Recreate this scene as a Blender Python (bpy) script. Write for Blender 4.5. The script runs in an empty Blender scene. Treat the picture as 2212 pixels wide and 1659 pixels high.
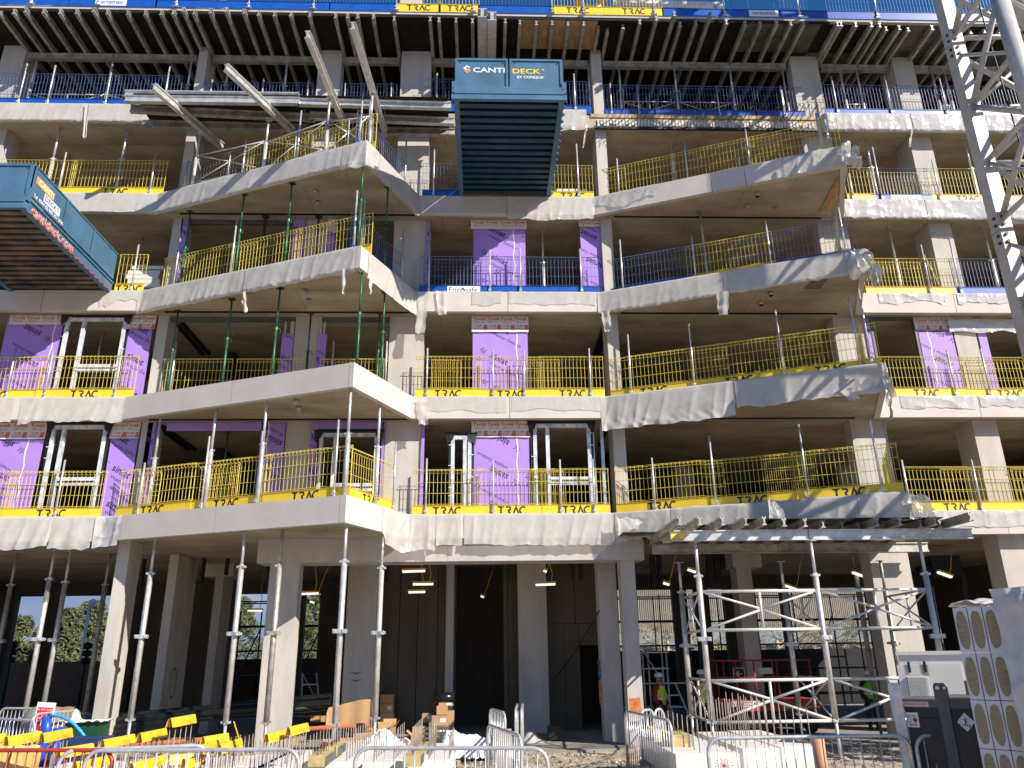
import bpy, bmesh, math, random
from mathutils import Vector, Matrix, noise
random.seed(7)
SC = bpy.context.scene
COL = SC.collection
# ------------------------------------------------------------------ camera
CZ = 2.1; CY = -20.0; FPX = 1661.0
PITCH, YAW, ROLL = math.radians(19.44), math.radians(2.218), math.radians(-0.786)
RM = Matrix.Rotation(-YAW, 3, 'Z') @ Matrix.Rotation(math.pi/2 + PITCH, 3, 'X') @ Matrix.Rotation(ROLL, 3, 'Z')
cam_d = bpy.data.cameras.new('camera')
cam = bpy.data.objects.new('camera', cam_d); COL.objects.link(cam)
cam.matrix_world = Matrix.Translation((0, CY, CZ)) @ RM.to_4x4()
cam_d.sensor_width = 36.0; cam_d.lens = 36.0*FPX/2212.0
cam_d.clip_start = 0.1; cam_d.clip_end = 600
SC.camera = cam
# ------------------------------------------------------------------ sky, sun, exposure
SUN = Vector((1.2, -1.0, 1.06)).normalized()
W = bpy.data.worlds.new('World'); SC.world = W; W.use_nodes = True
wn = W.node_tree; wn.nodes.clear()
sky = wn.nodes.new('ShaderNodeTexSky'); sky.sky_type = 'NISHITA'; sky.sun_disc = False
sky.sun_elevation = math.asin(SUN.z); sky.sun_rotation = math.atan2(SUN.x, SUN.y)
sky.altitude = 100; sky.air_density = 1.0; sky.dust_density = 0.2; sky.ozone_density = 5.0
bg = wn.nodes.new('ShaderNodeBackground'); bg.inputs[1].default_value = 0.08
wo = wn.nodes.new('ShaderNodeOutputWorld')
hsv = wn.nodes.new('ShaderNodeHueSaturation'); hsv.inputs['Saturation'].default_value = 1.25; hsv.inputs['Value'].default_value = 1.12
wn.links.new(sky.outputs[0], hsv.inputs['Color'])
tc = wn.nodes.new('ShaderNodeTexCoord'); sx_ = wn.nodes.new('ShaderNodeSeparateXYZ'); wn.links.new(tc.outputs['Generated'], sx_.inputs[0])
cn = wn.nodes.new('ShaderNodeTexNoise'); cn.inputs['Scale'].default_value = 5.0; cn.inputs['Detail'].default_value = 7
cmap = wn.nodes.new('ShaderNodeMapping'); cmap.inputs['Scale'].default_value = (1, 1, 3); wn.links.new(tc.outputs['Generated'], cmap.inputs[0]); wn.links.new(cmap.outputs[0], cn.inputs['Vector'])
cm = wn.nodes.new('ShaderNodeMapRange'); cm.inputs['From Min'].default_value = 0.10; cm.inputs['From Max'].default_value = 0.34; cm.inputs['To Min'].default_value = 0.95; cm.inputs['To Max'].default_value = 0.0
wn.links.new(sx_.outputs['Z'], cm.inputs['Value'])
cr = wn.nodes.new('ShaderNodeValToRGB'); cr.color_ramp.elements[0].position = .35; cr.color_ramp.elements[1].position = .65
cr.color_ramp.elements[0].color = (1.9, 2.5, 4.3, 1); cr.color_ramp.elements[1].color = (3.3, 3.8, 5.0, 1); wn.links.new(cn.outputs['Fac'], cr.inputs['Fac'])
cx_ = wn.nodes.new('ShaderNodeMix'); cx_.data_type = 'RGBA'; wn.links.new(cm.outputs[0], cx_.inputs[0]); wn.links.new(hsv.outputs[0], cx_.inputs[6]); wn.links.new(cr.outputs['Color'], cx_.inputs[7])
wn.links.new(cx_.outputs[2], bg.inputs[0]); wn.links.new(bg.outputs[0], wo.inputs[0])
sun_d = bpy.data.lights.new('sun', 'SUN'); sun_d.energy = 5.0; sun_d.angle = math.radians(0.5)
sun_d.color = (1.0, 0.925, 0.83)
sun = bpy.data.objects.new('sun', sun_d); COL.objects.link(sun)
sun.rotation_euler = SUN.to_track_quat('Z', 'Y').to_euler(); sun.location = (30, -20, 40)
SC.view_settings.view_transform = 'Standard'; SC.view_settings.look = 'None'
SC.view_settings.exposure = 0.6; SC.view_settings.gamma = 1.0
SC.view_settings.use_curve_mapping = False
SC.cycles.max_bounces = 6; SC.cycles.diffuse_bounces = 3; SC.cycles.transparent_max_bounces = 12
# ------------------------------------------------------------------ measuring helpers (pixels of the photo to rays)
_OX = {1: 0, 2: 1000, 3: 2000, 4: 2932}; _OY = {1: 0, 2: 760, 3: 1500, 4: 2204}
_K = 1100/2212
def P(r, c, x, y): return ((_OX[c]+_K*x)/1.8228, (_OY[r]+_K*y)/1.8228)
def ray(u, v): return RM @ Vector(((u-1106)/FPX, -(v-829.5)/FPX, -1.0))
def aty(u, v, Y):
    d = ray(u, v); t = (Y-CY)/d.y; return Vector((t*d.x, Y, CZ+t*d.z))
def atz(u, v, z):
    d = ray(u, v); t = (z-CZ)/d.z; return Vector((t*d.x, CY+t*d.y, z))
def py(r, c, x, y, Y): return aty(*P(r, c, x, y), Y)
def pz(r, c, x, y, z): return atz(*P(r, c, x, y), z)
# ------------------------------------------------------------------ materials
MATS = {}
def nmat(name, col, rough=0.6, metal=0.0, var=0.12, scale=3.0, bump=0.0, bscale=40.0, col2=None, stretch=(1,1,1),
         alpha=1.0, trans=0.0, emit=None, spec=0.5, detail=6.0, fine=0.0, crease=0.0):
    if name in MATS: return MATS[name]
    m = bpy.data.materials.new(name); m.use_nodes = True; nt = m.node_tree; N = nt.nodes; L = nt.links
    b = N['Principled BSDF']; out = N['Material Output']
    geo = N.new('ShaderNodeNewGeometry')
    mp = N.new('ShaderNodeMapping'); mp.inputs['Scale'].default_value = stretch
    L.new(geo.outputs['Position'], mp.inputs['Vector'])
    n = N.new('ShaderNodeTexNoise'); n.inputs['Scale'].default_value = scale; n.inputs['Detail'].default_value = detail
    n.inputs['Roughness'].default_value = 0.62
    L.new(mp.outputs[0], n.inputs['Vector'])
    rmp = N.new('ShaderNodeValToRGB')
    c2 = col2 if col2 else tuple(max(0, c*(1-2*var)) for c in col)
    c1 = tuple(min(1, c*(1+var*0.6)) for c in col)
    rmp.color_ramp.elements[0].position = 0.30; rmp.color_ramp.elements[1].position = 0.66
    rmp.color_ramp.elements[0].color = (*c2, 1); rmp.color_ramp.elements[1].color = (*c1, 1)
    L.new(n.outputs['Fac'], rmp.inputs['Fac'])
    csock = rmp.outputs['Color']
    if fine > 0:
        n3 = N.new('ShaderNodeTexNoise'); n3.inputs['Scale'].default_value = 45; n3.inputs['Detail'].default_value = 3
        L.new(geo.outputs['Position'], n3.inputs['Vector'])
        mx = N.new('ShaderNodeMix'); mx.data_type = 'RGBA'; mx.blend_type = 'MULTIPLY'; mx.inputs[0].default_value = fine
        L.new(csock, mx.inputs[6])
        r3 = N.new('ShaderNodeValToRGB'); r3.color_ramp.elements[0].position = 0.35; r3.color_ramp.elements[1].position = 0.6
        r3.color_ramp.elements[0].color = (0.45, 0.43, 0.40, 1)
        L.new(n3.outputs['Fac'], r3.inputs['Fac']); L.new(r3.outputs['Color'], mx.inputs[7]); csock = mx.outputs[2]
    L.new(csock, b.inputs['Base Color'])
    b.inputs['Roughness'].default_value = rough; b.inputs['Metallic'].default_value = metal
    b.inputs['Specular IOR Level'].default_value = spec
    if bump > 0:
        n2 = N.new('ShaderNodeTexNoise'); n2.inputs['Scale'].default_value = bscale; n2.inputs['Detail'].default_value = 4
        L.new(geo.outputs['Position'], n2.inputs['Vector'])
        bp = N.new('ShaderNodeBump'); bp.inputs['Strength'].default_value = bump; bp.inputs['Distance'].default_value = 0.02
        L.new(n2.outputs['Fac'], bp.inputs['Height']); L.new(bp.outputs[0], b.inputs['Normal'])
    if crease > 0:
        prev = None                      # fold lines: ridges where stretched noises cross their mean
        for sc_, st, w_, rot_ in ((.8, (1, 1, .35), 1.0, .5), (1.5, (.6, .6, 1.2), .7, -.6), (3.2, (1, 1, .5), .28, .9)):
            m2 = N.new('ShaderNodeMapping'); m2.inputs['Scale'].default_value = st; m2.inputs['Rotation'].default_value = (rot_, rot_*.7, rot_); L.new(geo.outputs['Position'], m2.inputs['Vector'])
            nz = N.new('ShaderNodeTexNoise'); nz.inputs['Scale'].default_value = sc_; nz.inputs['Detail'].default_value = 1.0; L.new(m2.outputs[0], nz.inputs['Vector'])
            s1 = N.new('ShaderNodeMath'); s1.operation = 'SUBTRACT'; s1.inputs[1].default_value = .5; L.new(nz.outputs['Fac'], s1.inputs[0])
            s2 = N.new('ShaderNodeMath'); s2.operation = 'ABSOLUTE'; L.new(s1.outputs[0], s2.inputs[0])
            s3 = N.new('ShaderNodeMath'); s3.operation = 'MULTIPLY_ADD'; s3.inputs[1].default_value = -6*w_; L.new(s2.outputs[0], s3.inputs[0])
            if prev: L.new(prev, s3.inputs[2])
            else: s3.inputs[2].default_value = 1.0
            prev = s3.outputs[0]
        class _A: outputs = [prev]
        ad = _A
        bp = N.new('ShaderNodeBump'); bp.inputs['Strength'].default_value = crease; bp.inputs['Distance'].default_value = 0.03
        L.new(ad.outputs[0], bp.inputs['Height']); L.new(bp.outputs[0], b.inputs['Normal'])
    if emit:
        b.inputs['Emission Color'].default_value = (*emit[:3], 1); b.inputs['Emission Strength'].default_value = emit[3]
    sh = b.outputs[0]
    if trans > 0:
        tr = N.new('ShaderNodeBsdfTranslucent'); L.new(csock, tr.inputs['Color'])
        mx = N.new('ShaderNodeMixShader'); mx.inputs[0].default_value = trans
        L.new(sh, mx.inputs[1]); L.new(tr.outputs[0], mx.inputs[2]); sh = mx.outputs[0]
    if alpha < 1:
        tp = N.new('ShaderNodeBsdfTransparent'); mx = N.new('ShaderNodeMixShader'); mx.inputs[0].default_value = alpha
        L.new(tp.outputs[0], mx.inputs[1]); L.new(sh, mx.inputs[2]); sh = mx.outputs[0]
    L.new(sh, out.inputs['Surface'])
    MATS[name] = m; return m
def soffit_mat(name, a, b2):
    """Concrete struck from plywood: faint joint imprints and stains."""
    m = nmat(name, a, 0.75, var=0.2, scale=0.9, bump=0.15, bscale=25, col2=b2, detail=8, stretch=(0.6, 1.3, 1))
    nt = m.node_tree; N = nt.nodes; L = nt.links; b = N['Principled BSDF']
    src = b.inputs['Base Color'].links[0].from_socket
    geo = N.new('ShaderNodeNewGeometry'); br = N.new('ShaderNodeTexBrick')
    br.inputs['Scale'].default_value = 1.0; br.inputs['Brick Width'].default_value = 2.5; br.inputs['Row Height'].default_value = 1.25
    br.inputs['Mortar Size'].default_value = 0.012; br.inputs['Mortar Smooth'].default_value = 0.3
    br.inputs['Color1'].default_value = (1, 1, 1, 1); br.inputs['Color2'].default_value = (0.86, 0.85, 0.83, 1); br.inputs['Mortar'].default_value = (0.62, 0.6, 0.56, 1)
    L.new(geo.outputs['Position'], br.inputs['Vector'])
    mx = N.new('ShaderNodeMix'); mx.data_type = 'RGBA'; mx.blend_type = 'MULTIPLY'; mx.inputs[0].default_value = 1.0
    L.new(src, mx.inputs[6]); L.new(br.outputs['Color'], mx.inputs[7]); L.new(mx.outputs[2], b.inputs['Base Color'])
    return m
M_CONC = nmat('concrete', (0.52, 0.485, 0.435), 0.8, var=0.10, scale=1.3, bump=0.2, bscale=30, stretch=(1.6, 1.6, 0.45), fine=0.12)
M_SLAB = soffit_mat('concrete_soffit', (0.46, 0.395, 0.29), (0.27, 0.22, 0.15))
M_PRE = nmat('precast', (0.57, 0.525, 0.485), 0.7, var=0.06, scale=1.1, bump=0.08, bscale=60, fine=0.05)
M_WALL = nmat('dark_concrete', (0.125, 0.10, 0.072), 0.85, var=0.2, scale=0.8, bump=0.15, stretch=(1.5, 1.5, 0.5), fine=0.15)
M_PAPER = nmat('sheet_paper', (0.60, 0.57, 0.52), 0.34, var=0.07, scale=2.0, trans=0.2, crease=.16)
M_CLEAR = nmat('sheet_clear', (0.70, 0.68, 0.63), 0.20, var=0.05, scale=3.0, trans=0.2, alpha=0.70, spec=0.9, crease=.22)
M_SHINY = nmat('sheet_shiny', (0.62, 0.595, 0.57), 0.09, var=0.06, scale=3.0, alpha=0.88, spec=1.0, crease=.85)
M_GALV = nmat('galvanised', (0.66, 0.67, 0.68), 0.34, 0.5, var=0.15, scale=8)
M_ALU = nmat('aluminium', (0.66, 0.65, 0.62), 0.38, 0.5, var=0.16, scale=5)
M_REAR = nmat('painted_shade_wall', (0.03, 0.026, 0.02), 0.9, var=.3, scale=3)  # near-black colour stands in for the shade deep inside the floors
M_ALUD = nmat('weathered_aluminium', (0.47, 0.445, 0.40), 0.55, 0.55, var=0.25, scale=4)
M_BOLT = nmat('dark_steel', (0.09, 0.075, 0.065), 0.6, 0.5, var=0.3, scale=20)
M_YEL = nmat('yellow_paint', (0.82, 0.58, 0.035), 0.42, var=0.06, scale=4)
M_YELW = nmat('yellow_wire', (0.80, 0.63, 0.13), 0.45, var=0.1, scale=12)
M_BLUE = nmat('blue_paint', (0.012, 0.09, 0.42), 0.35, var=0.12, scale=4)
M_BLUEW = nmat('blue_wire', (0.12, 0.19, 0.42), 0.4, var=0.2, scale=12)
M_GREYW = nmat('grey_wire', (0.34, 0.34, 0.35), 0.45, 0.4, var=0.2, scale=12)
M_BLK = nmat('black_print', (0.02, 0.018, 0.015), 0.6, var=0.1)
M_WHT = nmat('white_print', (0.82, 0.82, 0.82), 0.5, var=0.03)
M_NAVY = nmat('navy_print', (0.03, 0.08, 0.30), 0.5, var=0.05)
M_RED = nmat('red_print', (0.62, 0.06, 0.05), 0.5, var=0.1)
M_PURP = nmat('purple_board', (0.385, 0.23, 0.66), 0.6, var=0.05, scale=1.5)
M_PRNT = nmat('purple_board_print', (0.05, 0.03, 0.10), 0.6, var=0.1)
M_TYV = nmat('membrane', (0.70, 0.67, 0.64), 0.4, var=0.06, scale=2, bump=0.3, bscale=10)
M_TYVR = nmat('membrane_print', (0.62, 0.13, 0.10), 0.5, var=0.1)
M_TAPE = nmat('joint_tape', (0.82, 0.81, 0.80), 0.4, var=0.05)
M_MEMB = nmat('black_membrane', (0.012, 0.012, 0.013), 0.55, var=0.2)
M_GREEN = nmat('green_prop', (0.035, 0.15, 0.07), 0.45, 0.3, var=0.35, scale=6)
M_PLYB = nmat('black_ply', (0.010, 0.009, 0.008), 0.7, var=0.35, scale=2.0, col2=(0.022, 0.018, 0.015), spec=.15)
M_PLYG = nmat('muddy_ply', (0.11, 0.10, 0.085), 0.8, var=0.4, scale=1.6, col2=(0.018, 0.015, 0.012), detail=9)
M_PLYW = nmat('plywood', (0.50, 0.30, 0.13), 0.65, var=0.25, scale=2.2, stretch=(4, 0.8, 1))
M_WOOD = nmat('timber', (0.50, 0.36, 0.20), 0.7, var=0.2, scale=4)
M_RUST = nmat('rusty_steel', (0.20, 0.10, 0.06), 0.7, 0.4, var=0.35, scale=14)
M_REBAR = nmat('rebar', (0.31, 0.265, 0.22), 0.55, 0.35, var=0.2, scale=20)
M_CDB = nmat('deck_blue', (0.07, 0.165, 0.265), 0.45, var=0.14, scale=1.6, fine=0.15)
M_CDN = nmat('deck_navy', (0.010, 0.045, 0.075), 0.45, var=0.25, scale=2.5)
M_CDR = nmat('deck_red', (0.42, 0.02, 0.04), 0.5, var=0.2)
M_ORNG = nmat('orange_print', (0.85, 0.36, 0.05), 0.5, var=0.08)
M_SALM = nmat('salmon_print', (0.85, 0.36, 0.22), 0.5, var=0.08)
M_MAST = nmat('white_mast_paint', (0.56, 0.54, 0.51), 0.4, var=0.1, scale=3, fine=0.1)
M_GROUND = nmat('ground', (0.46, 0.38, 0.29), 0.9, var=0.3, scale=3, bump=0.6, bscale=14, fine=0.4)
M_FLOOR = nmat('screed', (0.30, 0.27, 0.23), 0.85, var=0.15, scale=1.2, bump=0.2, fine=0.2)
M_CARD = nmat('cardboard', (0.50, 0.30, 0.14), 0.75, var=0.08, scale=2)
M_CARDI = nmat('cardboard_inside', (0.36, 0.22, 0.11), 0.8, var=0.1, scale=2)
M_BAG = nmat('bag_fabric', (0.80, 0.80, 0.80), 0.6, var=0.05, scale=6, bump=0.3, bscale=14)
M_PIPEB = nmat('black_pipe', (0.010, 0.012, 0.012), 0.22, var=0.2, scale=5, spec=.4)
M_PIPEO = nmat('orange_pipe', (0.55, 0.16, 0.06), 0.4, var=0.1, scale=5)
M_FOAM = nmat('foam_block', (0.52, 0.42, 0.19), 0.8, var=0.2, scale=6)
M_REDP = nmat('red_paint', (0.46, 0.05, 0.035), 0.45, var=0.2, scale=4, fine=0.2)
M_OFFW = nmat('generator_paint', (0.70, 0.68, 0.63), 0.45, var=0.05, scale=2)
M_TANK = nmat('tank_black', (0.022, 0.024, 0.027), 0.4, var=0.3, scale=3)
M_TANKG = nmat('tank_grey', (0.11, 0.12, 0.115), 0.5, var=0.2, scale=3)
M_WOOL = nmat('mineral_wool', (0.36, 0.30, 0.185), 0.9, var=0.15, scale=10, bump=0.4, stretch=(1, 1, 6))
M_WRAP = nmat('shrink_wrap', (0.68, 0.69, 0.72), 0.42, var=0.05, scale=4, spec=0.4, crease=.3)
M_WRAP2 = nmat('cloudy_wrap', (0.58, 0.58, 0.59), 0.45, var=0.10, scale=3, spec=.4, crease=.6)
M_YELS = nmat('yellow_sleeve', (0.80, 0.50, 0.035), 0.45, var=0.10, scale=5)
M_CLOTH = nmat('yellow_strap_cloth', (0.66, 0.50, 0.17), 0.85, var=0.15, scale=5)
M_BLUEP = nmat('blue_plastic', (0.02, 0.08, 0.48), 0.35, var=0.1)
M_HOSE = nmat('light_blue_hose', (0.05, 0.32, 0.66), 0.35, var=0.08)
M_SKIN = nmat('skin', (0.45, 0.24, 0.16), 0.6, var=0.08)
M_SWEAT = nmat('red_cloth', (0.26, 0.012, 0.015), 0.85, var=0.15)
M_VEST = nmat('hi_vis_cloth', (0.62, 0.66, 0.06), 0.7, var=0.1)
M_VESTG = nmat('green_hi_vis_cloth', (0.10, 0.55, 0.05), 0.7, var=0.1)
M_TROUS = nmat('dark_cloth', (0.02, 0.022, 0.028), 0.9, var=0.2)
M_HELM = nmat('helmet_white', (0.78, 0.78, 0.75), 0.35, var=0.05)
M_LEAF = nmat('pine_needles', (0.15, 0.175, 0.075), 0.8, var=0.35, scale=0.9, trans=0.25)
M_BARK = nmat('bark', (0.20, 0.12, 0.07), 0.9, var=0.3, scale=6)
M_BIRCH = nmat('pale_bark', (0.42, 0.38, 0.27), 0.85, var=0.2, scale=6)
M_LOUV = nmat('louvre_cladding', (0.34, 0.31, 0.26), 0.6, var=0.06)
M_GLASS = nmat('window_glass', (0.10, 0.15, 0.17), 0.05, 0.0, var=0.05, spec=1.0)
M_HOARD = nmat('hoarding', (0.16, 0.075, 0.04), 0.75, var=0.15, scale=3)
M_SCAF = nmat('black_scaffold', (0.012, 0.013, 0.018), 0.5, 0.3, var=0.2)
M_LITE = nmat('lamp_diffuser', (0.8, 0.8, 0.78), 0.4, var=0.02, emit=(1.0, 0.97, 0.9, 0.75))
M_LAMPY = nmat('lamp_yellow', (0.75, 0.42, 0.04), 0.45, var=0.08)
M_SPRAYO = nmat('orange_spray', (0.62, 0.20, 0.06), 0.8, var=0.3, scale=7)
M_SPRAYB = nmat('blue_spray', (0.05, 0.13, 0.20), 0.8, var=0.3, scale=7)
M_SPRAYR = nmat('red_spray', (0.25, 0.03, 0.03), 0.8, var=0.3, scale=7)
M_MORTAR = nmat('light_mortar', (0.66, 0.61, 0.55), 0.85, var=0.08)
# ------------------------------------------------------------------ mesh helper
class MB:
    def __init__(s): s.v = []; s.f = []
    def quadbox(s, o, a, b, c):
        o, a, b, c = map(Vector, (o, a, b, c)); n = len(s.v)
        s.v += [o, o+a, o+a+b, o+b, o+c, o+a+c, o+a+b+c, o+b+c]
        fs = [(0,3,2,1),(4,5,6,7),(0,1,5,4),(1,2,6,5),(2,3,7,6),(3,0,4,7)]
        if a.cross(b).dot(c) < 0: fs = [tuple(reversed(q)) for q in fs]
        s.f += [tuple(n+i for i in q) for q in fs]; return s
    def box(s, x0, x1, y0, y1, z0, z1): return s.quadbox((x0,y0,z0), (x1-x0,0,0), (0,y1-y0,0), (0,0,z1-z0))
    def tube(s, p, q, r, n=6, r2=None, caps=True, lobes=None):
        p, q = Vector(p), Vector(q); d = q-p
        if d.length < 1e-6: return s
        r2 = r if r2 is None else r2
        d.normalize(); a = d.orthogonal().normalized() if abs(d.z) < 0.95 else Vector((1,0,0))
        a = (a-d*a.dot(d)).normalized(); b = d.cross(a); k = len(s.v)
        for i in range(n):
            t = 2*math.pi*(i+0.5)/n; m = 1.0 if not lobes else lobes[i % len(lobes)]
            e = (a*math.cos(t)+b*math.sin(t))*m
            s.v.append(p+e*r); s.v.append(q+e*r2)
        for i in range(n):
            j = (i+1) % n; s.f.append((k+2*i, k+2*j, k+2*j+1, k+2*i+1))
        if caps:
            s.f.append(tuple(k+2*i for i in reversed(range(n)))); s.f.append(tuple(k+2*i+1 for i in range(n)))
        return s
    def path(s, pts, r, n=6):
        pts = [Vector(p) for p in pts]; k = len(s.v); prev = None
        for i, p in enumerate(pts):
            d = (pts[min(i+1, len(pts)-1)]-pts[max(i-1, 0)]).normalized()
            a = prev if prev else (d.orthogonal().normalized())
            a = (a-d*a.dot(d)).normalized(); prev = a; b = d.cross(a)
            for j in range(n):
                t = 2*math.pi*j/n; s.v.append(p+(a*math.cos(t)+b*math.sin(t))*r)
        for i in range(len(pts)-1):
            for j in range(n):
                j2 = (j+1) % n
                s.f.append((k+i*n+j, k+i*n+j2, k+(i+1)*n+j2, k+(i+1)*n+j))
        s.f.append(tuple(k+j for j in reversed(range(n)))); s.f.append(tuple(k+(len(pts)-1)*n+j for j in range(n)))
        return s
    def prism(s, poly, vec):
        k = len(s.v); n = len(poly); vec = Vector(vec)
        s.v += [Vector(p) for p in poly] + [Vector(p)+vec for p in poly]
        s.f.append(tuple(k+i for i in reversed(range(n)))); s.f.append(tuple(k+n+i for i in range(n)))
        for i in range(n):
            j = (i+1) % n; s.f.append((k+i, k+j, k+n+j, k+n+i))
        return s
    def poly(s, pts):
        k = len(s.v); s.v += [Vector(p) for p in pts]; s.f.append(tuple(range(k, k+len(pts)))); return s
    def grid(s, fn, nu, nv):
        k = len(s.v)
        for i in range(nu+1):
            for j in range(nv+1): s.v.append(Vector(fn(i/nu, j/nv)))
        for i in range(nu):
            for j in range(nv):
                a = k+i*(nv+1)+j; s.f.append((a, a+nv+1, a+nv+2, a+1))
        return s
    def lathe(s, prof, n=12, o=(0,0,0)):
        k = len(s.v); o = Vector(o)
        for r, z in prof:
            for j in range(n):
                t = 2*math.pi*j/n; s.v.append(o+Vector((r*math.cos(t), r*math.sin(t), z)))
        for i in range(len(prof)-1):
            for j in range(n):
                j2 = (j+1) % n; s.f.append((k+i*n+j, k+i*n+j2, k+(i+1)*n+j2, k+(i+1)*n+j))
        return s
    def mesh(s, name, mat, smooth=False, fix=False):
        me = bpy.data.meshes.new(name); me.from_pydata([tuple(v) for v in s.v], [], s.f)
        me.materials.append(mat)
        if fix:
            bm = bmesh.new(); bm.from_mesh(me); bmesh.ops.recalc_face_normals(bm, faces=bm.faces); bm.to_mesh(me); bm.free()
        if smooth:
            me.polygons.foreach_set('use_smooth', [len(p.vertices) == 4 for p in me.polygons])
        me.update(); return me
def O(name, me, parent=None, loc=(0,0,0), rot=None, stuff=False, label=None):
    o = bpy.data.objects.new(name, me); COL.objects.link(o); o.location = loc
    if rot: o.rotation_euler = rot
    if parent is not None: o.parent = parent
    if stuff: o['kind'] = 'stuff'
    if label: o['label'] = label
    return o
def part(name, mb, mat, parent, smooth=False, off=None, stuff=False, label=None):
    if off is not None:
        off = Vector(off); mb.v = [v-off for v in mb.v]
    return O(name, mb.mesh(name, mat, smooth), parent, stuff=stuff, label=label)
LAB = {}
def tag(o, label, cat, group=None):
    o['label'] = label; o['category'] = cat
    if group: o['group'] = group
    LAB.setdefault(label, []).append(o); return o
def thing(name, label, cat, loc=(0,0,0), rz=0.0, group=None):
    o = bpy.data.objects.new(name, None); COL.objects.link(o); o.empty_display_size = 0.2
    o.location = loc; o.rotation_euler = (0, 0, rz); return tag(o, label, cat, group)
def struct(name, mb, mat, smooth=False):
    o = O(name, mb.mesh(name, mat, smooth)); o['kind'] = 'structure'; return o
def single(name, mb, mat, label, cat, group=None, smooth=False, off=(0,0,0)):
    off = Vector(off); mb.v = [v-off for v in mb.v]
    o = O(name, mb.mesh(name, mat, smooth), loc=off); return tag(o, label, cat, group)
ORD = ['leftmost', 'second from the left', 'third from the left', 'fourth from the left', 'fifth from the left', 'sixth from the left',
       'seventh from the left', 'eighth from the left', 'ninth from the left', 'tenth from the left', 'eleventh from the left', 'twelfth from the left',
       'thirteenth from the left', 'fourteenth from the left', 'fifteenth from the left', 'sixteenth from the left', 'seventeenth from the left', 'eighteenth from the left',
       'nineteenth from the left', 'twentieth from the left']
def ordw(i):
    if i < len(ORD): return ORD[i]
    t = {2: 'twenty', 3: 'thirty', 4: 'forty', 5: 'fifty', 6: 'sixty', 7: 'seventy'}
    e = ['', 'first', 'second', 'third', 'fourth', 'fifth', 'sixth', 'seventh', 'eighth', 'ninth']
    n = i+1
    if n % 10 == 0: return t[n//10][:-1]+'ieth from the left'
    return t[n//10]+'-'+e[n % 10]+' from the left'
FLOOR = {1: 'first floor', 2: 'second floor', 3: 'third floor', 4: 'fourth floor', 5: 'fifth floor', 6: 'roof'}
# ------------------------------------------------------------------ lettering
_TC = {}
def text_mesh(s, size, mat, bold=False, sx=1.0):
    key = (s, round(size, 4), mat.name, bold, sx)
    if key in _TC: return _TC[key]
    cu = bpy.data.curves.new('txt', 'FONT'); cu.body = s; cu.size = size; cu.align_x = 'CENTER'; cu.align_y = 'CENTER'
    cu.resolution_u = 2
    if bold: cu.offset = size*0.018
    ob = bpy.data.objects.new('txt', cu); COL.objects.link(ob)
    dg = bpy.context.evaluated_depsgraph_get(); dg.update()
    me = bpy.data.meshes.new_from_object(ob.evaluated_get(dg)); me.materials.clear(); me.materials.append(mat)
    bpy.data.objects.remove(ob); bpy.data.curves.remove(cu)
    for v in me.vertices: v.co = Vector((v.co.x*sx, 0, v.co.y))
    me.name = 'lettering'; _TC[key] = me; return me
def txt(s, size, mat, parent, loc, rot=(0,0,0), bold=False, sx=1.0, name='lettering'):
    return O(name, text_mesh(s, size, mat, bold, sx), parent, loc, rot)
def strip2(mb, pts, w, o=(0,0), sc=1.0, y=0.0):
    """flat mitred stroke in the xz plane"""
    n = len(pts); L = []; R = []
    for i, p in enumerate(pts):
        p = Vector(p)
        d0 = (Vector(pts[i])-Vector(pts[i-1])).normalized() if i > 0 else None
        d1 = (Vector(pts[i+1])-Vector(pts[i])).normalized() if i < n-1 else None
        a = d0 or d1; b = d1 or d0; m = (Vector((-a.y, a.x))+Vector((-b.y, b.x))).normalized()
        k = 1.0/max(0.4, m.dot(Vector((-a.y, a.x))))
        L.append(p+m*w/2*k); R.append(p-m*w/2*k)
    k0 = len(mb.v)
    for a, b in zip(L, R):
        mb.v.append(Vector((o[0]+a.x*sc, y, o[1]+a.y*sc))); mb.v.append(Vector((o[0]+b.x*sc, y, o[1]+b.y*sc)))
    for i in range(n-1): mb.f.append((k0+2*i, k0+2*i+1, k0+2*i+3, k0+2*i+2))
def trac_mesh():
    mb = MB(); h = 0.225
    def pg(pts): mb.poly([(x*h, 0, z*h) for x, z in pts])
    pg([(0.34,0),(0.54,0),(0.54,0.8),(0.62,0.8),(0.86,1),(0,1),(0.2,0.8),(0.34,0.8)])
    strip2(mb, [(1.0,0.91),(1.42,0.91),(1.53,0.82),(1.53,0.63),(1.42,0.53),(1.22,0.53)], 0.18, (0,0), h)
    strip2(mb, [(1.3,0.42),(1.6,0.0)], 0.2, (0,0), h)
    strip2(mb, [(1.85,0.0),(2.2,0.9),(2.55,0.0)], 0.19, (0,0), h)
    strip2(mb, [(3.05+0.42*math.cos(math.radians(a)), 0.5+0.42*math.sin(math.radians(a))) for a in range(55, 306, 25)], 0.18, (0,0), h)
    for v in mb.v: v.x -= 1.7*h
    return mb.mesh('lettering', M_BLK)
ME_TRAC = trac_mesh()
def clip(me, x0, x1, z0, z1):
    me = me.copy(); bm = bmesh.new(); bm.from_mesh(me)
    for co, no in (((x0,0,0),(-1,0,0)), ((x1,0,0),(1,0,0)), ((0,0,z0),(0,0,-1)), ((0,0,z1),(0,0,1))):
        bmesh.ops.bisect_plane(bm, geom=bm.verts[:]+bm.edges[:]+bm.faces[:], plane_co=co, plane_no=no, clear_outer=True)
    bm.to_mesh(me); bm.free(); return me
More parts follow.
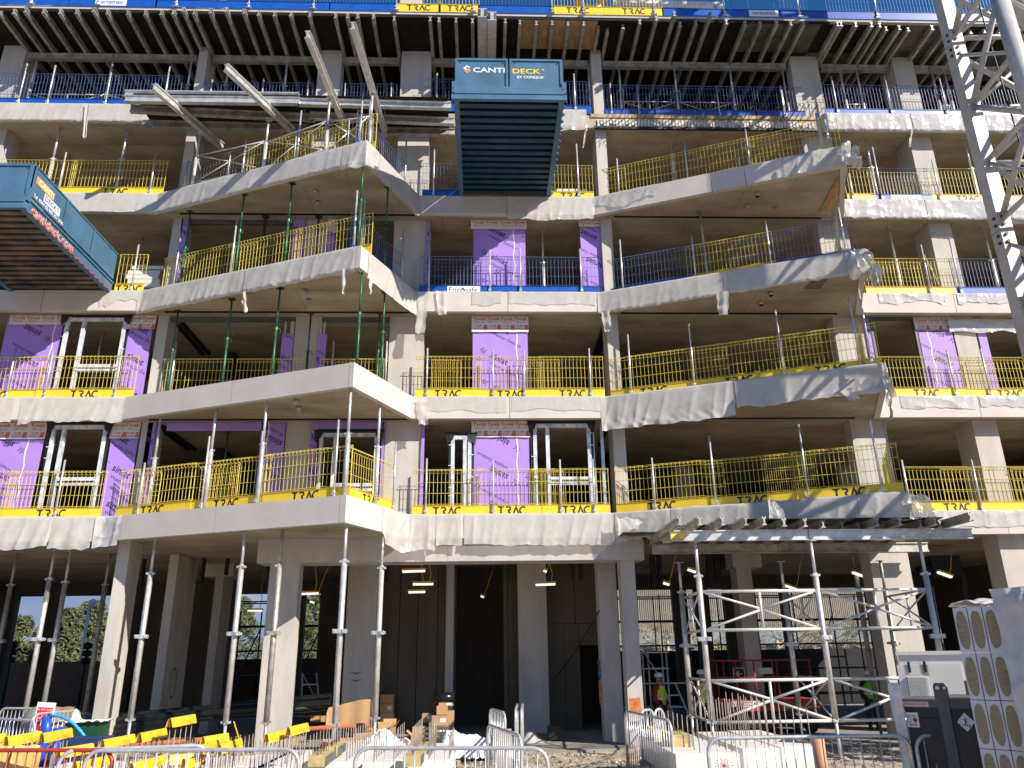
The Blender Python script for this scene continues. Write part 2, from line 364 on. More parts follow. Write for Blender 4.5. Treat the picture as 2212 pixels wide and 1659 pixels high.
def merge_xf(items, mat):
    """join (mesh, Matrix) pairs into one mesh"""
    bm = bmesh.new()
    for me, mx in items:
        t = me.copy(); t.transform(mx); bm.from_mesh(t); bpy.data.meshes.remove(t)
    me = bpy.data.meshes.new('print'); bm.to_mesh(me); bm.free(); me.materials.clear(); me.materials.append(mat); return me
# ================================================================== ground and floor (setting)
g = MB(); g.box(-250, 250, -60, 400, -0.5, -0.06); struct('ground', g, M_GROUND)
# ------------------------------------------------------------------ building frame
ZB = {1: 4.96, 2: 8.18, 3: 11.36, 4: 14.56, 5: 17.77}
FH = 0.62; TH = 0.15
ZT = {k: v+FH for k, v in ZB.items()}
ZD = 21.06                                    # underside of the roof formwork
PTS = [Vector(p) for p in ((-18.5, 0), (-9.65, 0), (-3.12, -2.62), (-1.95, 0), (3.35, 0), (9.85, -2.6), (10.95, 0), (18.5, 0))]
SEG = {'ML': 0, 'AB': 1, 'BC': 2, 'CD': 3, 'DE': 4, 'EF': 5, 'FG': 6}
SEGD = [(PTS[i+1]-PTS[i]).normalized() for i in range(7)]
SEGN = [Vector((d.y, -d.x)) for d in SEGD]     # outward
SEGL = [(PTS[i+1]-PTS[i]).length for i in range(7)]
CUM = [sum(SEGL[:i]) for i in range(8)]
def seg_hit(seg, r, c, x, y, inset=0.0):
    """distance along a facade segment (total) and height where a photo ray meets it"""
    i = SEG[seg] if isinstance(seg, str) else seg
    u, v = P(r, c, x, y); d = ray(u, v); n = SEGN[i]; p0 = PTS[i]-n*inset
    d2 = Vector((d.x, d.y)); t = (p0-Vector((0, CY))).dot(n)/d2.dot(n)
    q = Vector((0, CY))+d2*t
    return CUM[i]+(q-p0).dot(SEGD[i]), CZ+t*d.z
def along(t):
    t = max(0, min(CUM[7]-1e-6, t))
    for i in range(7):
        if t < CUM[i+1]: return PTS[i]+SEGD[i]*(t-CUM[i]), SEGN[i], i
    return PTS[7], SEGN[6], 6
def mitre(i):
    if i == 0: return SEGN[0]
    if i == 7: return SEGN[6]
    m = (SEGN[i-1]+SEGN[i]).normalized(); return m/ m.dot(SEGN[i])
BLD = thing('unfinished_building', 'unfinished concrete apartment building with zigzag balconies on five open floors', 'building', (0, 0.5, 0))
BO = Vector((0, 0.5, 0))
def bpart(name, mb, mat, smooth=False, label=None, parent=None, stuff=False): return part(name, mb, mat, parent or BLD, smooth, BO, stuff, label)
def fascia(L, t0, t1, gap=0.007):
    """one precast edge panel along t0..t1 on one segment"""
    i = along((t0+t1)/2)[2]; n = SEGN[i]; d = SEGD[i]
    def ends(t, sgn):
        for k in (i, i+1):
            if abs(t-CUM[k]) < 0.02:
                p = PTS[k]+d*sgn*gap*0.5; return p, PTS[k]-mitre(k)*TH+d*sgn*gap*0.5
        p = PTS[i]+d*(t-CUM[i]+sgn*gap); return p, p-n*TH
    a, ai = ends(t0, 1); b, bi = ends(t1, -1)
    mb = MB(); poly = [(q.x, q.y, ZB[L]) for q in (a, b, bi, ai)]
    mb.prism(poly, (0, 0, FH)); bpart('fascia_panel', mb, M_PRE)
def T(seg, r, c, x, y): return seg_hit(seg, r, c, x, y)[0]
JOINTS = {
 1: [T('AB',3,1,1700,1100), T('AB',3,2,675,1000), T('AB',3,1,990,1170), T('CD',3,3,800,1100), T('CD',3,2,2040,1100), T('DE',3,4,60,1000), T('ML',3,1,420,1200), T('FG',3,4,2090,1180)],
 2: [T('AB',3,1,1830,100), T('AB',2,2,750,1430), T('ML',3,1,150,220), T('CD',3,2,2025,210), T('DE',3,3,1800,110), T('FG',3,4,1860,210)],
 3: [T('ML',2,1,335,850), T('AB',2,1,1935,700), T('AB',2,2,808,500), T('CD',2,2,2010,850), T('DE',2,3,1700,680), T('FG',2,4,1660,850)],
 4: [T('ML',1,1,530,1570), T('AB',1,1,2030,1430), T('AB',1,2,700,1240), T('CD',2,2,2002,100), T('DE',1,3,1610,1440), T('DE',1,4,0,1370), T('FG',2,4,1440,120)],
 5: [T('ML',1,1,660,880), T('FG',1,4,1320,960)]}
T5a = T('ML',1,1,1170,950); T5a = T('AB',1,1,1170,900) if T5a > CUM[1] else T5a
for L in (1, 2, 3, 4):
    ts = sorted(set([round(c, 4) for c in CUM]+[round(t, 4) for t in JOINTS[L] if 0.2 < t < CUM[7]]))
    ts = [t for k, t in enumerate(ts) if k == 0 or t-ts[k-1] > 0.12 or t in [round(c, 4) for c in CUM]]
    for a, b in zip(ts[:-1], ts[1:]):
        if b-a > 0.05: fascia(L, a, b)
X5R = 3.2
for a, b in ((0, JOINTS[5][0]), (JOINTS[5][0], CUM[1]), (CUM[3]+1.9, CUM[3]+5.05), (CUM[6], JOINTS[5][1]), (JOINTS[5][1], CUM[7])): fascia(5, a, b)
# slabs
def inner(i): q = PTS[i]-mitre(i)*(TH+0.004); return q
for L in (1, 2, 3, 4, 5):
    z0, z1 = ZB[L]+0.045, ZT[L]-0.09
    mb = MB(); mb.prism([(-18.5, 0.155, z0), (18.5, 0.155, z0), (18.5, 12.3, z0), (-18.5, 12.3, z0)], (0, 0, z1-z0)); bpart('floor_slab', mb, M_SLAB)
    if L == 5: continue
    for (i0, i1, i2) in ((1, 2, 3), (4, 5, 6)):
        a, b, c = inner(i0), inner(i1), inner(i2)
        def at_y(p, q, Y): t = (Y-p.y)/(q.y-p.y); return p+(q-p)*t
        a = at_y(b, a, 0.10); c = at_y(b, c, 0.10)
        mb = MB(); mb.prism([(q.x, q.y, z0-0.012) for q in (a, b, c)], (0, 0, z1-z0)); bpart('balcony_slab', mb, M_SLAB)
# roof slab over the formwork
mb = MB(); mb.box(-18.5, 18.5, -0.93, 12.3, ZD+0.04, ZD+0.24); bpart('roof_slab', mb, M_CONC)
# ground floor slab
mb = MB(); mb.box(-18.5, 18.5, -0.28, 13.5, -0.3, 0.0); o = bpart('ground_floor_slab', mb, M_FLOOR)
# rear walls coloured as deep shade; unseen end walls added to block light
for L in (1, 2, 3, 4, 5):
    zt = ZB[L+1]+0.045 if L < 5 else ZD+0.04
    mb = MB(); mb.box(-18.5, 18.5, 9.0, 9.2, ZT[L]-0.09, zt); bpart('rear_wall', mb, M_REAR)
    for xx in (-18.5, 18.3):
        mb = MB(); mb.box(xx, xx+0.2, 0.5, 8.995, ZT[L]-0.09, zt); bpart('light_block_end_wall', mb, M_WALL)
# columns
def column(x0, x1, y0, y1, z0, z1, mat=M_CONC, label=None):
    mb = MB(); mb.box(x0, x1, y0, y1, z0, z1); return bpart('column', mb, mat, label=label)
UP = [(-15.6, -14.87, 0.5, 1.2), (-9.29, -9.0, 0.42, 1.15), (-5.42, -4.67, 0.5, 0.95), (-2.71, -1.73, 0.48, 0.9), (3.55, 3.88, 0.3, 1.1),
      (10.3, 11.24, 0.45, 0.85), (13.8, 14.5, 0.42, 1.25)]
for L in (1, 2, 3, 4, 5):
    z1 = ZB[L+1]+0.045 if L < 5 else ZD+0.02
    for (a, b, c, d) in UP: column(a, b, c, d, ZT[L]-0.09, z1)
    for xx in (-12.2, -7.2, 0.4, 6.6, 12.4): column(xx, xx+0.7, 6.0, 6.35, ZT[L]-0.09, z1)
    for xx in ((-8.2, -8.0), (3.95, 4.1)):      # party walls running back from the front, in the painted shade tone
        if L in (1, 2, 3):
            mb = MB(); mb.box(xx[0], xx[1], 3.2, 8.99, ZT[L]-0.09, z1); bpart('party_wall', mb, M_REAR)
# ground floor front columns
for (a, b, c, d) in ((-15.6, -14.9, 0.4, 1.0), (-9.36, -9.06, 0.3, 1.02), (-5.47, -4.72, 0.3, 0.75), (3.53, 3.91, 0.3, 0.75), (10.2, 11.25, 0.4, 0.95), (13.75, 14.9, 0.35, 1.0)):
    column(a, b, c, d, 0, 4.40 if -6 < a < 4 else ZB[1]+0.045)
# transfer beam over the entrance
mb = MB(); mb.box(-5.78, -0.95, 0.17, 0.95, 4.40, ZB[1]+0.043); bpart('transfer_beam', mb, M_CONC)
mb = MB(); mb.box(-0.944, 4.15, 0.17, 0.95, 4.40, ZB[1]+0.043); bpart('transfer_beam', mb, M_CONC)
# ground floor inside: columns, core walls, door openings
def xspan(r, c, xl, xr, y, Y): return py(r, c, xl, y, Y).x, py(r, c, xr, y, Y).x
def gcol(r, c, xl, xr, y, Y, dep, z1=4.99, mat=M_CONC, label=None):
    a, b = xspan(r, c, xl, xr, y, Y); return column(a, b, Y, Y+dep, 0, z1, mat, label)
gcol(4,1,1330,1400,100,3.0,1.6); gcol(4,1,1690,1755,300,5.5,1.0, 4.6)
a, b = xspan(4,1,1612,1850,90,5.45); mb = MB(); mb.box(a, b, 5.4, 6.6, 4.6, 4.99); bpart('column_head', mb, M_CONC)
gcol(4,2,745,980,200,3.6,0.5,4.99); gcol(4,2,1522,1583,300,4.6,2.5,4.99); gcol(4,3,82,310,500,4.0,0.4); gcol(4,3,712,858,200,1.4,0.5)
gcol(4,3,1830,1950,300,3.4,0.6,4.5); a, b = xspan(4,3,1780,2008,60,3.35); mb = MB(); mb.box(a, b, 3.3, 4.1, 4.5, 4.99); bpart('column_head', mb, M_CONC)
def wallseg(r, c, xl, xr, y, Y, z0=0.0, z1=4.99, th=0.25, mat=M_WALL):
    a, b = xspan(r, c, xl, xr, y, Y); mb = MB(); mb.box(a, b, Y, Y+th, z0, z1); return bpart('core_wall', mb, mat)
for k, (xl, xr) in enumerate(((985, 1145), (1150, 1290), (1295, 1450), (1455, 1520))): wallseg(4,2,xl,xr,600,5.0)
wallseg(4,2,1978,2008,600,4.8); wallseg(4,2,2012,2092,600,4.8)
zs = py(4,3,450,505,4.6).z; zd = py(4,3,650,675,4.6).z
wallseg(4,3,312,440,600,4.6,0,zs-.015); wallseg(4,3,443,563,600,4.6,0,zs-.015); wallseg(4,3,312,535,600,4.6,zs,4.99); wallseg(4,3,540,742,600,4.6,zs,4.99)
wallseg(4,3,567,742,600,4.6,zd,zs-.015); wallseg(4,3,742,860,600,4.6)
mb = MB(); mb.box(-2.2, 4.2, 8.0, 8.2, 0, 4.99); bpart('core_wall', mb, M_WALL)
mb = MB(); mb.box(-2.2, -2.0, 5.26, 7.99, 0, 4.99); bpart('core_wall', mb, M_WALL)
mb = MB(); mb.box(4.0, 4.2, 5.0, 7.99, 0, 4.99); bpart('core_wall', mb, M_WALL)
# red painted dashes on a core column, spray marks
for yy in (888, 948):
    p = py(4,2,750,yy,3.597); q = py(4,2,865,yy+3,3.597)
    mb = MB(); mb.poly([(p.x, 3.597, p.z), ((p.x+q.x)/2, 3.597, p.z-.03), (q.x, 3.597, q.z+.03), ((p.x+q.x)/2, 3.597, p.z-.065)]); bpart('paint_mark', mb, M_SPRAYR)
p = py(4,3,955,1100,.297); q = py(4,3,985,1200,.297)
mb = MB(); mb.poly([(3.56, .297, p.z), (3.83, .297, p.z+.02), (3.86, .297, q.z-.05), (3.56, .297, q.z-.05)]); bpart('paint_mark', mb, M_SPRAYO)
a, b = xspan(4,3,716,770,1000,1.397); zz = py(4,3,740,900,1.397).z
mb = MB(); mb.poly([(a+.01, 1.396, zz-.1), (a+.09, 1.396, zz-.15), (a+.08, 1.396, zz+.3), (a+.01, 1.396, zz+.35)]); bpart('paint_mark', mb, M_SPRAYB)
mb = MB(); mb.poly([(a+.01, 1.396, zz-.75), (a+.08, 1.396, zz-.8), (a+.09, 1.396, zz-.2), (a+.01, 1.396, zz-.15)]); bpart('paint_mark', mb, M_SPRAYO)
c0 = py(4,1,1345,970,4.6); x0 = py(4,1,1400,100,3.0).x+.004
mb = MB()
for k in range(20):
    t = 2*math.pi*k/20; t2 = 2*math.pi*(k+.92)/20
    R1 = lambda t, r: (x0, 3.75+r*math.cos(t)*0.6, c0.z+.0+r*math.sin(t))
    mb.poly([R1(t,.42), R1(t2,.42), R1(t2,.36), R1(t,.36)])
bpart('paint_mark', mb, M_SPRAYB)
# rear of the ground floor: piers and lintel with openings looking through
YR = 11.6
ops = []
for (c, xl, xr, y) in ((1,75,290,600),(1,430,860,600),(1,1075,1100,600),(1,1830,2085,700),(2,385,505,600),(3,868,1318,450),(3,1430,1495,450),(3,1600,1725,450),(3,1975,2212,450)):
    ops.append(xspan(4, c, xl, xr, y, YR))
ops[-1] = (ops[-1][0], py(4,4,310,450,YR).x)
ops.append(xspan(4,4,370,1000,450,YR)); ops.append(xspan(4,4,1530,1650,450,YR))
zl = py(4,1,600,283,YR).z
xs = [-18.5]
for a, b in ops: xs += [a, b]
xs.append(18.5)
for k in range(0, len(xs), 2):
    if xs[k+1]-xs[k] > 0.03:
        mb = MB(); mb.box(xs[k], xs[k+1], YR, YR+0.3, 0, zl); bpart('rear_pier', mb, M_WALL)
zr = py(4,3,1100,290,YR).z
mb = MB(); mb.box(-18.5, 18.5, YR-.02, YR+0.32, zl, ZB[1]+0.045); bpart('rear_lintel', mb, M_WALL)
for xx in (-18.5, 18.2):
    mb = MB(); mb.box(xx, xx+.25, 0.0, YR-.03, 0, ZB[1]+0.043); bpart('light_block_end_wall', mb, M_WALL)
# black pipe drops and cable trays under the ground-floor ceiling
for (c, x, y0, y1, w) in ((3,517,32,135,24),(3,580,32,160,26),(3,1612,30,230,30),(3,1665,30,150,36),(3,1708,25,70,30),(3,1160,110,228,26),(3,1210,85,130,28),(2,1045,40,170,26),(2,2015,35,160,28),(1,1595,60,190,30),(1,1785,45,120,26),(1,2110,140,260,26),(1,1115,70,205,30)):
    p = py(4,c,x-w/2,y1,4.0); q = py(4,c,x+w/2,y0,4.0)
    if c == 3 and x < 600: p = py(4,c,x-w/2,y1,3.8); q = py(4,c,x+w/2,y0,3.8)
    mb = MB(); mb.box(p.x, q.x, p.y, p.y+.2, p.z, 4.99); bpart('service_sleeve', mb, M_MEMB)
# dark pipe run at the right of the ground floor
pts = [py(4,4,1370,80,2.5), py(4,4,1480,70,2.5), py(4,4,1680,75,2.5), py(4,4,1725,120,2.5), py(4,4,1745,260,2.5), py(4,4,1770,500,2.5)]
mb = MB(); mb.path(pts, .11, 10); p = py(4,4,1500,40,2.4); mb.box(p.x-.1, p.x+.75, 2.3, 2.8, p.z-.35, p.z+.25); bpart('service_pipe', mb, M_MEMB)
# soffit drains under the balconies
for (r, c, x, y, L) in ((1,2,483,1520,4),(2,2,505,85,4),(2,2,405,785,3),(2,2,430,860,3),(3,2,330,170,2),(3,2,355,225,2),(1,3,1975,1545,4),(2,3,1903,110,4),(2,3,2085,800,3),(2,3,2005,875,3),(2,4,208,800,3),(2,4,130,875,3),(1,4,100,1545,4)):
    q = pz(r,c,x,y, ZB[L]-.05)
    mb = MB(); mb.tube((q.x,q.y,ZB[L]-.10), (q.x,q.y,ZB[L]+.04), .065, 10); bpart('soffit_drain', mb, M_ALUD, True)
# stains and spray on the soffits
def soffit_patch(L, pts, mat, nm='soffit_stain'):
    mb = MB(); mb.poly([(lambda q: (q.x, q.y, ZB[L]+.0285))(pz(*p, ZB[L]+.03)) for p in pts]); bpart(nm, mb, mat)
M_DAMP = nmat('damp_patch', (.16,.14,.11), .8, var=.2); M_SPR2 = nmat('red_soffit_spray', (.42,.09,.06), .85, var=.4, scale=9, col2=(.40,.30,.22))
soffit_patch(3, [(2,4,540,680),(2,4,660,672),(2,4,600,760),(2,4,462,758)], M_DAMP)
soffit_patch(4, [(2,3,2085,110),(2,3,2125,90),(2,3,2135,110),(2,3,2100,135)], M_SPR2, 'paint_mark')
mb = MB(); mb.prism([(lambda q: (q.x, q.y, ZB[4]+.0))(pz(*p, ZB[4]+.015)) for p in ((1,4,738,1400),(1,4,745,1640),(2,4,585,150),(2,4,600,132))], (0,0,.03)); bpart('formwork_panel', mb, M_PLYW, label='brown timber panel under the balcony tip')
# dark thermal-break angles along the rear of the balcony soffits
for L in (2, 3, 4):
    for xa, xb in ((-9.0, -2.0), (3.95, 10.3)):
        mb = MB(); mb.box(xa, xb, 0.118, 0.15, ZB[L]-0.005, ZB[L]+0.1); bpart('thermal_break', mb, M_MEMB)
for (L, xa, xb) in ((2, -8.95, -5.45), (2, -4.65, -2.75), (3, -8.9, -5.45), (3, -4.65, -2.75)):   # perforated head track
    zt = ZB[L+1]+0.044
    mb = MB(); mb.box(xa, xb, 0.5, 0.58, zt-0.15, zt)
    for k in range(int((xb-xa)/0.09)): mb.box(xa+k*.09, xa+k*.09+.03, .494, .5, zt-.13, zt-.03)
    bpart('head_track', mb, M_TANKG)
# dark double tracks on the ceilings
for L, pts in ((1, ((3,1,1285,345),(3,1,1545,535))), (1, ((3,1,1285,375),(3,1,1490,535))), (2, ((2,1,1415,985),(2,1,1655,1265))), (2, ((2,1,1410,1040),(2,1,1610,1270))), (2, ((2,3,757,1050),(2,3,683,1270))), (2, ((2,3,772,1100),(2,3,722,1270))), (1, ((3,3,782,375),(3,3,722,500)))):
    zz = ZB[L+1]+.04; A = pz(*pts[0], zz); B = pz(*pts[1], zz); d = B-A; n = Vector((d.y, -d.x, 0)).normalized()*.05
    mb = MB(); mb.quadbox(A-n+Vector((0,0,-.08)), d, n*2, (0,0,.078)); bpart('ceiling_track', mb, M_MEMB)
# black cable slung across the core wall
A = py(4,3,725,400,1.36); B = py(4,3,325,995,3.96); mb = MB(); mb.path([A+(B-A)*(k/8)+Vector((0,0,-.12*math.sin(math.pi*k/8))) for k in range(9)], .018, 6); bpart('cable', mb, M_MEMB, True)
# ------------------------------------------------------------------ purple boards, membrane, window frames
def flower(r=1.0):
    mb = MB()
    for k in range(9):
        a = math.radians(100+k*36); l = (1.0, .72)[k % 2]*r
        d = Vector((math.cos(a), math.sin(a))); n = Vector((-d.y, d.x))
        mb.poly([(p.x, 0, p.y) for p in (d*.12*r, d*.55*l-n*.075*r, d*l, d*.55*l+n*.075*r)])
    return mb.mesh('flower', M_PRNT)
ME_FL = flower(.13); ME_S = text_mesh('siniat', .26, M_PRNT, True); ME_W = text_mesh('Weather Defence', .13, M_PRNT)
def print_mesh(w, h, seed, up):
    rs = random.Random(seed); items = []
    a = math.radians(28 if up < 0 else -28)
    for row in range(int(h/0.8)+2):
        cx = w*0.45+rs.uniform(-.1, .1); cz = 0.35+row*0.95
        B = Matrix.Translation((cx, 0, cz)) @ Matrix.Rotation(-a if up > 0 else math.pi-a, 4, 'Y')
        if up > 0: B = Matrix.Translation((cx, 0, cz)) @ Matrix.Rotation(math.radians(28), 4, 'Y')
        else: B = Matrix.Translation((cx, 0, cz)) @ Matrix.Rotation(math.radians(28+180), 4, 'Y')
        for me, off in ((ME_FL, (-.55, .06)), (ME_S, (-.02, .04)), (ME_W, (.28, -.19))):
            items.append((me, B @ Matrix.Translation((off[0], 0, off[1]))))
        if w > 0.9 and rs.random() < .6:
            B2 = B @ Matrix.Translation((1.15, 0, .25)) @ Matrix.Rotation(math.pi, 4, 'Y')
            items.append((ME_W, B2))
    me = merge_xf(items, M_PRNT); m2 = clip(me, 0.015, w-.015, 0.02, h-.02); bpy.data.meshes.remove(me); return m2
def board(L, x0, x1, Y=0.42, z0=None, z1=None, up=1, seed=0, split=None, prints=True):
    z0 = ZT[L]-.08 if z0 is None else z0; z1 = ZB[L+1]+.03 if z1 is None else z1
    mb = MB(); mb.box(x0, x1, Y, Y+.03, z0, z1); b = bpart('sheathing_board', mb, M_PURP)
    if split is not None:
        t = MB(); xs_ = x0+(x1-x0)*split
        n = 14; pts = [(xs_+.022*math.sin(k*1.7+seed), z0+(z1-z0)*k/n) for k in range(n+1)]
        for (p, q) in zip(pts[:-1], pts[1:]): t.poly([(p[0]-.016, Y-.004, p[1]), (p[0]+.016+.006*math.sin(q[1]*5), Y-.004, p[1]), (q[0]+.016, Y-.004, q[1]), (q[0]-.016, Y-.004, q[1])])
        part('joint_tape', t, M_TAPE, b, off=BO)
    if prints:
        me = print_mesh(x1-x0, z1-z0, seed, up); O('print', me, b, Vector((x0, Y-.003, z0))-BO)
    return b
def tyvek(L, x0, x1, drop, Y=0.40, firecurb=True, seed=0):
    """wrinkled white membrane hanging over the head of a board"""
    z1 = ZB[L+1]+.03
    mb = MB()
    def fn(a, b):
        x = x0-.03+(x1-x0+.06)*a; z = z1-drop*b*(1+.06*noise.noise(Vector((x*3, seed, 0)))*(b**2))
        y = Y-.004-.012*b-.02*b*abs(noise.noise(Vector((x*5, z*3, seed))))
        return (x, y, z)
    mb.grid(fn, 16, 8); b = bpart('membrane', mb, M_TYV, True)
    items = []; n = max(1, round((x1-x0)/.42))
    for k in range(n):
        cx = x0+(k+.5)*(x1-x0)/n
        items.append((text_mesh('Tyvek', .15, M_TYVR, True), Matrix.Translation((cx, 0, z1-.09))))
        items.append((text_mesh('FIRECURB' if firecurb else 'Housewrap', .062, M_TYVR), Matrix.Translation((cx, 0, z1-.20))))
        if firecurb and drop > .35:
            items.append((text_mesh('FLAME', .085, M_TYVR, True, .8), Matrix.Translation((cx-.02, 0, z1-.31))))
            items.append((text_mesh('RETARDANT', .085, M_TYVR, True, .62), Matrix.Translation((cx-.02, 0, z1-.40))))
            s = MB(); s.poly([(-.055,0,-.085),(.055,0,-.085),(.055,0,.0),(.0,0,.03),(-.055,0,.045)]); s.poly([(-.055,0,.055),(.055,0,.012),(.055,0,.075),(-.055,0,.075)])
            me = s.mesh('sq', M_TYVR); items.append((me, Matrix.Translation((cx+.17, 0, z1-.35))))
    me = merge_xf(items, M_TYVR); m2 = clip(me, x0-.02, x1+.02, z1-drop, z1-.005)
    for v in m2.vertices:                       # the print follows the wrinkles of the sheet
        b_ = max(0, min(1, (z1-v.co.z)/drop)); v.co.y = -.0045-.012*b_-.02*b_*abs(noise.noise(Vector((v.co.x*5, v.co.z*3, seed))))
    O('print', m2, b, Vector((0, Y-.002, 0))-BO)
def frame(L, x0, x1, mull=(.33,), sill=.45, Y=0.36, z1=None):
    """window frame wrapped in white protective film, black membrane at its edges"""
    z0 = ZT[L]-.08; z1 = (ZB[L+1]-.06) if z1 is None else z1
    fr = MB(); w = .10
    fr.box(x0+w, x1-w, Y, Y+.08, z1-w, z1)
    f = bpart('window_frame', fr, M_WRAPT)
    def piece(nm, a, b, c, d, mat=None, yy=0.0):
        m_ = MB(); m_.box(a, b, Y+yy, Y+.08+yy, c, d); part(nm, m_, mat or M_WRAPT, f, off=BO)
    piece('jamb', x0, x0+w-.002, z0, z1); piece('jamb', x1-w+.002, x1, z0, z1)
    for m in mull: xx = x0+(x1-x0)*m; piece('mullion', xx-w/2, xx+w/2, z0, z1-w-.002, yy=.004)
    if sill:
        zz = z0+(z1-z0)*sill; xa = x0+(x1-x0)*mull[0]+w/2+.002 if mull else x0+w
        piece('rail', xa, x1-w-.003, zz, zz+.09, yy=.008); piece('rail', xa, x1-w-.003, zz-.13, zz-.05, yy=.008)
    k = MB()
    rs = random.Random(int(x0*100))
    k.box(x0-.07, x0-.003, Y+.03, Y+.07, z0, z1+.04); k.box(x1+.003, x1+.07, Y+.03, Y+.07, z0, z1+.04); k.box(x0-.07, x1+.07, Y+.028, Y+.068, z1+.043, z1+.12)
    for (xc, sg) in ((x0, 1), (x1, -1)):         # ragged folded corners
        k.poly([(xc-sg*.16, Y-.01, z1+.1), (xc+sg*.10, Y-.03, z1+.06), (xc+sg*.05, Y-.04, z1-.12), (xc-sg*.1, Y-.02, z1-.22-.1*rs.random())])
    part('edge_membrane', k, M_MEMB, f, off=BO)
    s = MB()
    for q in range(6):
        zz = z0+(z1-z0)*(.25+.13*q)+rs.uniform(-.05, .05); xx = rs.choice((x0-.06, x1-.05)); s.box(xx, xx+.11, Y-.012, Y-.004, zz, zz+.018)
    part('tape_tab', s, M_TAPE, f, off=BO)
M_WRAPT = nmat('frame_protection_tape', (0.66, 0.69, 0.73), 0.35, var=0.25, scale=9, stretch=(1, 1, .5), col2=(0.30, 0.33, 0.38))
def xs2(r, c, xl, xr, y, Y=0.42): return xspan(r, c, xl, xr, y, Y)
# first floor
a, b = xs2(3,1,-230,318,600); board(1, a, b, up=-1, seed=1, split=.78); tyvek(1, a, b+.02, .46, seed=1)
a, b = xs2(3,1,398,838,500); frame(1, a, b, (.22,), .42)
a, b = xs2(3,1,840,1055,700); board(1, a, b, up=1, seed=2); tyvek(1, a, b, .46, seed=2)
a, b = xs2(3,1,1150,1215,500); board(1, a, b, up=-1, seed=3)
zz = ZB[2]+.03
board(1, -8.62, -5.9, z0=zz-.24, seed=4, prints=False); a, b = xs2(3,2,145,240,450); board(1, a-.32, b, up=-1, seed=5, split=.3)
a, b = xs2(3,2,448,505,420); board(1, a, b, up=1, seed=6); board(1, b+.01, -2.75, z0=zz-.24, seed=7, prints=False)
a, b = xs2(3,2,520,985,500); frame(1, a, b, (.27,), .38, z1=zz-.33)
a, b = xs2(3,2,1010,1030,500); board(1, a, b, seed=8, prints=False)
a, b = xs2(3,2,1322,1346,600); board(1, a, b, up=1, seed=9, prints=False)
a, b = xs2(3,2,1560,1722,600); frame(1, a, b, (.68,), 0, z1=zz-.42)
a, b = xs2(3,2,1730,2180,600); board(1, a, b, up=-1, seed=10, split=.79); tyvek(1, a, b, .46, seed=3)
a, b = xs2(3,3,200,655,500); frame(1, a, b, (.25,), .40)
for xl, xr in ((672, 690), (740, 765)):
    a, b = xs2(3,3,xl,xr,600,.5); mb = MB(); mb.box(a, b, .5, .58, ZT[1]-.08, zz); bpart('steel_stud', mb, M_GALV)
# second floor
a, b = xs2(2,1,30,505,1150); board(2, a, b, up=-1, seed=11, split=.82); tyvek(2, a+.1, b+.1, .30, seed=4)
a, b = xs2(2,1,505,990,1150); frame(2, a, b, (.3,), .42)
a, b = xs2(2,1,1000,1195,1150); board(2, a, b, up=1, seed=12); tyvek(2, a, b+.05, .42, seed=5)
z2 = ZB[3]+.03
a, b = xs2(2,2,222,312,1150); board(2, a, b, z1=z2-.55, up=1, seed=13); a2, b2 = xs2(2,2,505,575,1150); board(2, a2, b2, z1=z2-.55, up=-1, seed=14)
for xx in (a+.03, a+.2, b-.07, a2+.04, b2-.12):
    mb = MB(); mb.box(xx, xx+.05, .46, .54, ZT[2]-.08, z2-.15); bpart('steel_stud', mb, M_GALV)
a, b = xs2(2,2,1732,2167,1180); board(2, a, b, up=1, seed=15, split=.8); tyvek(2, a, b, .50, seed=6)
a, b = xs2(2,4,962,1030,1150); board(2, a, b, up=-1, seed=16)
a, b = xs2(2,4,1385,1665,1150); board(2, a, b, up=-1, seed=17, split=.27); tyvek(2, a-.06, b+.02, .42, seed=7)
a, b = xs2(2,4,1855,1920,1150); board(2, a, b, seed=18, prints=False)
a, b = xs2(2,4,1010,1375,1150); mb = MB(); mb.box(a, a+.07, .4, .5, ZT[2]-.08, z2); mb.box(b-.07, b, .4, .5, ZT[2]-.08, z2); mb.box(a+.07, b-.07, .4, .5, z2-.07, z2); bpart('window_frame', mb, M_TANKG)
# third floor
a, b = xs2(2,1,1420,1485,350); board(3, a, b, up=-1, seed=19)
a, b = xs2(2,2,312,405,220); board(3, a, b, up=1, seed=20); a, b = xs2(2,2,585,650,220); board(3, a, b, up=-1, seed=21); tyvek(3, a, b, .45, firecurb=False, seed=8)
a, b = xs2(2,2,1364,1388,450); board(3, a, b, up=1, seed=22)
a, b = xs2(2,2,1738,2150,450); board(3, a, b, up=1, seed=23, split=.78); tyvek(3, a-.05, b+.02, .32, firecurb=False, seed=9)
a, b = xs2(2,3,578,765,450); board(3, a, b, up=-1, seed=24); tyvek(3, a, b, .22, firecurb=False, seed=10)
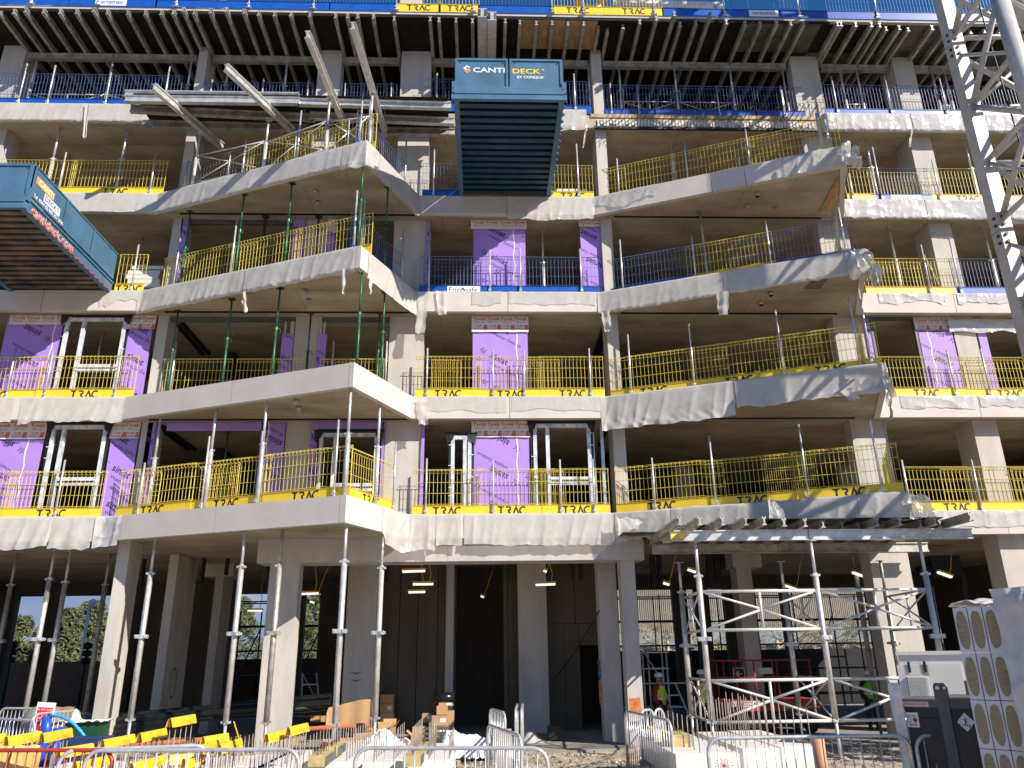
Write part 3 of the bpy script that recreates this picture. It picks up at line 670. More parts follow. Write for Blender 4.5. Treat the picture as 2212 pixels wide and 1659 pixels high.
# ================================================================== edge protection
BAY = {'ML': 'far left straight edge', 'AB': 'left balcony long edge', 'BC': 'left balcony short return', 'CD': 'central straight edge',
       'DE': 'right balcony long edge', 'EF': 'right balcony short return', 'FG': 'far right straight edge', 'AC': 'recess behind left balcony', 'R': 'roof edge'}
_PM = {}
def post_parts(h):
    k = round(h/0.05)
    if k not in _PM:
        hh = k*0.05
        t = MB(); t.tube((0,0,.05), (0,0,hh), .025, 10)
        b = MB(); b.box(-.09,.09,-.05,.05,0,.012); b.tube((0,0,.012),(0,0,.2),.032,8); b.box(-.04,.04,-.045,-.03,.1,.16)
        _PM[k] = (t.mesh('tube', M_GALV, True), b.mesh('base_socket', M_GALV))
    return _PM[k]
POSTS = {
 (1,'ML'): [(3,1,430,1090,535,628)], (1,'AB'): [(3,1,1085,1068,1160,650),(3,1,1590,1015,1705,430),(3,2,15,970,45,405),(3,2,632,915,660,305)],
 (1,'BC'): [(3,2,1103,1025,1113,490)], (1,'CD'): [(3,2,1358,1055,1378,620),(3,2,1895,1058,1895,620),(3,3,425,1050,415,620),(3,3,690,1045,655,620)],
 (1,'DE'): [(3,3,1170,1030,1145,605),(3,3,1650,1000,1605,427),(3,4,512,950,425,352),(3,4,1095,905,960,302)], (1,'EF'): [(3,4,1205,900,1085,310)],
 (1,'FG'): [(3,4,1320,1040,1272,620),(3,4,1885,1045,1785,618)],
 (2,'ML'): [(2,1,45,1615,120,1220),(2,1,350,1610,415,1235),(2,1,905,1610,975,1240)], (2,'AC'): [(2,1,1345,1560,1385,1180),(2,2,620,1365,640,1175)],
 (2,'BC'): [(2,2,1040,1480,1045,1175)],
 (2,'CD'): [(2,2,1365,1615,1370,1228),(2,2,1893,1610,1893,1240),(2,2,2143,1610,2137,1240),(2,3,660,1612,650,1233)],
 (2,'DE'): [(2,3,980,1598,960,1115),(2,3,1480,1535,1427,1037),(2,3,2190,1450,2120,928),(2,4,920,1370,843,838)], (2,'EF'): [(2,4,1010,1365,885,855)],
 (2,'FG'): [(2,4,1680,1615,1548,1240),(2,4,1955,1612,1870,1235)],
 (3,'ML'): [(2,1,1040,762,1110,412)], (3,'AB'): [(2,1,1375,720,1455,275),(2,1,1825,630,1895,185),(2,2,790,430,798,-10)],
 (3,'BC'): [(2,2,858,415,878,0),(2,2,1170,690,1187,295)], (3,'CD'): [(2,2,1383,780,1385,320),(2,2,1868,790,1870,450),(2,2,2112,790,2097,435),(2,3,585,790,568,440)],
 (3,'DE'): [(2,3,912,765,930,355),(2,3,1487,660,1470,337),(2,3,2085,555,2037,220),(2,4,750,460,706,127)], (3,'EF'): [(2,4,800,450,735,145)],
 (3,'FG'): [(2,4,1475,785,1410,412),(2,4,1715,780,1622,350)],
 (4,'ML'): [(1,1,0,1370,40,1185),(1,1,460,1510,525,1205),(1,1,1185,1520,1228,1212)], (4,'AB'): [(1,1,1460,1480,1490,1270),(1,1,1920,1360,1945,1097),(1,2,340,1255,360,860),(1,2,838,1125,838,712)],
 (4,'BC'): [(1,2,905,1100,918,722),(1,2,1195,1435,1205,1098)], (4,'CD'): [(1,2,1420,1555,1447,1133),(1,3,562,1565,558,1137)],
 (4,'DE'): [(1,3,880,1515,867,1258),(1,3,1425,1410,1412,1125),(1,3,1915,1290,1875,1020),(1,4,610,1165,555,892)], (4,'EF'): [(1,4,670,1150,635,900)],
 (4,'FG'): [(1,4,860,1570,825,1380),(1,4,1090,1565,1018,1145),(1,4,1550,1565,1480,1270)],
 (5,'ML'): [(1,1,145,800,210,510),(1,1,375,805,450,517),(1,1,835,805,890,510),(1,1,1310,740,1333,520)],
 (5,'AC'): [(1,1,1670,750,1685,612),(1,1,2080,765,2090,625),(1,2,430,795,433,632),(1,2,710,890,725,660),(1,2,1088,810,1090,655)],
 (5,'CD'): [(1,2,1445,820,1455,582),(1,3,535,870,520,590)], (5,'DF'): [(1,3,825,925,808,660),(1,3,1043,925,1035,672),(1,3,1680,930,1650,680),(1,3,2200,930,2150,675),(1,4,320,930,275,675)],
 (5,'FG'): [(1,4,735,875,685,605),(1,4,1165,880,1108,603),(1,4,1605,885,1535,617)],
 (6,'R'): [(1,1,230,75,240,-40),(1,1,765,85,775,-40),(1,1,1385,95,1400,-40),(1,1,1958,115,1970,-40),(1,2,463,140,468,-40),(1,2,1122,140,1122,-40),(1,2,1735,155,1730,-40),
           (1,3,352,165,340,-40),(1,3,602,170,590,-40),(1,3,1165,155,1150,-40),(1,3,1725,180,1690,-40),(1,4,445,170,405,-40),(1,4,1065,185,1010,-40)]}
BAY['DF'] = 'right bay behind the rebar'
ZR = ZD+0.26
for (L, seg), lst in POSTS.items():
    for k, (r, c, xb, yb, xt, yt) in enumerate(lst):
        if seg in SEG:
            ins = 0.07 if seg in ('ML','CD','FG') else {1: .14, 2: .28, 3: .38, 4: .38}.get(L, .1); t, zb = seg_hit(seg, r, c, xb, yb, ins); p, n, i = along(t)
            q = PTS[SEG[seg]]-SEGN[SEG[seg]]*ins+SEGD[SEG[seg]]*(t-CUM[SEG[seg]]); zt = seg_hit(seg, r, c, xt, yt, ins)[1]; rz = math.atan2(SEGD[SEG[seg]].y, SEGD[SEG[seg]].x)
        else:
            Y = {'AC': 0.25, 'DF': 0.25, 'R': -0.985}[seg]
            q = py(r, c, xb, yb, Y); zt = py(r, c, xt, yt, Y).z; rz = 0
            if L == 5 and seg == 'AC': q = py(r, c, xt, yt, 0.35); zt = q.z
        z0 = (ZT[L]-0.045) if L < 6 else ZR-.02
        h = max(0.6, min(2.0, zt-z0)) if L < 6 else 1.5
        nm = thing('edge_post', f'galvanised edge post, {ordw(k) if len(lst)>1 else "the only one"} on the {FLOOR[L]} {BAY[seg]}', 'post', (q.x, q.y, z0), rz, 'edge protection posts')
        a, b = post_parts(h); O('tube', a, nm); O('base_socket', b, nm)
# ---- barriers
_BM = {}
def bar_parts(w, col):
    k = (round(w, 1), col)
    if k not in _BM:
        L_ = k[0]; m = {'y': M_YELW, 'b': M_BLUEW, 'g': M_GREYW}[col]; rr = .0064 if col == 'y' else .0055; H = 1.27
        mb = MB(); n = int(L_/0.105)
        for j in range(n+1):
            x = .01+j*(L_-.02)/n
            mb.tube((x,0,.26),(x,0,H-.1), rr, 4, caps=False); mb.tube((x,0,H-.1),(x,-.06,H-.045), rr, 4, caps=False); mb.tube((x,-.06,H-.045),(x,0,H), rr, 4, caps=False)
        for z, y in ((.34,0),(.63,0),(.92,0),(H-.1,0),(H-.045,-.06),(H,0)): mb.tube((0,y-.008,z),(L_,y-.008,z), rr, 4, caps=False)
        for x in (.01, L_-.01): mb.tube((x,0.012,.0),(x,0.012,H), rr*1.2, 4, caps=False)
        wire = mb.mesh('wire_mesh', m)
        tb = MB(); tb.box(0, L_, -.03, -.02, 0.0, .30); tb.box(0, L_, -.045, -.0305, .29, .30); tb.box(0,.012,-.0195,.01,0,.30)
        toe = tb.mesh('toe_board', M_YEL if col == 'y' else M_BLUE)
        _BM[k] = (wire, toe)
    return _BM[k]
CN = {'y': 'yellow', 'b': 'blue', 'g': 'grey'}
def barrier(L, seg, p, rz, w, col, k, text='TRAC', toe=True, flat=0, z0=None, back=False, n=9):
    z0 = ZT[L]-.045 if z0 is None else z0
    o = thing('mesh_barrier', f'{CN[col]} mesh barrier{" behind another" if back else ""}, {(ordw(k) if n>1 else "lone")}, {FLOOR[L]} {BAY[seg]}'.replace(' from the left', ' from left') if True else '', 'safety barrier', (p.x, p.y, z0), rz, 'mesh edge barriers')
    a, b = bar_parts(w, col); w = round(w, 1); wm = O('wire_mesh', a, o, stuff=True)
    if toe:
        t = O('toe_board', b, o)
        if text == 'TRAC': O('lettering', ME_TRAC, t, (w*.5, -.0335, .04))
        elif text:
            pl = MB(); pl.box(w*.3, w*.3+.95, -.036, -.0302, .03, .28); part('printed_panel', pl, M_WHT, t)
            if text == 'Fortisafe':
                txt('Fort', .24, M_BLK, t, (w*.3+.24, -.038, .16)); txt('safe', .24, M_BLK, t, (w*.3+.70, -.038, .16))
                kk = MB(); kk.poly([(w*.3+.45,-.0385,.25),(w*.3+.53,-.0385,.14),(w*.3+.49,-.0385,.12),(w*.3+.42,-.0385,.20)]); part('logo', kk, M_BLK, t)
            else: txt(text, .2, M_NAVY, t, (w*.3+.47, -.038, .165), bold=True)
    return o
def run(L, seg, t0, t1, col, text='TRAC', ins=None, k0=0, toe=True, n_words=9, pan=2.2, texts=None):
    i = SEG[seg]; ins = ins if ins is not None else (0.14 if seg in ('ML','CD','FG') else {1: .22, 2: .36, 3: .46, 4: .46}[L])
    n = max(1, round((t1-t0)/pan)); w = (t1-t0)/n; rz = math.atan2(SEGD[i].y, SEGD[i].x)
    rs = random.Random(L*31+i*7+k0)
    for k in range(n):
        off = 0.012*(k % 2)
        q = PTS[i]-SEGN[i]*(ins+off)+SEGD[i]*(t0-CUM[i]+k*w-0.02)
        barrier(L, seg, q, rz+rs.uniform(-.004,.004), w+.12, col, k0+k, (texts[k] if texts else text) if n > 0 else None, toe, n=n_words, z0=ZT[L]-.045+rs.uniform(-.012,.015))
    return k0+n
def runback(L, seg, lst, col, k0=0):
    """short lengths of overlapping mesh standing just inside the first row"""
    i = SEG[seg]; rz = math.atan2(SEGD[i].y, SEGD[i].x)
    for k, (t, w) in enumerate(lst):
        q = PTS[i]-SEGN[i]*(0.36 if seg in ('ML','CD','FG') else .62)+SEGD[i]*(t-CUM[i]); barrier(L, seg, q, rz+.012*((-1)**k), w, col, k0+k, None, False, back=True, n=len(lst))
def E(seg): i = SEG[seg]; return CUM[i], CUM[i+1]
for L in (1, 2, 3, 4):
    a, b = E('ML'); t0 = 1.5
    if L == 1: run(1,'ML',t0,b-.35,'y')
    if L == 2: run(2,'ML',t0,b+0.0,'y')
    if L == 3: run(3,'ML',T('ML',2,1,905,700),b-.2,'y')
    if L == 4: run(4,'ML',T('ML',1,1,-200,1400),b+.0,'y')
run(1,'AB',CUM[1]+.1,CUM[2]-.15,'y'); runback(1,'AB',[(CUM[1]+.3,.7),(CUM[1]+2.3,1.2)],'y')
run(1,'BC',CUM[2]+.25,CUM[3]-.55,'y'); run(1,'CD',CUM[3]+.1,CUM[4]-.1,'y',pan=1.7); runback(1,'CD',[(CUM[3]+3.2,.9)],'y')
run(1,'DE',CUM[4]+.1,CUM[5]-.15,'y'); runback(1,'DE',[(CUM[4]+2.3,.6),(CUM[4]+3.9,1.2)],'y'); run(1,'EF',CUM[5]+.3,CUM[6]-.6,'y',n_words=1,text=None); run(1,'FG',CUM[6]+.5,CUM[7],'y'); runback(1,'FG',[(CUM[6]+1.6,1.0),(CUM[6]+3.6,.9)],'y')
for k, (xa, xb) in enumerate(((-8.9,-7.0),(-6.9,-5.0),(-4.6,-2.8))): barrier(2,'AC',Vector((xa,.3)),0,xb-xa,'y',k,None,False)
run(2,'CD',CUM[3]+.08,CUM[4]-.05,'y',pan=1.8); runback(2,'CD',[(CUM[3]+.5,.8),(CUM[3]+2.9,1.2)],'y')
run(2,'DE',CUM[4]+.1,CUM[5]-.1,'y'); runback(2,'DE',[(CUM[4]+2.3,1.0),(CUM[4]+4.4,1.3)],'y'); run(2,'EF',CUM[5]+.25,CUM[6]-.9,'y',n_words=1,text=None); run(2,'FG',CUM[6]+.3,CUM[7],'y'); runback(2,'FG',[(CUM[6]+3.0,1.6)],'y')
run(3,'AB',CUM[1]+.2,CUM[2]-.1,'y'); runback(3,'AB',[(CUM[1]+.3,.8),(CUM[1]+2.6,.7)],'y'); run(3,'BC',CUM[2]+.2,CUM[3]-.1,'b',text=None,pan=1.3)
run(3,'CD',CUM[3]+.1,CUM[4]-.1,'b',texts=['Fortisafe',None],pan=2.6); runback(3,'CD',[(CUM[3]+.5,1.4)],'b')
ta = T('DE',2,3,1410,600); tb = T('DE',2,3,2080,450); k = run(3,'DE',CUM[4]+.05,ta,'b',text=None); k = run(3,'DE',ta,tb,'y',text=None,k0=k); run(3,'DE',tb,CUM[5]-.1,'b',text=None,k0=k); runback(3,'DE',[(ta+1.2,1.3)],'b')
run(3,'EF',CUM[5]+.3,CUM[6]-.9,'y',n_words=1,text=None)
ta = T('FG',2,4,1680,700); k = run(3,'FG',CUM[6]+.35,ta,'y',text=None); run(3,'FG',ta+.02,CUM[7],'b',text=None,k0=k); runback(3,'FG',[(CUM[6]+.4,1.9)],'y')
ta = T('AB',1,1,1870,1290); k = run(4,'AB',CUM[1]+.3,ta,'g',text=None,toe=False); run(4,'AB',ta,CUM[2]-.1,'y',text=None,k0=k,pan=1.9); runback(4,'AB',[(ta+1.2,.9),(ta+2.4,.7)],'y')
run(4,'BC',CUM[2]+.15,CUM[3]-.1,'b',text=None,pan=1.3); run(4,'CD',CUM[3]+.1,T('CD',1,2,1630,1450),'b',text=None,pan=1.0); run(4,'CD',T('CD',1,3,350,1450),CUM[4]-.05,'y',k0=2)
run(4,'DE',CUM[4]+.05,CUM[5]-.05,'y',text=None,pan=2.3); runback(4,'DE',[(CUM[4]+.2,.7),(CUM[4]+4.6,.9)],'y'); run(4,'EF',CUM[5]+.3,CUM[6]-.9,'y',n_words=1,text=None)
ta, tb = T('FG',1,4,1035,1550), T('FG',1,4,1490,1550); k = run(4,'FG',CUM[6]+.3,ta,'y',text=None); k = run(4,'FG',ta,tb,'b',text='vertemax',k0=k,pan=1.9); run(4,'FG',tb,CUM[7],'y',k0=k); runback(4,'FG',[(ta+.1,1.7)],'y')
# fifth floor: all blue, set on the slab edge
k = run(5,'ML',T('ML',1,1,-150,700),CUM[1],'b',text=None)
for q, (xa, xb) in enumerate(((-8.95,-7.2),(-7.1,-5.5),(-4.6,-2.75))): barrier(5,'AC',Vector((xa,.4)),0,xb-xa,'b',q,None,True)
run(5,'CD',CUM[3]+.1,CUM[4]+.0,'b',text=None)
for q in range(4): barrier(5,'DF',Vector((3.9+q*1.65,.3)),0,1.6,'b',q,None,True)
run(5,'FG',CUM[6]+.1,CUM[7],'b',text=None,pan=2.4)
# roof edge row
rx = [py(1,1,-60,60,-.93).x]
edges = [((1,1,540,60),'b',None),((1,1,1230,60),'b','vertemax'),((1,1,2000,80),'b',None),((1,2,590,120),'b',None),((1,2,1125,120),'b',None),((1,2,1460,120),'y','TRAC'),((1,2,1775,130),'y','TRAC'),((1,3,345,150),'b',None),
         ((1,3,765,150),'y','TRAC'),((1,3,1225,160),'y','TRAC'),((1,3,1790,160),'b',None),((1,4,330,150),'b','vertemax'),((1,4,1050,160),'b',None),((1,4,1600,170),'b',None),((1,4,2300,180),'b',None)]
x0 = rx[0]
for q, (cp, col, tx) in enumerate(edges):
    x1 = py(*cp, -.93).x; n = max(1, round((x1-x0)/2.6)); w = (x1-x0)/n
    for j in range(n): barrier(6,'R',Vector((x0+j*w,-.93)),0,w+.03,col,q*3+j if n < 4 else q*3+j,tx if j == n-1 or tx == 'TRAC' else None,True,z0=ZR-.03)
    x0 = x1
# ================================================================== loose plastic sheets over the edge panels
def film(label, L, t0, t1, drop, mat, seed=0, *, rag=.06, amp=.05, swag=0.0, name='plastic_sheet', rise=0.0, tuck=0.0, top=.09, free=.10):
    nu = max(10, int((t1-t0)/.035)); nv = 22
    def nrm(t):
        p, n, i = along(t); n = n.copy()
        for k in range(1, 7):
            d = t-CUM[k]
            if abs(d) < .12: m = mitre(k); w = 1-abs(d)/.12; n = n*(1-w)+m*w
        return p, n
    def fn(a, b):
        t = t0+(t1-t0)*a; p, n = nrm(t)
        e = min(a, 1-a)*(t1-t0)
        d_ = drop*(1+rag*noise.noise(Vector((t*1.3, seed*3.1, .5)))+rag*.5*noise.noise(Vector((t*4.7, seed*1.7, 2)))) - swag*drop*abs(math.sin(t*1.9+seed))*.5
        tilt = (e < .25)*rag*drop*.6*noise.noise(Vector((seed*9.1, a*2, 0)))
        s = b*(d_+top+tilt)                               # distance along the sheet from its inner top edge
        if s < top: return (p.x-n.x*(top-s), p.y-n.y*(top-s), ZT[L]+.008+.02*abs(noise.noise(Vector((t*3, s*9, seed)))) + rise*max(0, noise.noise(Vector((t*1.7, 3, seed)))))
        s -= top; z = ZT[L]+.006-s; o = .010
        f1 = noise.noise(Vector((t*1.6+s*2.2, s*1.2, seed*2.3))); f2 = noise.noise(Vector((t*5.5-s*4, s*5, seed+4))); f3 = noise.noise(Vector((t*13+s*9, s*13, seed+9)))
        rg = lambda v, q: max(0.0, 1-abs(v)*q)
        f4 = noise.noise(Vector((t*2.6+s*.5, s*.35, seed*1.9+20))); f5 = noise.noise(Vector(((t+s*.9)*3.1, (s-t*.5)*1.1, seed+31))); f6 = noise.noise(Vector(((t-s*.8)*6.3, s*2.1, seed+47)))
        hang = min(1.5, .35+s/FH)
        o += amp*(.25*max(0, f1)+.36*rg(f4, 2.4)**2*hang*(1 if free > .15 or s > FH else .6)+.13*rg(f5, 2.6)**2+.03*rg(f6, 4.0)**2)*min(1, s/.10+.12)
        x_in = 0
        if s > FH:
            ex = s-FH
            if tuck > 0:
                z = ZB[L]-.02-.05*abs(f2)-.4*ex*(1-tuck); x_in = min(.2, ex)*tuck
            else: o += free*ex*(f1+.3)+.05*ex*f2*2
        o = max(.008, o)-x_in
        return (p.x+n.x*o, p.y+n.y*o, z)
    mb = MB(); mb.grid(fn, nu, nv)
    p, n, i = along((t0+t1)/2); off = Vector((p.x, p.y, ZB[L]))
    o = single(name, mb, mat, label, 'plastic sheet', 'plastic sheets over the balcony edges', True, off); return o
def tail(label, L, seg, r, c, xt, yt, xb, yb, w, mat=M_PAPER, seed=0):
    """torn strip hanging off an edge panel"""
    i = SEG[seg]; t, z0 = seg_hit(seg, r, c, xt, yt, -.05); t2, z1 = seg_hit(seg, r, c, xb, yb, -.05)
    def fn(a, b):
        tt = t+(t2-t)*b+(a-.5)*w*(1-.25*b+.25*noise.noise(Vector((b*4, seed, 1)))); q = PTS[i]+SEGD[i]*(tt-CUM[i])+SEGN[i]*(.05+.07*noise.noise(Vector((b*3, a*2, seed)))*b+.015*math.sin(a*7+seed))
        z = z0+(z1-z0)*(b+.06*b*noise.noise(Vector((a*5, seed, 7)))); return (q.x, q.y, z)
    mb = MB(); mb.grid(fn, 6, 18); p = PTS[i]+SEGD[i]*(t-CUM[i])
    return single('plastic_strip', mb, mat, label, 'plastic strip', 'torn plastic strips', True, Vector((p.x, p.y, z0)))
film('grey sheet stretched over the fifth floor edge at far left', 5, .5, T('ML',1,1,665,880), .74, M_PAPER, 1, tuck=.6, amp=.035)
film('grey sheet ending beside the aluminium beams on the fifth floor edge', 5, T('ML',1,1,670,880), CUM[1]-.02, .76, M_PAPER, 2, tuck=.6, amp=.035)
film('white sheet with a torn end on the fifth floor edge beside the hanging blue deck', 5, T('CD',1,3,300,930), CUM[4]-.1, .80, M_CLEAR, 3, amp=.08, rag=.1)
film('glossy sheet over the fifth floor edge, left of the seam, far right', 5, CUM[6]+.02, T('FG',1,4,1310,950), .76, M_SHINY, 4, tuck=.5, amp=.06)
film('glossy sheet over the fifth floor edge behind the white crane mast', 5, T('FG',1,4,1325,950), CUM[7]-.2, .74, M_SHINY, 5, tuck=.5, amp=.06)
film('beige sheet over the fourth floor edge at far left behind the blue deck', 4, 1.0, T('ML',1,1,1110,1580), .66, M_PAPER, 6, amp=.03)
film('long white sheet wrapping the fourth floor left balcony edge', 4, CUM[1]-.6, T('AB',1,2,700,1250), .76, M_PAPER, 7, tuck=.5, amp=.05, rag=.08)
film('crumpled clear sheet around the corner of the fourth floor left balcony', 4, T('AB',1,2,702,1250), CUM[2]+.55, .82, M_CLEAR, 8, amp=.14, rag=.12, rise=.05)
film('clear sheet down the short return of the fourth floor left balcony', 4, CUM[2]+.6, CUM[3]+.02, .78, M_PAPER, 9, amp=.05)
film('grey sheet under the hanging blue deck on the fourth floor edge', 4, CUM[3]+.05, T('CD',2,2,2000,100), .76, M_PAPER, 10, tuck=.5, amp=.03)
film('cream sheet right of the blue deck on the fourth floor edge', 4, T('CD',2,2,2005,100), CUM[4]-.05, .84, M_CLEAR, 11, amp=.06, rag=.1)
film('clear sheet sagging off the start of the fourth floor right balcony', 4, CUM[4]-.03, T('DE',1,3,1180,1500), .50, M_CLEAR, 12, amp=.12, rag=.35, swag=.5)
film('big loose flap at the tip of the fourth floor right balcony', 4, T('DE',1,4,300,1260), CUM[5]+.75, .62, M_CLEAR, 13, amp=.20, rag=.25, rise=.12)
film('glossy sheet over the fourth floor edge, left of the dangling string', 4, CUM[6]+.05, T('FG',2,4,1430,110), .70, M_SHINY, 14, tuck=.4, amp=.06)
film('glossy sheet over the fourth floor edge, right of the dangling string', 4, T('FG',2,4,1435,110), CUM[7]-.2, .70, M_SHINY, 15, tuck=.4, amp=.06)
film('thin sheet drooping into a point on the third floor edge by the left blue deck', 3, T('ML',2,1,800,820), T('ML',2,1,1130,800), .46, M_CLEAR, 16, amp=.08, rag=.5, swag=.4)
film('white sheet wrapping the left half of the third floor left balcony edge', 3, CUM[1]-.1, T('AB',2,1,1930,700), .82, M_PAPER, 17, tuck=.3, amp=.06, rag=.1)
film('white sheet wrapping the right half of the third floor left balcony edge', 3, T('AB',2,1,1935,700), T('AB',2,2,800,500), .80, M_PAPER, 18, tuck=.3, amp=.06, rag=.1)
film('cream sheet over the short return of the third floor left balcony', 3, CUM[2]+.35, CUM[3]+.05, .78, M_PAPER, 19, amp=.05)
film('small clear patch draped on the third floor central edge', 3, T('CD',2,2,1725,850), T('CD',2,2,1965,850), .42, M_CLEAR, 20, amp=.05, rag=.3, swag=.3)
film('clear sheet drooping on the third floor central edge under the blue toe board', 3, T('CD',2,2,2020,850), CUM[4]-.12, .42, M_CLEAR, 21, amp=.05, rag=.2, swag=.2)
film('pale sheet wrapping the first half of the third floor right balcony edge', 3, CUM[4]-.08, T('DE',2,3,1680,700), .74, M_PAPER, 22, tuck=.3, amp=.05, rag=.08)
film('pale sheet wrapping the outer half of the third floor right balcony edge', 3, T('DE',2,3,1745,700), CUM[5]-.45, .70, M_PAPER, 23, tuck=.3, amp=.05, rag=.08)
film('torn flap blowing at the tip of the third floor right balcony', 3, CUM[5]-.42, CUM[5]+.8, .80, M_CLEAR, 24, amp=.22, rag=.3, rise=.08)
film('clear sheet draped over the top of the third floor edge at far right', 3, T('FG',2,4,1060,830), T('FG',2,4,1590,830), .36, M_SHINY, 25, amp=.05, rag=.4, swag=.3)
film('clear sheet with a pointed corner on the third floor edge beside the mast', 3, T('FG',2,4,1680,830), CUM[7]-.2, .38, M_SHINY, 26, amp=.07, rag=.4, swag=.3)
film('small sheet at the far left end of the second floor edge', 2, 1.5, T('ML',3,1,105,230), .68, M_PAPER, 27, amp=.05, rag=.12)
film('creased cream sheet on the second floor edge under the TRAC board at left', 2, T('ML',3,1,165,230), CUM[1]+.05, .72, M_CLEAR, 28, amp=.08, rag=.12)
film('sheet taped along the top of the second floor central edge, left of the joint', 2, T('CD',3,2,1385,200), T('CD',3,2,2000,200), .42, M_CLEAR, 29, amp=.035, rag=.2)
film('sheet taped along the top of the second floor central edge, right of the joint', 2, T('CD',3,2,2040,200), CUM[4]-.1, .40, M_CLEAR, 30, amp=.035, rag=.2)
film('long grey sheet hanging below the second floor right balcony edge', 2, CUM[4]-.15, T('DE',3,3,1790,130), .98, M_PAPER, 31, amp=.06, rag=.07, free=.2)
film('grey folded sheet on the outer half of the second floor right balcony', 2, T('DE',3,3,1805,130), CUM[5]-.02, .80, M_PAPER, 32, amp=.07, rag=.12)
film('crumpled sheet around the tip of the second floor right balcony', 2, CUM[5]+.0, CUM[5]+.9, .85, M_CLEAR, 33, amp=.16, rag=.2, rise=.05)
film('clear sheet along the top of the second floor edge at far right', 2, T('FG',3,4,1240,200), T('FG',3,4,1830,200), .34, M_SHINY, 34, amp=.04, rag=.3, swag=.2)
film('clear sheet right of the joint on the second floor edge at far right', 2, T('FG',3,4,1870,200), CUM[7]-.2, .34, M_SHINY, 35, amp=.04, rag=.3, swag=.2)
film('long clear sheet hanging below the first floor edge at far left', 1, 1.2, T('ML',3,1,400,1180), .80, M_CLEAR, 36, amp=.09, rag=.10, free=.2)
film('clear sheet with folds below the first floor edge at left', 1, T('ML',3,1,410,1180), T('ML',3,1,740,1180), .84, M_CLEAR, 37, amp=.10, rag=.12, free=.2)
film('wrinkled glassy sheet at the start of the first floor left balcony', 1, T('ML',3,1,750,1180), CUM[1]+.55, .80, M_SHINY, 38, amp=.10, rag=.08, free=.2)
film('big clear sheet over the short return of the first floor left balcony', 1, T('BC',3,2,1010,1100), CUM[3]+.7, .96, M_CLEAR, 39, amp=.12, rag=.12, free=.25)
film('sheet hanging below the first floor edge over the entrance, left part', 1, CUM[3]+.72, T('CD',3,2,1650,1150), .84, M_CLEAR, 40, amp=.07, rag=.1, free=.2)
film('sheet hanging below the first floor edge over the entrance, right part', 1, T('CD',3,2,1665,1150), CUM[4]+.05, .82, M_CLEAR, 41, amp=.08, rag=.1, free=.2)
film('draped sheet ending in a point beside the formwork canopy', 1, CUM[4]+.07, CUM[4]+1.5, .85, M_PAPER, 42, amp=.12, rag=.25, swag=.2)
film('creased sheet on the first floor right balcony above the formwork canopy', 1, CUM[4]+1.52, CUM[5]-1.1, .64, M_PAPER, 43, amp=.09, rag=.1, rise=.06)
film('crumpled white sheet at the tip of the first floor right balcony', 1, CUM[5]-1.08, CUM[6]-.6, .64, M_CLEAR, 44, amp=.16, rag=.15, rise=.12)
film('clear sheet hanging on the first floor edge at far right', 1, CUM[6]-.4, CUM[7]-.2, .46, M_SHINY, 45, amp=.06, rag=.15)
tail('strip of sheet dangling under the fifth floor edge at far left', 5, 'ML', 1,1,690,830,670,1090, .14, seed=1)
tail('thin twisted string of sheet hanging beside the hanging blue deck', 5, 'CD', 1,3,620,1010,595,1170, .05, seed=2)
tail('short strip hanging from the glossy fifth floor sheet beside the mast', 5, 'FG', 1,4,1330,1010,1305,1165, .07, seed=3)
tail('wide strip dangling from the third floor left balcony, left one', 3, 'AB', 2,1,1925,780,1940,945, .14, seed=4)
tail('wide strip dangling from the third floor left balcony beside the corner', 3, 'AB', 2,2,705,600,708,800, .15, seed=5)
tail('curled strip dangling from the short return of the third floor left balcony', 3, 'BC', 2,2,925,660,920,800, .10, seed=6)
tail('long clear strip hanging over the column below the third floor central edge', 3, 'CD', 2,2,1345,790,1315,1110, .33, M_CLEAR, 7)
tail('clear pointed rag hanging on the third floor central edge', 3, 'CD', 2,2,1480,775,1490,965, .30, M_CLEAR, 8)
tail('strip hanging from the start of the third floor right balcony', 3, 'DE', 2,3,770,940,795,1095, .26, seed=9)
tail('foot shaped rag hanging from the middle of the third floor right balcony', 3, 'DE', 2,3,1700,780,1705,965, .34, seed=10)
tail('rag hanging from the tip of the third floor right balcony', 3, 'EF', 2,4,1010,590,1050,720, .7, seed=11)
tail('clear rag hanging over the column below the second floor central edge', 2, 'CD', 3,2,1335,150,1340,345, .38, M_CLEAR, 12)
tail('strip hanging from the tip of the second floor right balcony', 2, 'EF', 3,4,1150,150,1160,310, .8, seed=13)
tail('folded rag on the second floor right balcony near its tip', 2, 'DE', 3,4,800,60,870,150, .35, seed=14)
def flap(label, quad, Y, amp, seed, mat=M_CLEAR):
    """loose corner of sheet blown away from a balcony tip; quad is its four corners, anticlockwise from top left"""
    c = [py(*p, Y) for p in quad]
    def fn(a, b):
        v = c[0]*(1-a)*(1-b)+c[3]*a*(1-b)+c[1]*(1-a)*b+c[2]*a*b
        k = noise.noise(Vector((a*2.3, b*2.1, seed))); k2 = noise.noise(Vector((a*6, b*5, seed+5)))
        return v+Vector((.10*k*math.sin(math.pi*b), -amp*(k+.35*k2)+.35*a*amp, .14*noise.noise(Vector((a*3, b*3, seed+9)))+.05*k2))
    mb = MB(); mb.grid(fn, 22, 18); single('plastic_flap', mb, mat, label, 'plastic sheet', 'plastic sheets over the balcony edges', True, c[0])
flap('big blown flap of clear sheet off the tip of the fourth floor right balcony', ((1,4,735,1180),(1,4,790,1290),(1,4,930,1330),(1,4,930,1130)), -2.75, .22, 1)
flap('bunched corner of sheet standing up on the tip of the fourth floor right balcony', ((1,4,735,1150),(1,4,760,1260),(1,4,850,1230),(1,4,825,1110)), -2.8, .12, 2)
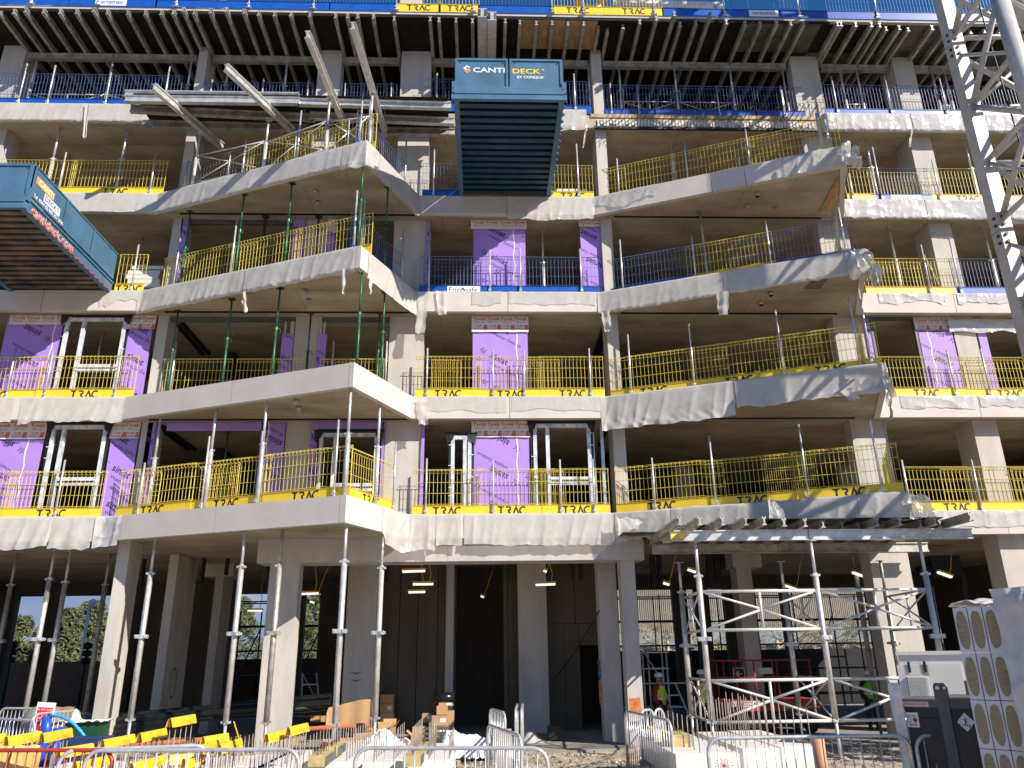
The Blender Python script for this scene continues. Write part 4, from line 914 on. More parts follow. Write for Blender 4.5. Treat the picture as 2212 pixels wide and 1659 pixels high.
flap('blown flap of sheet off the tip of the third floor right balcony', ((2,4,810,450),(2,4,860,600),(2,4,1110,640),(2,4,960,430)), -2.75, .22, 3)
flap('torn tongue of sheet under the tip of the third floor right balcony', ((2,4,950,560),(2,4,1010,720),(2,4,1085,715),(2,4,1075,570)), -2.6, .12, 4)
flap('loose corner of sheet at the tip of the second floor right balcony', ((2,4,1075,1350),(3,4,1120,190),(3,4,1200,130),(2,4,1130,1335)), -2.75, .14, 5)
flap('shiny bunched sheet standing at the tip of the first floor right balcony', ((3,4,1265,880),(3,4,1310,1095),(3,4,1540,1075),(3,4,1395,890)), -2.8, .16, 6)
flap('pointed loose corner of sheet beside the formwork canopy', ((3,3,850,1060),(3,3,900,1285),(3,3,960,1210),(3,3,1090,1110)), -.35, .06, 7)
flap('turned up corner of sheet on the first floor right balcony', ((3,4,190,935),(3,4,195,1090),(3,4,330,1110),(3,4,250,960)), -1.9, .05, 8)
q = py(2,4,1600,1000,.36); q2 = py(2,4,2200,1000,.36); mb = MB()
mb.grid(lambda a, b: (q.x+(q2.x+.8-q.x)*a, .34-.05*abs(noise.noise(Vector((a*9, b*3, 2)))), ZB[3]-.05-b*(.42+.15*noise.noise(Vector((a*5, 1, 1))))), 40, 8)
single('plastic_sheet', mb, M_SHINY, 'glossy sheet sagging under the third floor edge above the purple boards', 'plastic sheet', smooth=True, off=(q.x, .34, ZB[3]))
M_WHTA = nmat("white_aluminium", (0.64, 0.63, 0.60), 0.4, 0.1, var=0.1, scale=5)
# ================================================================== props
LOB8 = [1.0, .86]*8
_PR = {}
def prop_parts(h, style):
    k = (round(h, 1), style)
    if k in _PR: return _PR[k]
    h = k[0]; mo = {'s': M_ALU, 'd': M_ALUD, 'g': M_GREEN, 'k': M_BOLT, 'r': M_ALU}[style]; mi = {'s': M_GALV, 'd': M_ALUD, 'g': M_GREEN, 'k': M_BOLT, 'r': M_GALV}[style]
    A, B, Cc, D, J_ = MB(), MB(), MB(), MB(), MB()
    if style in 'sdr':
        if h > 3.6:
            z1, z2 = h*.16, h*.83; A.tube((0,0,z1), (0,0,z2), .066, 16, lobes=LOB8)
            J_.tube((0,0,.01), (0,0,z1), .036, 10); B.tube((0,0,z2), (0,0,h-.01), .036, 10)
            for z in (z1, z2): Cc.box(-.10,.10,-.05,.05,z-.03,z+.02); Cc.tube((0,0,z-.06),(0,0,z+.05),.055,10)
            zm = h*.53; Cc.box(-.15,.15,-.10,-.02,zm-.045,zm+.045); Cc.box(-.13,-.07,-.12,.1,zm-.03,zm+.03); Cc.box(.07,.13,-.12,.1,zm-.03,zm+.03)
        else:
            z2 = h*.58; A.tube((0,0,.01), (0,0,z2), .055, 16, lobes=LOB8); B.tube((0,0,z2), (0,0,h-.01), .034, 10)
            Cc.tube((0,0,z2-.04),(0,0,z2+.03),.05,10); Cc.box(-.09,.09,-.02,.02,z2-.01,z2+.02)
    else:
        z2 = h*.56; A.tube((0,0,.01),(0,0,z2),.034,10); B.tube((0,0,z2),(0,0,h-.01),.026,10)
        Cc.tube((0,0,z2-.05),(0,0,z2+.04),.043,10); Cc.tube((-.09,0,z2),(.09,0,z2+.01),.009,6); Cc.path([(.09,0,z2),(.11,-.03,z2-.05),(.10,-.03,z2-.12)],.008,6)
    D.box(-.09,.09,-.09,.09,h-.012,h); D.box(-.09,.09,-.09,.09,0,.01)
    r = [('outer_tube', A.mesh('outer_tube', mo, True)), ('inner_tube', B.mesh('inner_tube', mi, True)), ('collar', Cc.mesh('collar', mi)), ('end_plates', D.mesh('end_plates', mi))]
    if J_.v: r.append(('jack_tube', J_.mesh('jack_tube', mi, True)))
    _PR[k] = (r, h); return _PR[k]
def prop(label, x, y, z0, z1, style):
    r, h = prop_parts(z1-z0, style)
    o = thing('prop', label, 'prop', (x, y, z0), random.uniform(-.4, .4), 'telescopic props'); o.scale = (1, 1, (z1-z0)/h)
    for nm, me in r: O(nm, me, o)
    return o
def prop_top(label, L, r, c, x, y, style, lift=0.0):
    """prop whose head is seen at a pixel on the soffit above floor L"""
    zt = ZB[L+1]+.03+lift; q = pz(r, c, x, y, zt); z0 = ZT[L]-.09 if L > 0 else 0.0
    return prop(label, q.x, q.y, z0, zt, style)
ZB[6] = ZD
for k, (r, c, x, y, s, nm) in enumerate([
  (3,1,440,1310,'s','tall aluminium prop at far left standing in sun before the dark bay'), (3,1,562,1342,'s','shorter looking aluminium prop just behind the far left one'),
  (3,1,1232,1252,'s','tall aluminium prop right of the leaning left column'), (3,1,1942,1182,'r','tall aluminium prop with faded red bands in front of the black pipes'),
  (3,2,228,1172,'d','shaded grey prop standing against the wide entrance column'), (3,2,733,1128,'s','tall bright prop behind the cardboard sheet'),
  (3,2,1022,1200,'s','tall bright prop rising from the white bag'), (3,1,135,1372,'d','dim prop at the far left edge under the ceiling'), (3,1,872,1372,'d','dim prop left of the leaning left column')]):
    prop_top(nm, 0, r, c, x, y, s)
for r, c, x, y, s, nm in [(3,1,1275,282,'s','silver prop at the start of the first floor left balcony'), (3,1,1715,212,'s','second silver prop on the first floor left balcony'),
  (3,2,105,150,'s','third silver prop on the first floor left balcony'), (3,2,768,55,'s','silver prop at the corner of the first floor left balcony'), (3,2,998,180,'s','silver prop on the short return of the first floor left balcony')]:
    prop_top(nm, 1, r, c, x, y, s)
q = py(3,1,1825,240,1.2); prop('dark green prop inside the first floor behind the left balcony', q.x, 1.2, ZT[1]-.09, ZB[2]+.04, 'g')
for r, c, x, y, s, nm in [(2,1,1412,935,'g','green prop at the start of the second floor left balcony'), (2,1,1838,840,'g','second green prop on the second floor left balcony'),
  (2,2,208,750,'g','third green prop on the second floor left balcony'), (2,2,856,622,'g','green prop at the corner of the second floor left balcony'), (2,2,1036,785,'g','green prop on the short return of the second floor left balcony')]:
    prop_top(nm, 2, r, c, x, y, s)
for r, c, x, y, nm in [(2,2,458,880,'dark green prop before the column behind the second floor left balcony'), (2,2,1000,890,'dark green prop inside beside the return of the second floor left balcony')]:
    q = py(r, c, x, y, .2); prop(nm, q.x, .2, ZT[2]-.09, ZB[3]+.03, 'g')
q = py(2,1,830,1000,1.6); prop('silver prop behind the window frame on the second floor at left', q.x, 1.6, ZT[2]-.09, ZB[3]+.04, 's')
for r, c, x, y, s, nm in [(2,1,1508,150,'g','green prop at the start of the third floor left balcony'), (2,1,1935,10,'g','second green prop on the third floor left balcony'),
  (1,2,302,1450,'g','third green prop on the third floor left balcony'), (1,2,866,1285,'g','green prop at the corner of the third floor left balcony'), (1,2,1062,1475,'g','green prop on the short return of the third floor left balcony')]:
    prop_top(nm, 3, r, c, x, y, s)
for r, c, x, y, Y, s, nm in [(2,1,1120,290,1.6,'s','silver prop under the third floor ceiling beside the left blue deck'), (2,1,2112,95,.3,'k','rusty black prop inside the third floor left bay'),
  (2,2,108,95,.3,'k','black prop with a wide head inside the third floor left bay'), (2,2,520,110,.3,'k','black prop before the purple board inside the third floor left bay'),
  (2,3,270,255,1.0,'s','silver prop on the third floor between two purple boards'), (2,3,1520,130,-.2,'d','grey prop on the third floor right balcony'),
  (2,4,1130,212,.7,'s','silver prop on the third floor left of the wide right column'), (2,4,1880,232,.7,'s','silver prop on the third floor beside the mast')]:
    q = py(r, c, x, y, Y); prop(nm, q.x, Y, ZT[3]-.09, ZB[4]+.04, s)
for r, c, x, y, Y, s, nm in [(1,1,480,990,.45,'s','silver prop on the fourth floor at left above the left blue deck'), (1,1,1015,995,.45,'s','silver prop in the middle of the fourth floor left yellow barrier'),
  (1,3,1283,1055,.9,'s','silver prop on the fourth floor behind the right balcony'), (1,3,1800,1050,.9,'s','second silver prop on the fourth floor behind the right balcony'),
  (1,4,950,1062,.5,'s','silver prop on the fourth floor left of the wide right column'), (1,4,1728,1070,.5,'s','silver prop on the fourth floor right of the wide right column')]:
    q = py(r, c, x, y, Y); prop(nm, q.x, Y, ZT[4]-.09, ZB[5]+.04, s)
# fifth-floor props under the roof formwork
P5 = []
for k, (r, c, x, y) in enumerate([(1,1,290,495),(1,1,895,480),(1,1,1517,492),(1,1,1800,600),(1,2,262,512),(1,3,640,575),(1,3,880,565),(1,3,1318,565),(1,3,1760,578),(1,4,300,575),(1,4,757,578),(1,4,890,585),(1,4,1485,592),(1,4,1585,590)]):
    q = py(r, c, x, y, .62); P5.append(q.x); prop(f'aluminium prop under the roof formwork beam, {ordw(k)}', q.x, .62, ZT[5]-.09, ZD-.40, 'd' if k in (3, 9) else 's')
# ------------------------------------------------------------------ shoring frames
def ledger(label, p, q, z0, h, mat=M_ALU, r=.026):
    p, q = Vector((p[0], p[1], 0)), Vector((q[0], q[1], 0)); d = q-p; L_ = d.length
    o = thing('shoring_frame', label, 'brace frame', (p.x, p.y, z0), math.atan2(d.y, d.x), 'aluminium shoring frames')
    for z in (0, h): part('rail', MB().tube((0,0,z),(L_,0,z), r, 8), mat, o, True)
    part('upright', MB().tube((L_*.5,.004,.02),(L_*.5,.004,h-.02), r*.9, 8), mat, o, True)
    for (a, b) in (((.05,.03),(L_*.5-.04,h*.5)), ((.05,h-.03),(L_*.5-.04,h*.5+.04)), ((L_-.05,.03),(L_*.5+.04,h*.5)), ((L_-.05,h-.03),(L_*.5+.04,h*.5+.04))):
        part('diagonal', MB().tube((a[0],0,a[1]),(b[0],0,b[1]), r*.75, 8), mat, o, True)
    return o
for k, (a, b) in enumerate(((0,1),(1,2),(3,4),(6,7),(7,8),(10,11),(12,13))):
    ledger(f'aluminium brace frame between fifth floor props, {ordw(k)}', (P5[a]+.06,.62), (P5[b]-.06,.62), ZT[5]+.1, .75, M_ALU, .02)
# ================================================================== formwork beams
PROF = [(-.05,0),(.05,0),(.05,.022),(.018,.036),(.018,.135),(.042,.135),(.042,.19),(.017,.19),(.017,.158),(-.017,.158),(-.017,.19),(-.042,.19),(-.042,.135),(-.018,.135),(-.018,.036),(-.05,.022)]
PRIM = [(-.07,0),(.07,0),(.07,.025),(.025,.04),(.025,.2),(.07,.215),(.07,.24),(-.07,.24),(-.07,.215),(-.025,.2),(-.025,.04),(-.07,.025)]
_JM = {}
def beam_mesh(prof, L_, mat):
    k = (id(prof), round(L_, 2), mat.name)
    if k not in _JM: _JM[k] = MB().prism([(x, 0, z) for x, z in prof], (0, L_, 0)).mesh('beam', mat, fix=True)
    return _JM[k]
ends = [(1,1,x,y) for x, y in ((5,100),(110,85),(200,75),(345,80),(475,85),(605,85),(740,70),(850,90),(1010,95),(1150,95),(1275,95),(1370,90),(1450,70),(1535,90),(1665,80),(1790,70),(1930,85))]
ends += [(1,2,x,y) for x, y in ((35,100),(160,105),(290,105),(440,110),(645,120),(740,120),(820,120),(945,125),(1110,140),(1395,145),(1465,150),(1600,155),(1730,160),(1860,160),(1990,160))]
ends += [(1,3,x,y) for x, y in ((95,170),(225,175),(350,175),(475,180),(600,180),(715,215),(788,235),(912,205),(1045,170),(1175,140),(1318,105),(1365,185),(1490,175),(1605,105),(1730,170))]
ends += [(1,4,x,y) for x, y in ((5,180),(125,185),(255,175),(365,180),(465,180),(735,185),(764,185),(880,190),(1005,190),(1070,195),(1120,220),(1225,215),(1295,225),(1485,215),(1590,240),(1700,235),(1790,245),(1900,240),(2020,240))]
for k, e in enumerate(ends):
    q = pz(*e, ZD-.10); L_ = 6.2
    o = O('formwork_joist', beam_mesh(PROF, L_, M_ALUD), None, (q.x, q.y, ZD-.205-.004*(k % 2)))
    tag(o, f'aluminium formwork joist poking out under the roof deck, {ordw(k)}', 'formwork beam', 'roof formwork joists')
JP = [(1,1,185,1575),(1,1,1660,None)]
# primary beams under the joists
segs = [((1,1,190,450),(1,1,900,450)),((1,1,906,450),(1,1,1570,455)),((1,1,1690,460),(1,2,480,490)),((1,2,692,495),(1,2,1155,500)),((1,2,1408,510),(1,2,1640,515)),((1,3,420,550),(1,3,640,555)),((1,3,750,540),(1,3,1300,545)),((1,3,1306,545),(1,3,1757,548)),((1,3,1762,548),(1,4,335,550)),((1,4,605,555),(1,4,900,555)),((1,4,905,570),(1,4,1150,575)),((1,4,1335,575),(1,4,1465,580)),((1,4,1470,590),(1,4,2150,600))]
for k, (a, b) in enumerate(segs):
    A = py(*a, .62); B = py(*b, .62)
    o = O('formwork_beam', beam_mesh(PRIM, B.x-A.x-.02, M_ALUD), None, (A.x, .62, ZD-.46), (0, 0, -math.pi/2)); tag(o, f'long aluminium beam carrying the roof joists, {ordw(k)}', 'formwork beam', 'roof formwork primary beams')
for k in range(5):
    o = O('formwork_beam', beam_mesh(PRIM, 6.4, M_ALUD), None, (-16.5+k*6.6, 4.2, ZD-.46), (0, 0, -math.pi/2)); tag(o, f'aluminium beam deep in the shade under the roof joists, {ordw(k)}', 'formwork beam', 'roof formwork primary beams')
# plywood deck of the roof formwork
DK = thing('formwork_deck', 'dark plywood deck of the roof formwork resting on the joists', 'formwork deck', (0, 0, ZD))
x_ply0, x_ply1 = pz(1,3,95,300,ZD).x, pz(1,3,690,300,ZD).x
x = -18.4; rs = random.Random(3); kx = 0
while x < 18.0:
    w = 2.4
    if x < x_ply0 < x+w: w = x_ply0-x
    elif abs(x-x_ply0) < .01: w = x_ply1-x_ply0
    for j in range(6):
        y0 = -.95+j*1.24
        mat = M_PLYB; lab = None
        if abs(x-x_ply0) < .01 and j == 0: mat = M_PLYW; lab = 'clean brown plywood sheet'
        elif x > 8.3 and j <= 1 and rs.random() < .75: mat = M_PLYG
        mb = MB(); dz = rs.uniform(0, .006); mb.box(x+.004, x+w-.004, y0, y0+1.232, ZD-.013+dz, ZD+.012); part('plywood_sheet', mb, mat, DK, off=(0, 0, ZD), label=lab)
    x += max(w, .3)
mb = MB(); mb.box(-18.4, 18.4, -.97, -.952, ZD-.02, ZD+.10); part('edge_board', mb, M_PLYB, DK, off=(0, 0, ZD))
# pair of deep beams hanging over the middle blue deck
q0 = pz(1,2,1770,215,ZD-.42); q1 = pz(1,2,1925,215,ZD-.42)
BIG = [(-.14,0),(.14,0),(.14,.025),(.05,.04),(.05,.30),(.14,.315),(.14,.34),(-.14,.34),(-.14,.315),(-.05,.30),(-.05,.04),(-.14,.025)]
for k, xx in enumerate((q0.x+.15, q0.x+.45)):
    o = O('formwork_beam', beam_mesh(BIG, 3.6, M_ALU), None, (xx, q0.y-.55+.12*k, ZD-.56), (0, 0, 0)); tag(o, ('left' if k == 0 else 'right')+' one of two deep grey beams above the middle blue deck', 'formwork beam')
# fifth floor balcony formwork (left bay)
def hbeam(label, a, b, z, prof=PRIM, mat=M_ALU):
    A = pz(*a, z); B = pz(*b, z); d = B-A
    o = O('formwork_beam', beam_mesh(prof, d.length, mat), None, (A.x, A.y, z), (0, 0, math.atan2(d.y, d.x)-math.pi/2)); return tag(o, label, 'formwork beam', 'balcony formwork beams')
zb = 17.42
hbeam('bright aluminium beam at the front of the fifth floor balcony formwork, left length', (1,1,990,812), (1,2,360,828), zb)
hbeam('bright aluminium beam at the front of the fifth floor balcony formwork, right length', (1,2,345,835), (1,2,1560,866), zb)
hbeam('upper bright aluminium beam stacked on the front beam at left', (1,1,985,775), (1,2,355,795), zb+.245)
hbeam('middle dark beam with a yellow end under the fifth floor balcony deck', (1,1,1030,890), (1,2,480,960), zb, mat=M_ALUD)
hbeam('middle bright beam under the right end of the fifth floor balcony deck', (1,2,440,945), (1,2,1585,990), zb, mat=M_ALU)
hbeam('rear beam under the left of the fifth floor balcony deck', (1,1,1125,1008), (1,2,420,1040), zb, mat=M_ALUD)
hbeam('rear beam under the right of the fifth floor balcony deck', (1,2,960,1062), (1,2,1590,1075), zb, mat=M_ALUD)
zj = 17.16
hbeam('first long beam jutting up and left below the fifth floor formwork', (1,1,1210,715), (1,1,1760,1190), zj, PRIM)
hbeam('second long beam jutting up and left below the fifth floor formwork', (1,1,1783,560), (1,2,310,1065), zj, PRIM)
hbeam('third long beam jutting steeply up beside the fifth floor column', (1,2,420,300), (1,2,765,1135), zj, PRIM)
hbeam('fourth long beam jutting steeply up left of the middle blue deck', (1,2,780,230), (1,2,1040,1085), zj, PRIM)
BD = thing('formwork_deck', 'black plywood deck of the fifth floor balcony formwork at left', 'formwork deck', (-5, -.6, zb+.25))
A = pz(1,1,1110,830,zb+.25); B = pz(1,2,1540,880,zb+.25)
xk = A.x
while xk < B.x-.3:
    w = min(2.4, B.x-xk)
    mb = MB(); mb.box(xk+.004, xk+w-.004, -1.35, .1, zb+.243, zb+.262); part('plywood_sheet', mb, M_PLYB, BD, off=(-5, -.6, zb+.25)); xk += w
# props with cross-braced frames on the fourth floor below it
L4 = []
for r, c, x, y, nm in [(1,1,1583,1060,'prop under the first jutting beam on the fourth floor left balcony'), (1,1,2128,945,'prop under the second jutting beam on the fourth floor left balcony'),
                       (1,2,600,785,'prop under the third jutting beam on the fourth floor left balcony'), (1,2,938,745,'prop under the fourth jutting beam on the fourth floor left balcony')]:
    q = pz(r, c, x, y, zj); prop(nm, q.x, q.y, ZT[4]-.09, zj, 's'); L4.append(q)
for k in range(3): ledger(f'aluminium brace frame on the fourth floor left balcony, {ordw(k)}', (L4[k].x+.06, L4[k].y), (L4[k+1].x-.06, L4[k+1].y), ZT[4]+.25, .95, M_ALU, .022)
# rebar stubs along the unfinished fifth floor slab edge
rb = MB().tube((0,0,0),(0,-.62,.03),.010,6).path([(0,-.6,.03),(0,-.66,.03),(0,-.68,.01),(0,-.68,-.07)],.009,5).mesh('starter_bar', M_RUST)
for k in range(64):
    x = 3.95+k*.105; O('starter_bar', rb, BLD, Vector((x+random.uniform(-.02,.02), .14, ZT[5]-.14-.10*(k % 2)))-BO, (0, 0, random.uniform(-.12, .12)))
for k in range(16):
    x = -5.8+k*.2; O('starter_bar', rb, BLD, Vector((x, .14, ZT[5]-.14-.1*(k % 2)))-BO, (.7, 0, random.uniform(-.15, .15)))
mb = MB()
for k in range(70):
    x = 3.6+k*.1; h = random.uniform(.05, .16); mb.box(x, x+.07, .10+random.uniform(0,.03), .152, ZB[5]+.05+random.uniform(0,.15), ZB[5]+.12+h+.1)
bpart('rough_edge', mb, M_MORTAR, stuff=True)
mb = MB(); mb.box(3.5, 10.7, .08, .15, ZB[5]-.02, ZB[5]+.06); bpart('edge_timber', mb, M_MEMB)
mb = MB(); mb.box(3.4, 10.7, .12, .152, ZT[5]-.19, ZT[5]-.06); bpart('edge_timber', mb, M_WOOD)
# ================================================================== ground-floor shoring canopy at right
YF, YB_ = -2.4, -.1; FX = [py(4,3,1560,700,YF).x, py(4,4,640,700,YF).x, py(4,4,1540,700,YF).x]; RX = [py(4,3,1410,700,YB_).x, py(4,4,370,700,YB_).x, py(4,4,1190,700,YB_).x]
zt = py(3,3,1600,1268,YF).z; ztop = py(3,3,1600,1188,YF).z
zq = [py(4,3,1900,y,YF).z for y in (250, 555, 955, 1285)]
for k, xx in enumerate(FX):
    prop(('left','middle','right')[k]+' front leg of the aluminium shoring tower', xx, YF, 0, zt-.01, 'r' if k == 0 else 's')
    prop(('left','middle','right')[k]+' rear leg of the aluminium shoring tower', RX[k], YB_, 0, zt-.22, 's' if k < 2 else 'd')
q = py(3,4,868,1440,1.5); prop('dim prop behind the aluminium shoring tower', q.x, 1.5, 0, 4.98, 'd')
for k in range(2):
    for h, (zb0, zt0) in enumerate(((zq[3], zq[2]), (zq[1], zq[0]))):
        ledger(f'{("lower","upper")[h]} front brace frame of the shoring tower, {("left","right")[k]} bay', (FX[k]+.07, YF-.02), (FX[k+1]-.07, YF-.02), zb0, zt0-zb0, M_WHTA, .036)
for k in range(3):
    for h, (zb0, zt0) in enumerate(((zq[3], zq[2]), (zq[1], zq[0]))):
        ledger(f'{("lower","upper")[h]} side brace frame at the {("left","middle","right")[k]} legs of the shoring tower', (FX[k]+.01, YF+.09), (RX[k], YB_-.09), zb0, zt0-zb0, M_WHTA, .028)
def xbeam(label, x0, x1, Y, z0, mat, prof=PRIM):
    o = O('formwork_beam', beam_mesh(prof, x1-x0, mat), None, (x0, Y, z0), (0, 0, -math.pi/2)); return tag(o, label, 'formwork beam', 'canopy beams')
A = py(3,3,1285,1230,YF); B = py(3,4,505,1240,YF); Cq = py(3,4,1800,1235,YF)
FB = xbeam('pale front beam of the canopy with a yellow painted end', A.x, B.x-.01, YF, zt, M_ALU); xbeam('pale front beam of the canopy, right length', B.x+.01, Cq.x, YF, zt, M_ALU)
yb = MB(); yb.box(.0255, .029, .01, .34, .042, .199); part('yellow_end', yb, M_YELW, FB)
zj0 = min(ztop+.012, 4.748); A2 = py(3,3,1140,1300,YB_); B2 = py(3,4,262,1330,YB_); C2 = py(3,4,1455,1360,YB_)
zt2 = min(py(3,3,1500,1335,YB_).z, zj0-.25)
xbeam('rear beam of the canopy with yellow and red paint, left length', A2.x, B2.x-.01, YB_, zt2, M_ALUD); xbeam('rear beam of the canopy, right length', B2.x+.01, C2.x, YB_, zt2, M_ALUD)
je = [(3,3,1360,1108),(3,3,1520,1108),(3,3,1700,1110),(3,3,1885,1110),(3,3,2030,1108),(3,3,2190,1120),(3,4,310,1120),(3,4,480,1122),(3,4,622,1130),(3,4,775,1148),(3,4,905,1150),(3,4,1050,1115),(3,4,1230,1110),(3,4,1395,1130),(3,4,1510,1110),(3,4,1548,1130),(3,4,1790,1075)]
zj = min(ztop+.012, 4.748)
for k, e in enumerate(je):
    q = pz(*e, zj+.09); o = O('formwork_joist', beam_mesh(PROF, .5-q.y, M_ALUD), None, (q.x, q.y, zj)); tag(o, f'grey joist of the ground floor canopy, {ordw(k)}', 'formwork beam', 'canopy joists')
CDK = thing('formwork_deck', 'dark plywood deck of the canopy under the first floor right balcony', 'formwork deck', (7, -1.2, zj+.2))
xk = 3.45
while xk < 10.4:
    w = min(1.25, 10.5-xk); yy = -2.75+max(0, (5.6-xk))*.9
    mb = MB(); mb.box(xk+.003, xk+w-.003, min(yy, -.9), .4, zj+.192, zj+.21); part('plywood_sheet', mb, M_PLYB if rs.random() < .6 else M_PLYG, CDK, off=(7, -1.2, zj+.2)); xk += w
# ================================================================== loading decks
def px(r, c, x, y, X):
    d = ray(*P(r, c, x, y)); t = X/d.x; return Vector((X, CY+t*d.y, CZ+t*d.z))
M_CDW = nmat('worn_deck_flange', (.15,.11,.075), .6, var=.3, scale=1.6, col2=(.006,.022,.035))
def loading_deck(label, x0, x1, y0, y1, z, wall, red):
    o = thing('loading_deck', label, 'loading platform', (x0, y1, z)); off = (x0, y1, z)
    def pt(nm, mb, mat, **k): return part(nm, mb, mat, o, off=off, **k)
    beams = []
    for (a, b) in ((x0, x0+.13), (x1-.13, x1)):
        mb = MB(); mb.box(a, b, y0, y1, z+.0, z+.05); mb.box(a+.03, b-.03, y0, y1, z+.052, z+.30); mb.box(a, b, y0, y1, z+.302, z+.35); beams.append(pt('side_beam', mb, M_CDB))
    mb = MB(); mb.box(x0+.135, x1-.135, y0+.08, y1, z+.30, z+.345); pt('deck_plate', mb, M_CDN)
    n = 15
    for k in range(n):
        yy = y0+.16+k*(y1-y0-.3)/n; cm = M_CDN if not red else M_CDW
        mb = MB(); mb.box(x0+.135, x1-.135, yy, yy+.15, z+.03, z+.045); mb.box(x0+.135, x1-.135, yy+.02, yy+.05, z+.046, z+.298); pt('cross_joist', mb, cm)
        mb = MB(); mb.prism([(x1+.0, yy-.02, z+.0), (x1+.075, yy+.06, z+.0), (x1+.0, yy+.14, z+.0)], (0, 0, .012)); mb.prism([(x1+.002, yy+.055, z+.013), (x1+.07, yy+.055, z+.013), (x1+.002, yy+.055, z+.10)], (0, .012, 0)); pt('bracket_tooth', mb, M_CDR if red else M_CDB)
    zw0, zw1 = z+.42, z+wall
    doors = []
    # front gate: rim, two framed doors, hinges
    mb = MB(); mb.box(x0-.06, x1+.06, y0-.10, y0-.002, z-.02, z+.13); mb.box(x0+.0, x1-.0, y0-.12, y0-.06, z+.132, z+.20); mb.box(x0+.002, x1-.002, y0-.05, y0+.02, z+.20, zw0-.02); pt('front_rim', mb, M_CDB)
    xm = (x0+x1)/2
    for (a, b) in ((x0+.02, xm-.02), (xm+.02, x1-.02)):
        mb = MB(); mb.box(a+.06, b-.06, y0+.0, y0+.02, z+.21, zw1-.06)
        mb.box(a, a+.06, y0-.03, y0+.03, z+.205, zw1); mb.box(b-.06, b, y0-.03, y0+.03, z+.205, zw1); mb.box(a+.061, b-.061, y0-.03, y0+.03, zw1-.06, zw1); mb.box(a+.061, b-.061, y0-.025, y0+.025, z+.205, z+.26)
        d = pt('gate_door', mb, M_CDB); doors.append(d)
        bl = MB()
        for q in (z+.3, zw1-.12):
            for xx in (a+.13, b-.13): bl.tube((xx, y0-.012, q), (xx, y0+.0, q), .018, 8)
        part('bolt', bl, M_BOLT, d, off=off)
    for xx in (x0-.005, x1+.005):
        mb = MB(); mb.box(xx-.05, xx+.05, y0-.06, y0+.05, z+.21, z+.55); mb.tube((xx, y0-.07, z+.36), (xx, y0-.06, z+.36), .025, 8); pt('hinge_block', mb, M_CDB)
    walls = []
    for sgn, xx in ((-1, x0+.03), (1, x1-.03)):
        for k in range(3):
            ya = y0+.06+k*(y1-y0-.1)/3; yb = ya+(y1-y0-.1)/3-.02
            mb = MB(); mb.box(xx-.025, xx+.025, ya, yb, zw0, zw1-.02); mb.box(xx-.04, xx+.04, ya, ya+.06, zw0-.001, zw1); mb.box(xx-.045, xx+.045, ya, yb, zw1-.019, zw1+.02)
            walls.append(pt('side_wall', mb, M_CDB))
    return o, doors, beams, walls, off
x0, x1, zc = -.74, 2.02, 15.18
o, doors, beams, walls, off = loading_deck('blue steel loading deck jutting out above the entrance, front gate facing the camera', x0, x1, -4.22, .2, zc, 1.30, False)
def front_txt(s, r, c, x, y, size, mat, sx, d):
    q = py(r, c, x, y, -4.26); txt(s, size, mat, d, (q.x-off[0], -4.2265-off[1], q.z-off[2]), bold=True, sx=sx)
front_txt('CANTI', 1,2,1862,549,.21,M_WHT,1.32,doors[0]); front_txt('DECK', 1,3,143,559,.21,M_YEL,1.30,doors[1]); front_txt('BY CONQUIP', 1,3,180,605,.115,M_WHT,1.0,doors[1])
front_txt('®', 1,3,279,547,.08,M_YEL,1,doors[1]); front_txt('®', 1,3,279,601,.06,M_WHT,1,doors[1])
def cd_logo(parent, loc, sc, rz=0, ma=M_WHT, mbm=M_ORNG):
    a = MB(); strip2(a, [(.45,.62),(0,1.0),(-.5,.5),(.05,.08)], .2, (0,0), sc); O('logo', a.mesh('logo', ma), parent, loc, (0,0,rz))
    b = MB(); strip2(b, [(-.45,-.0),(0,-.4),(.5,.05),(-.05,.5)], .2, (0,0), sc); O('logo', b.mesh('logo', mbm), parent, Vector(loc)+Vector((0,-.002,0)) if rz == 0 else Vector(loc)+Vector((.002,0,0)), (0,0,rz))
q = py(1,2,1687,552,-4.26); cd_logo(doors[0], (q.x-off[0], -4.2265-off[1], q.z-off[2]), .15)
# left deck
XR = -10.55; zc = 11.93
o, doors, beams, walls, off = loading_deck('weathered blue loading deck at the left edge, seen from its side and below', XR-2.8, XR, -4.28, .1, zc, 1.22, True)
HP = math.pi/2
def side_txt(s, r, c, x, y, X, size, mat, par, sx=1, tilt=0):
    q = px(r, c, x, y, X); txt(s, size, mat, par, (X-off[0], q.y-off[1], q.z-off[2]), (0, tilt, HP), bold=True, sx=sx); return q
Xs = XR-.002
w0 = walls[3]
qa = px(1,1,232,1385,Xs); qb = px(1,1,350,1500,Xs)
zt_ = zc+1.12
mb = MB(); mb.box(Xs+.0, Xs+.006, -4.1, -3.35, zc+.82, zc+1.02); part('label_panel', mb, M_ORNG, w0, off=off)
mb = MB(); mb.box(Xs+.0, Xs+.006, -3.70, -3.0, zc+.58, zc+.80); part('label_panel', mb, M_WHT, w0, off=off)
txt('CANTI', .20, M_WHT, w0, (Xs+.009-off[0], -3.68-off[1], zc+.92-off[2]), (0,0,HP), True, 1.1)
txt('DECK', .20, M_NAVY, w0, (Xs+.009-off[0], -3.42-off[1], zc+.69-off[2]), (0,0,HP), True, 1.0)
cd_logo(w0, (Xs+.009-off[0], -3.10-off[1], zc+.69-off[2]), .085, HP, M_CDB, M_ORNG)
txt('Tel. 0044 (0) 845 201 5035', .13, M_WHT, w0, (Xs+.009-off[0], -3.44-off[1], zc+.50-off[2]), (0,0,HP), True, .92)
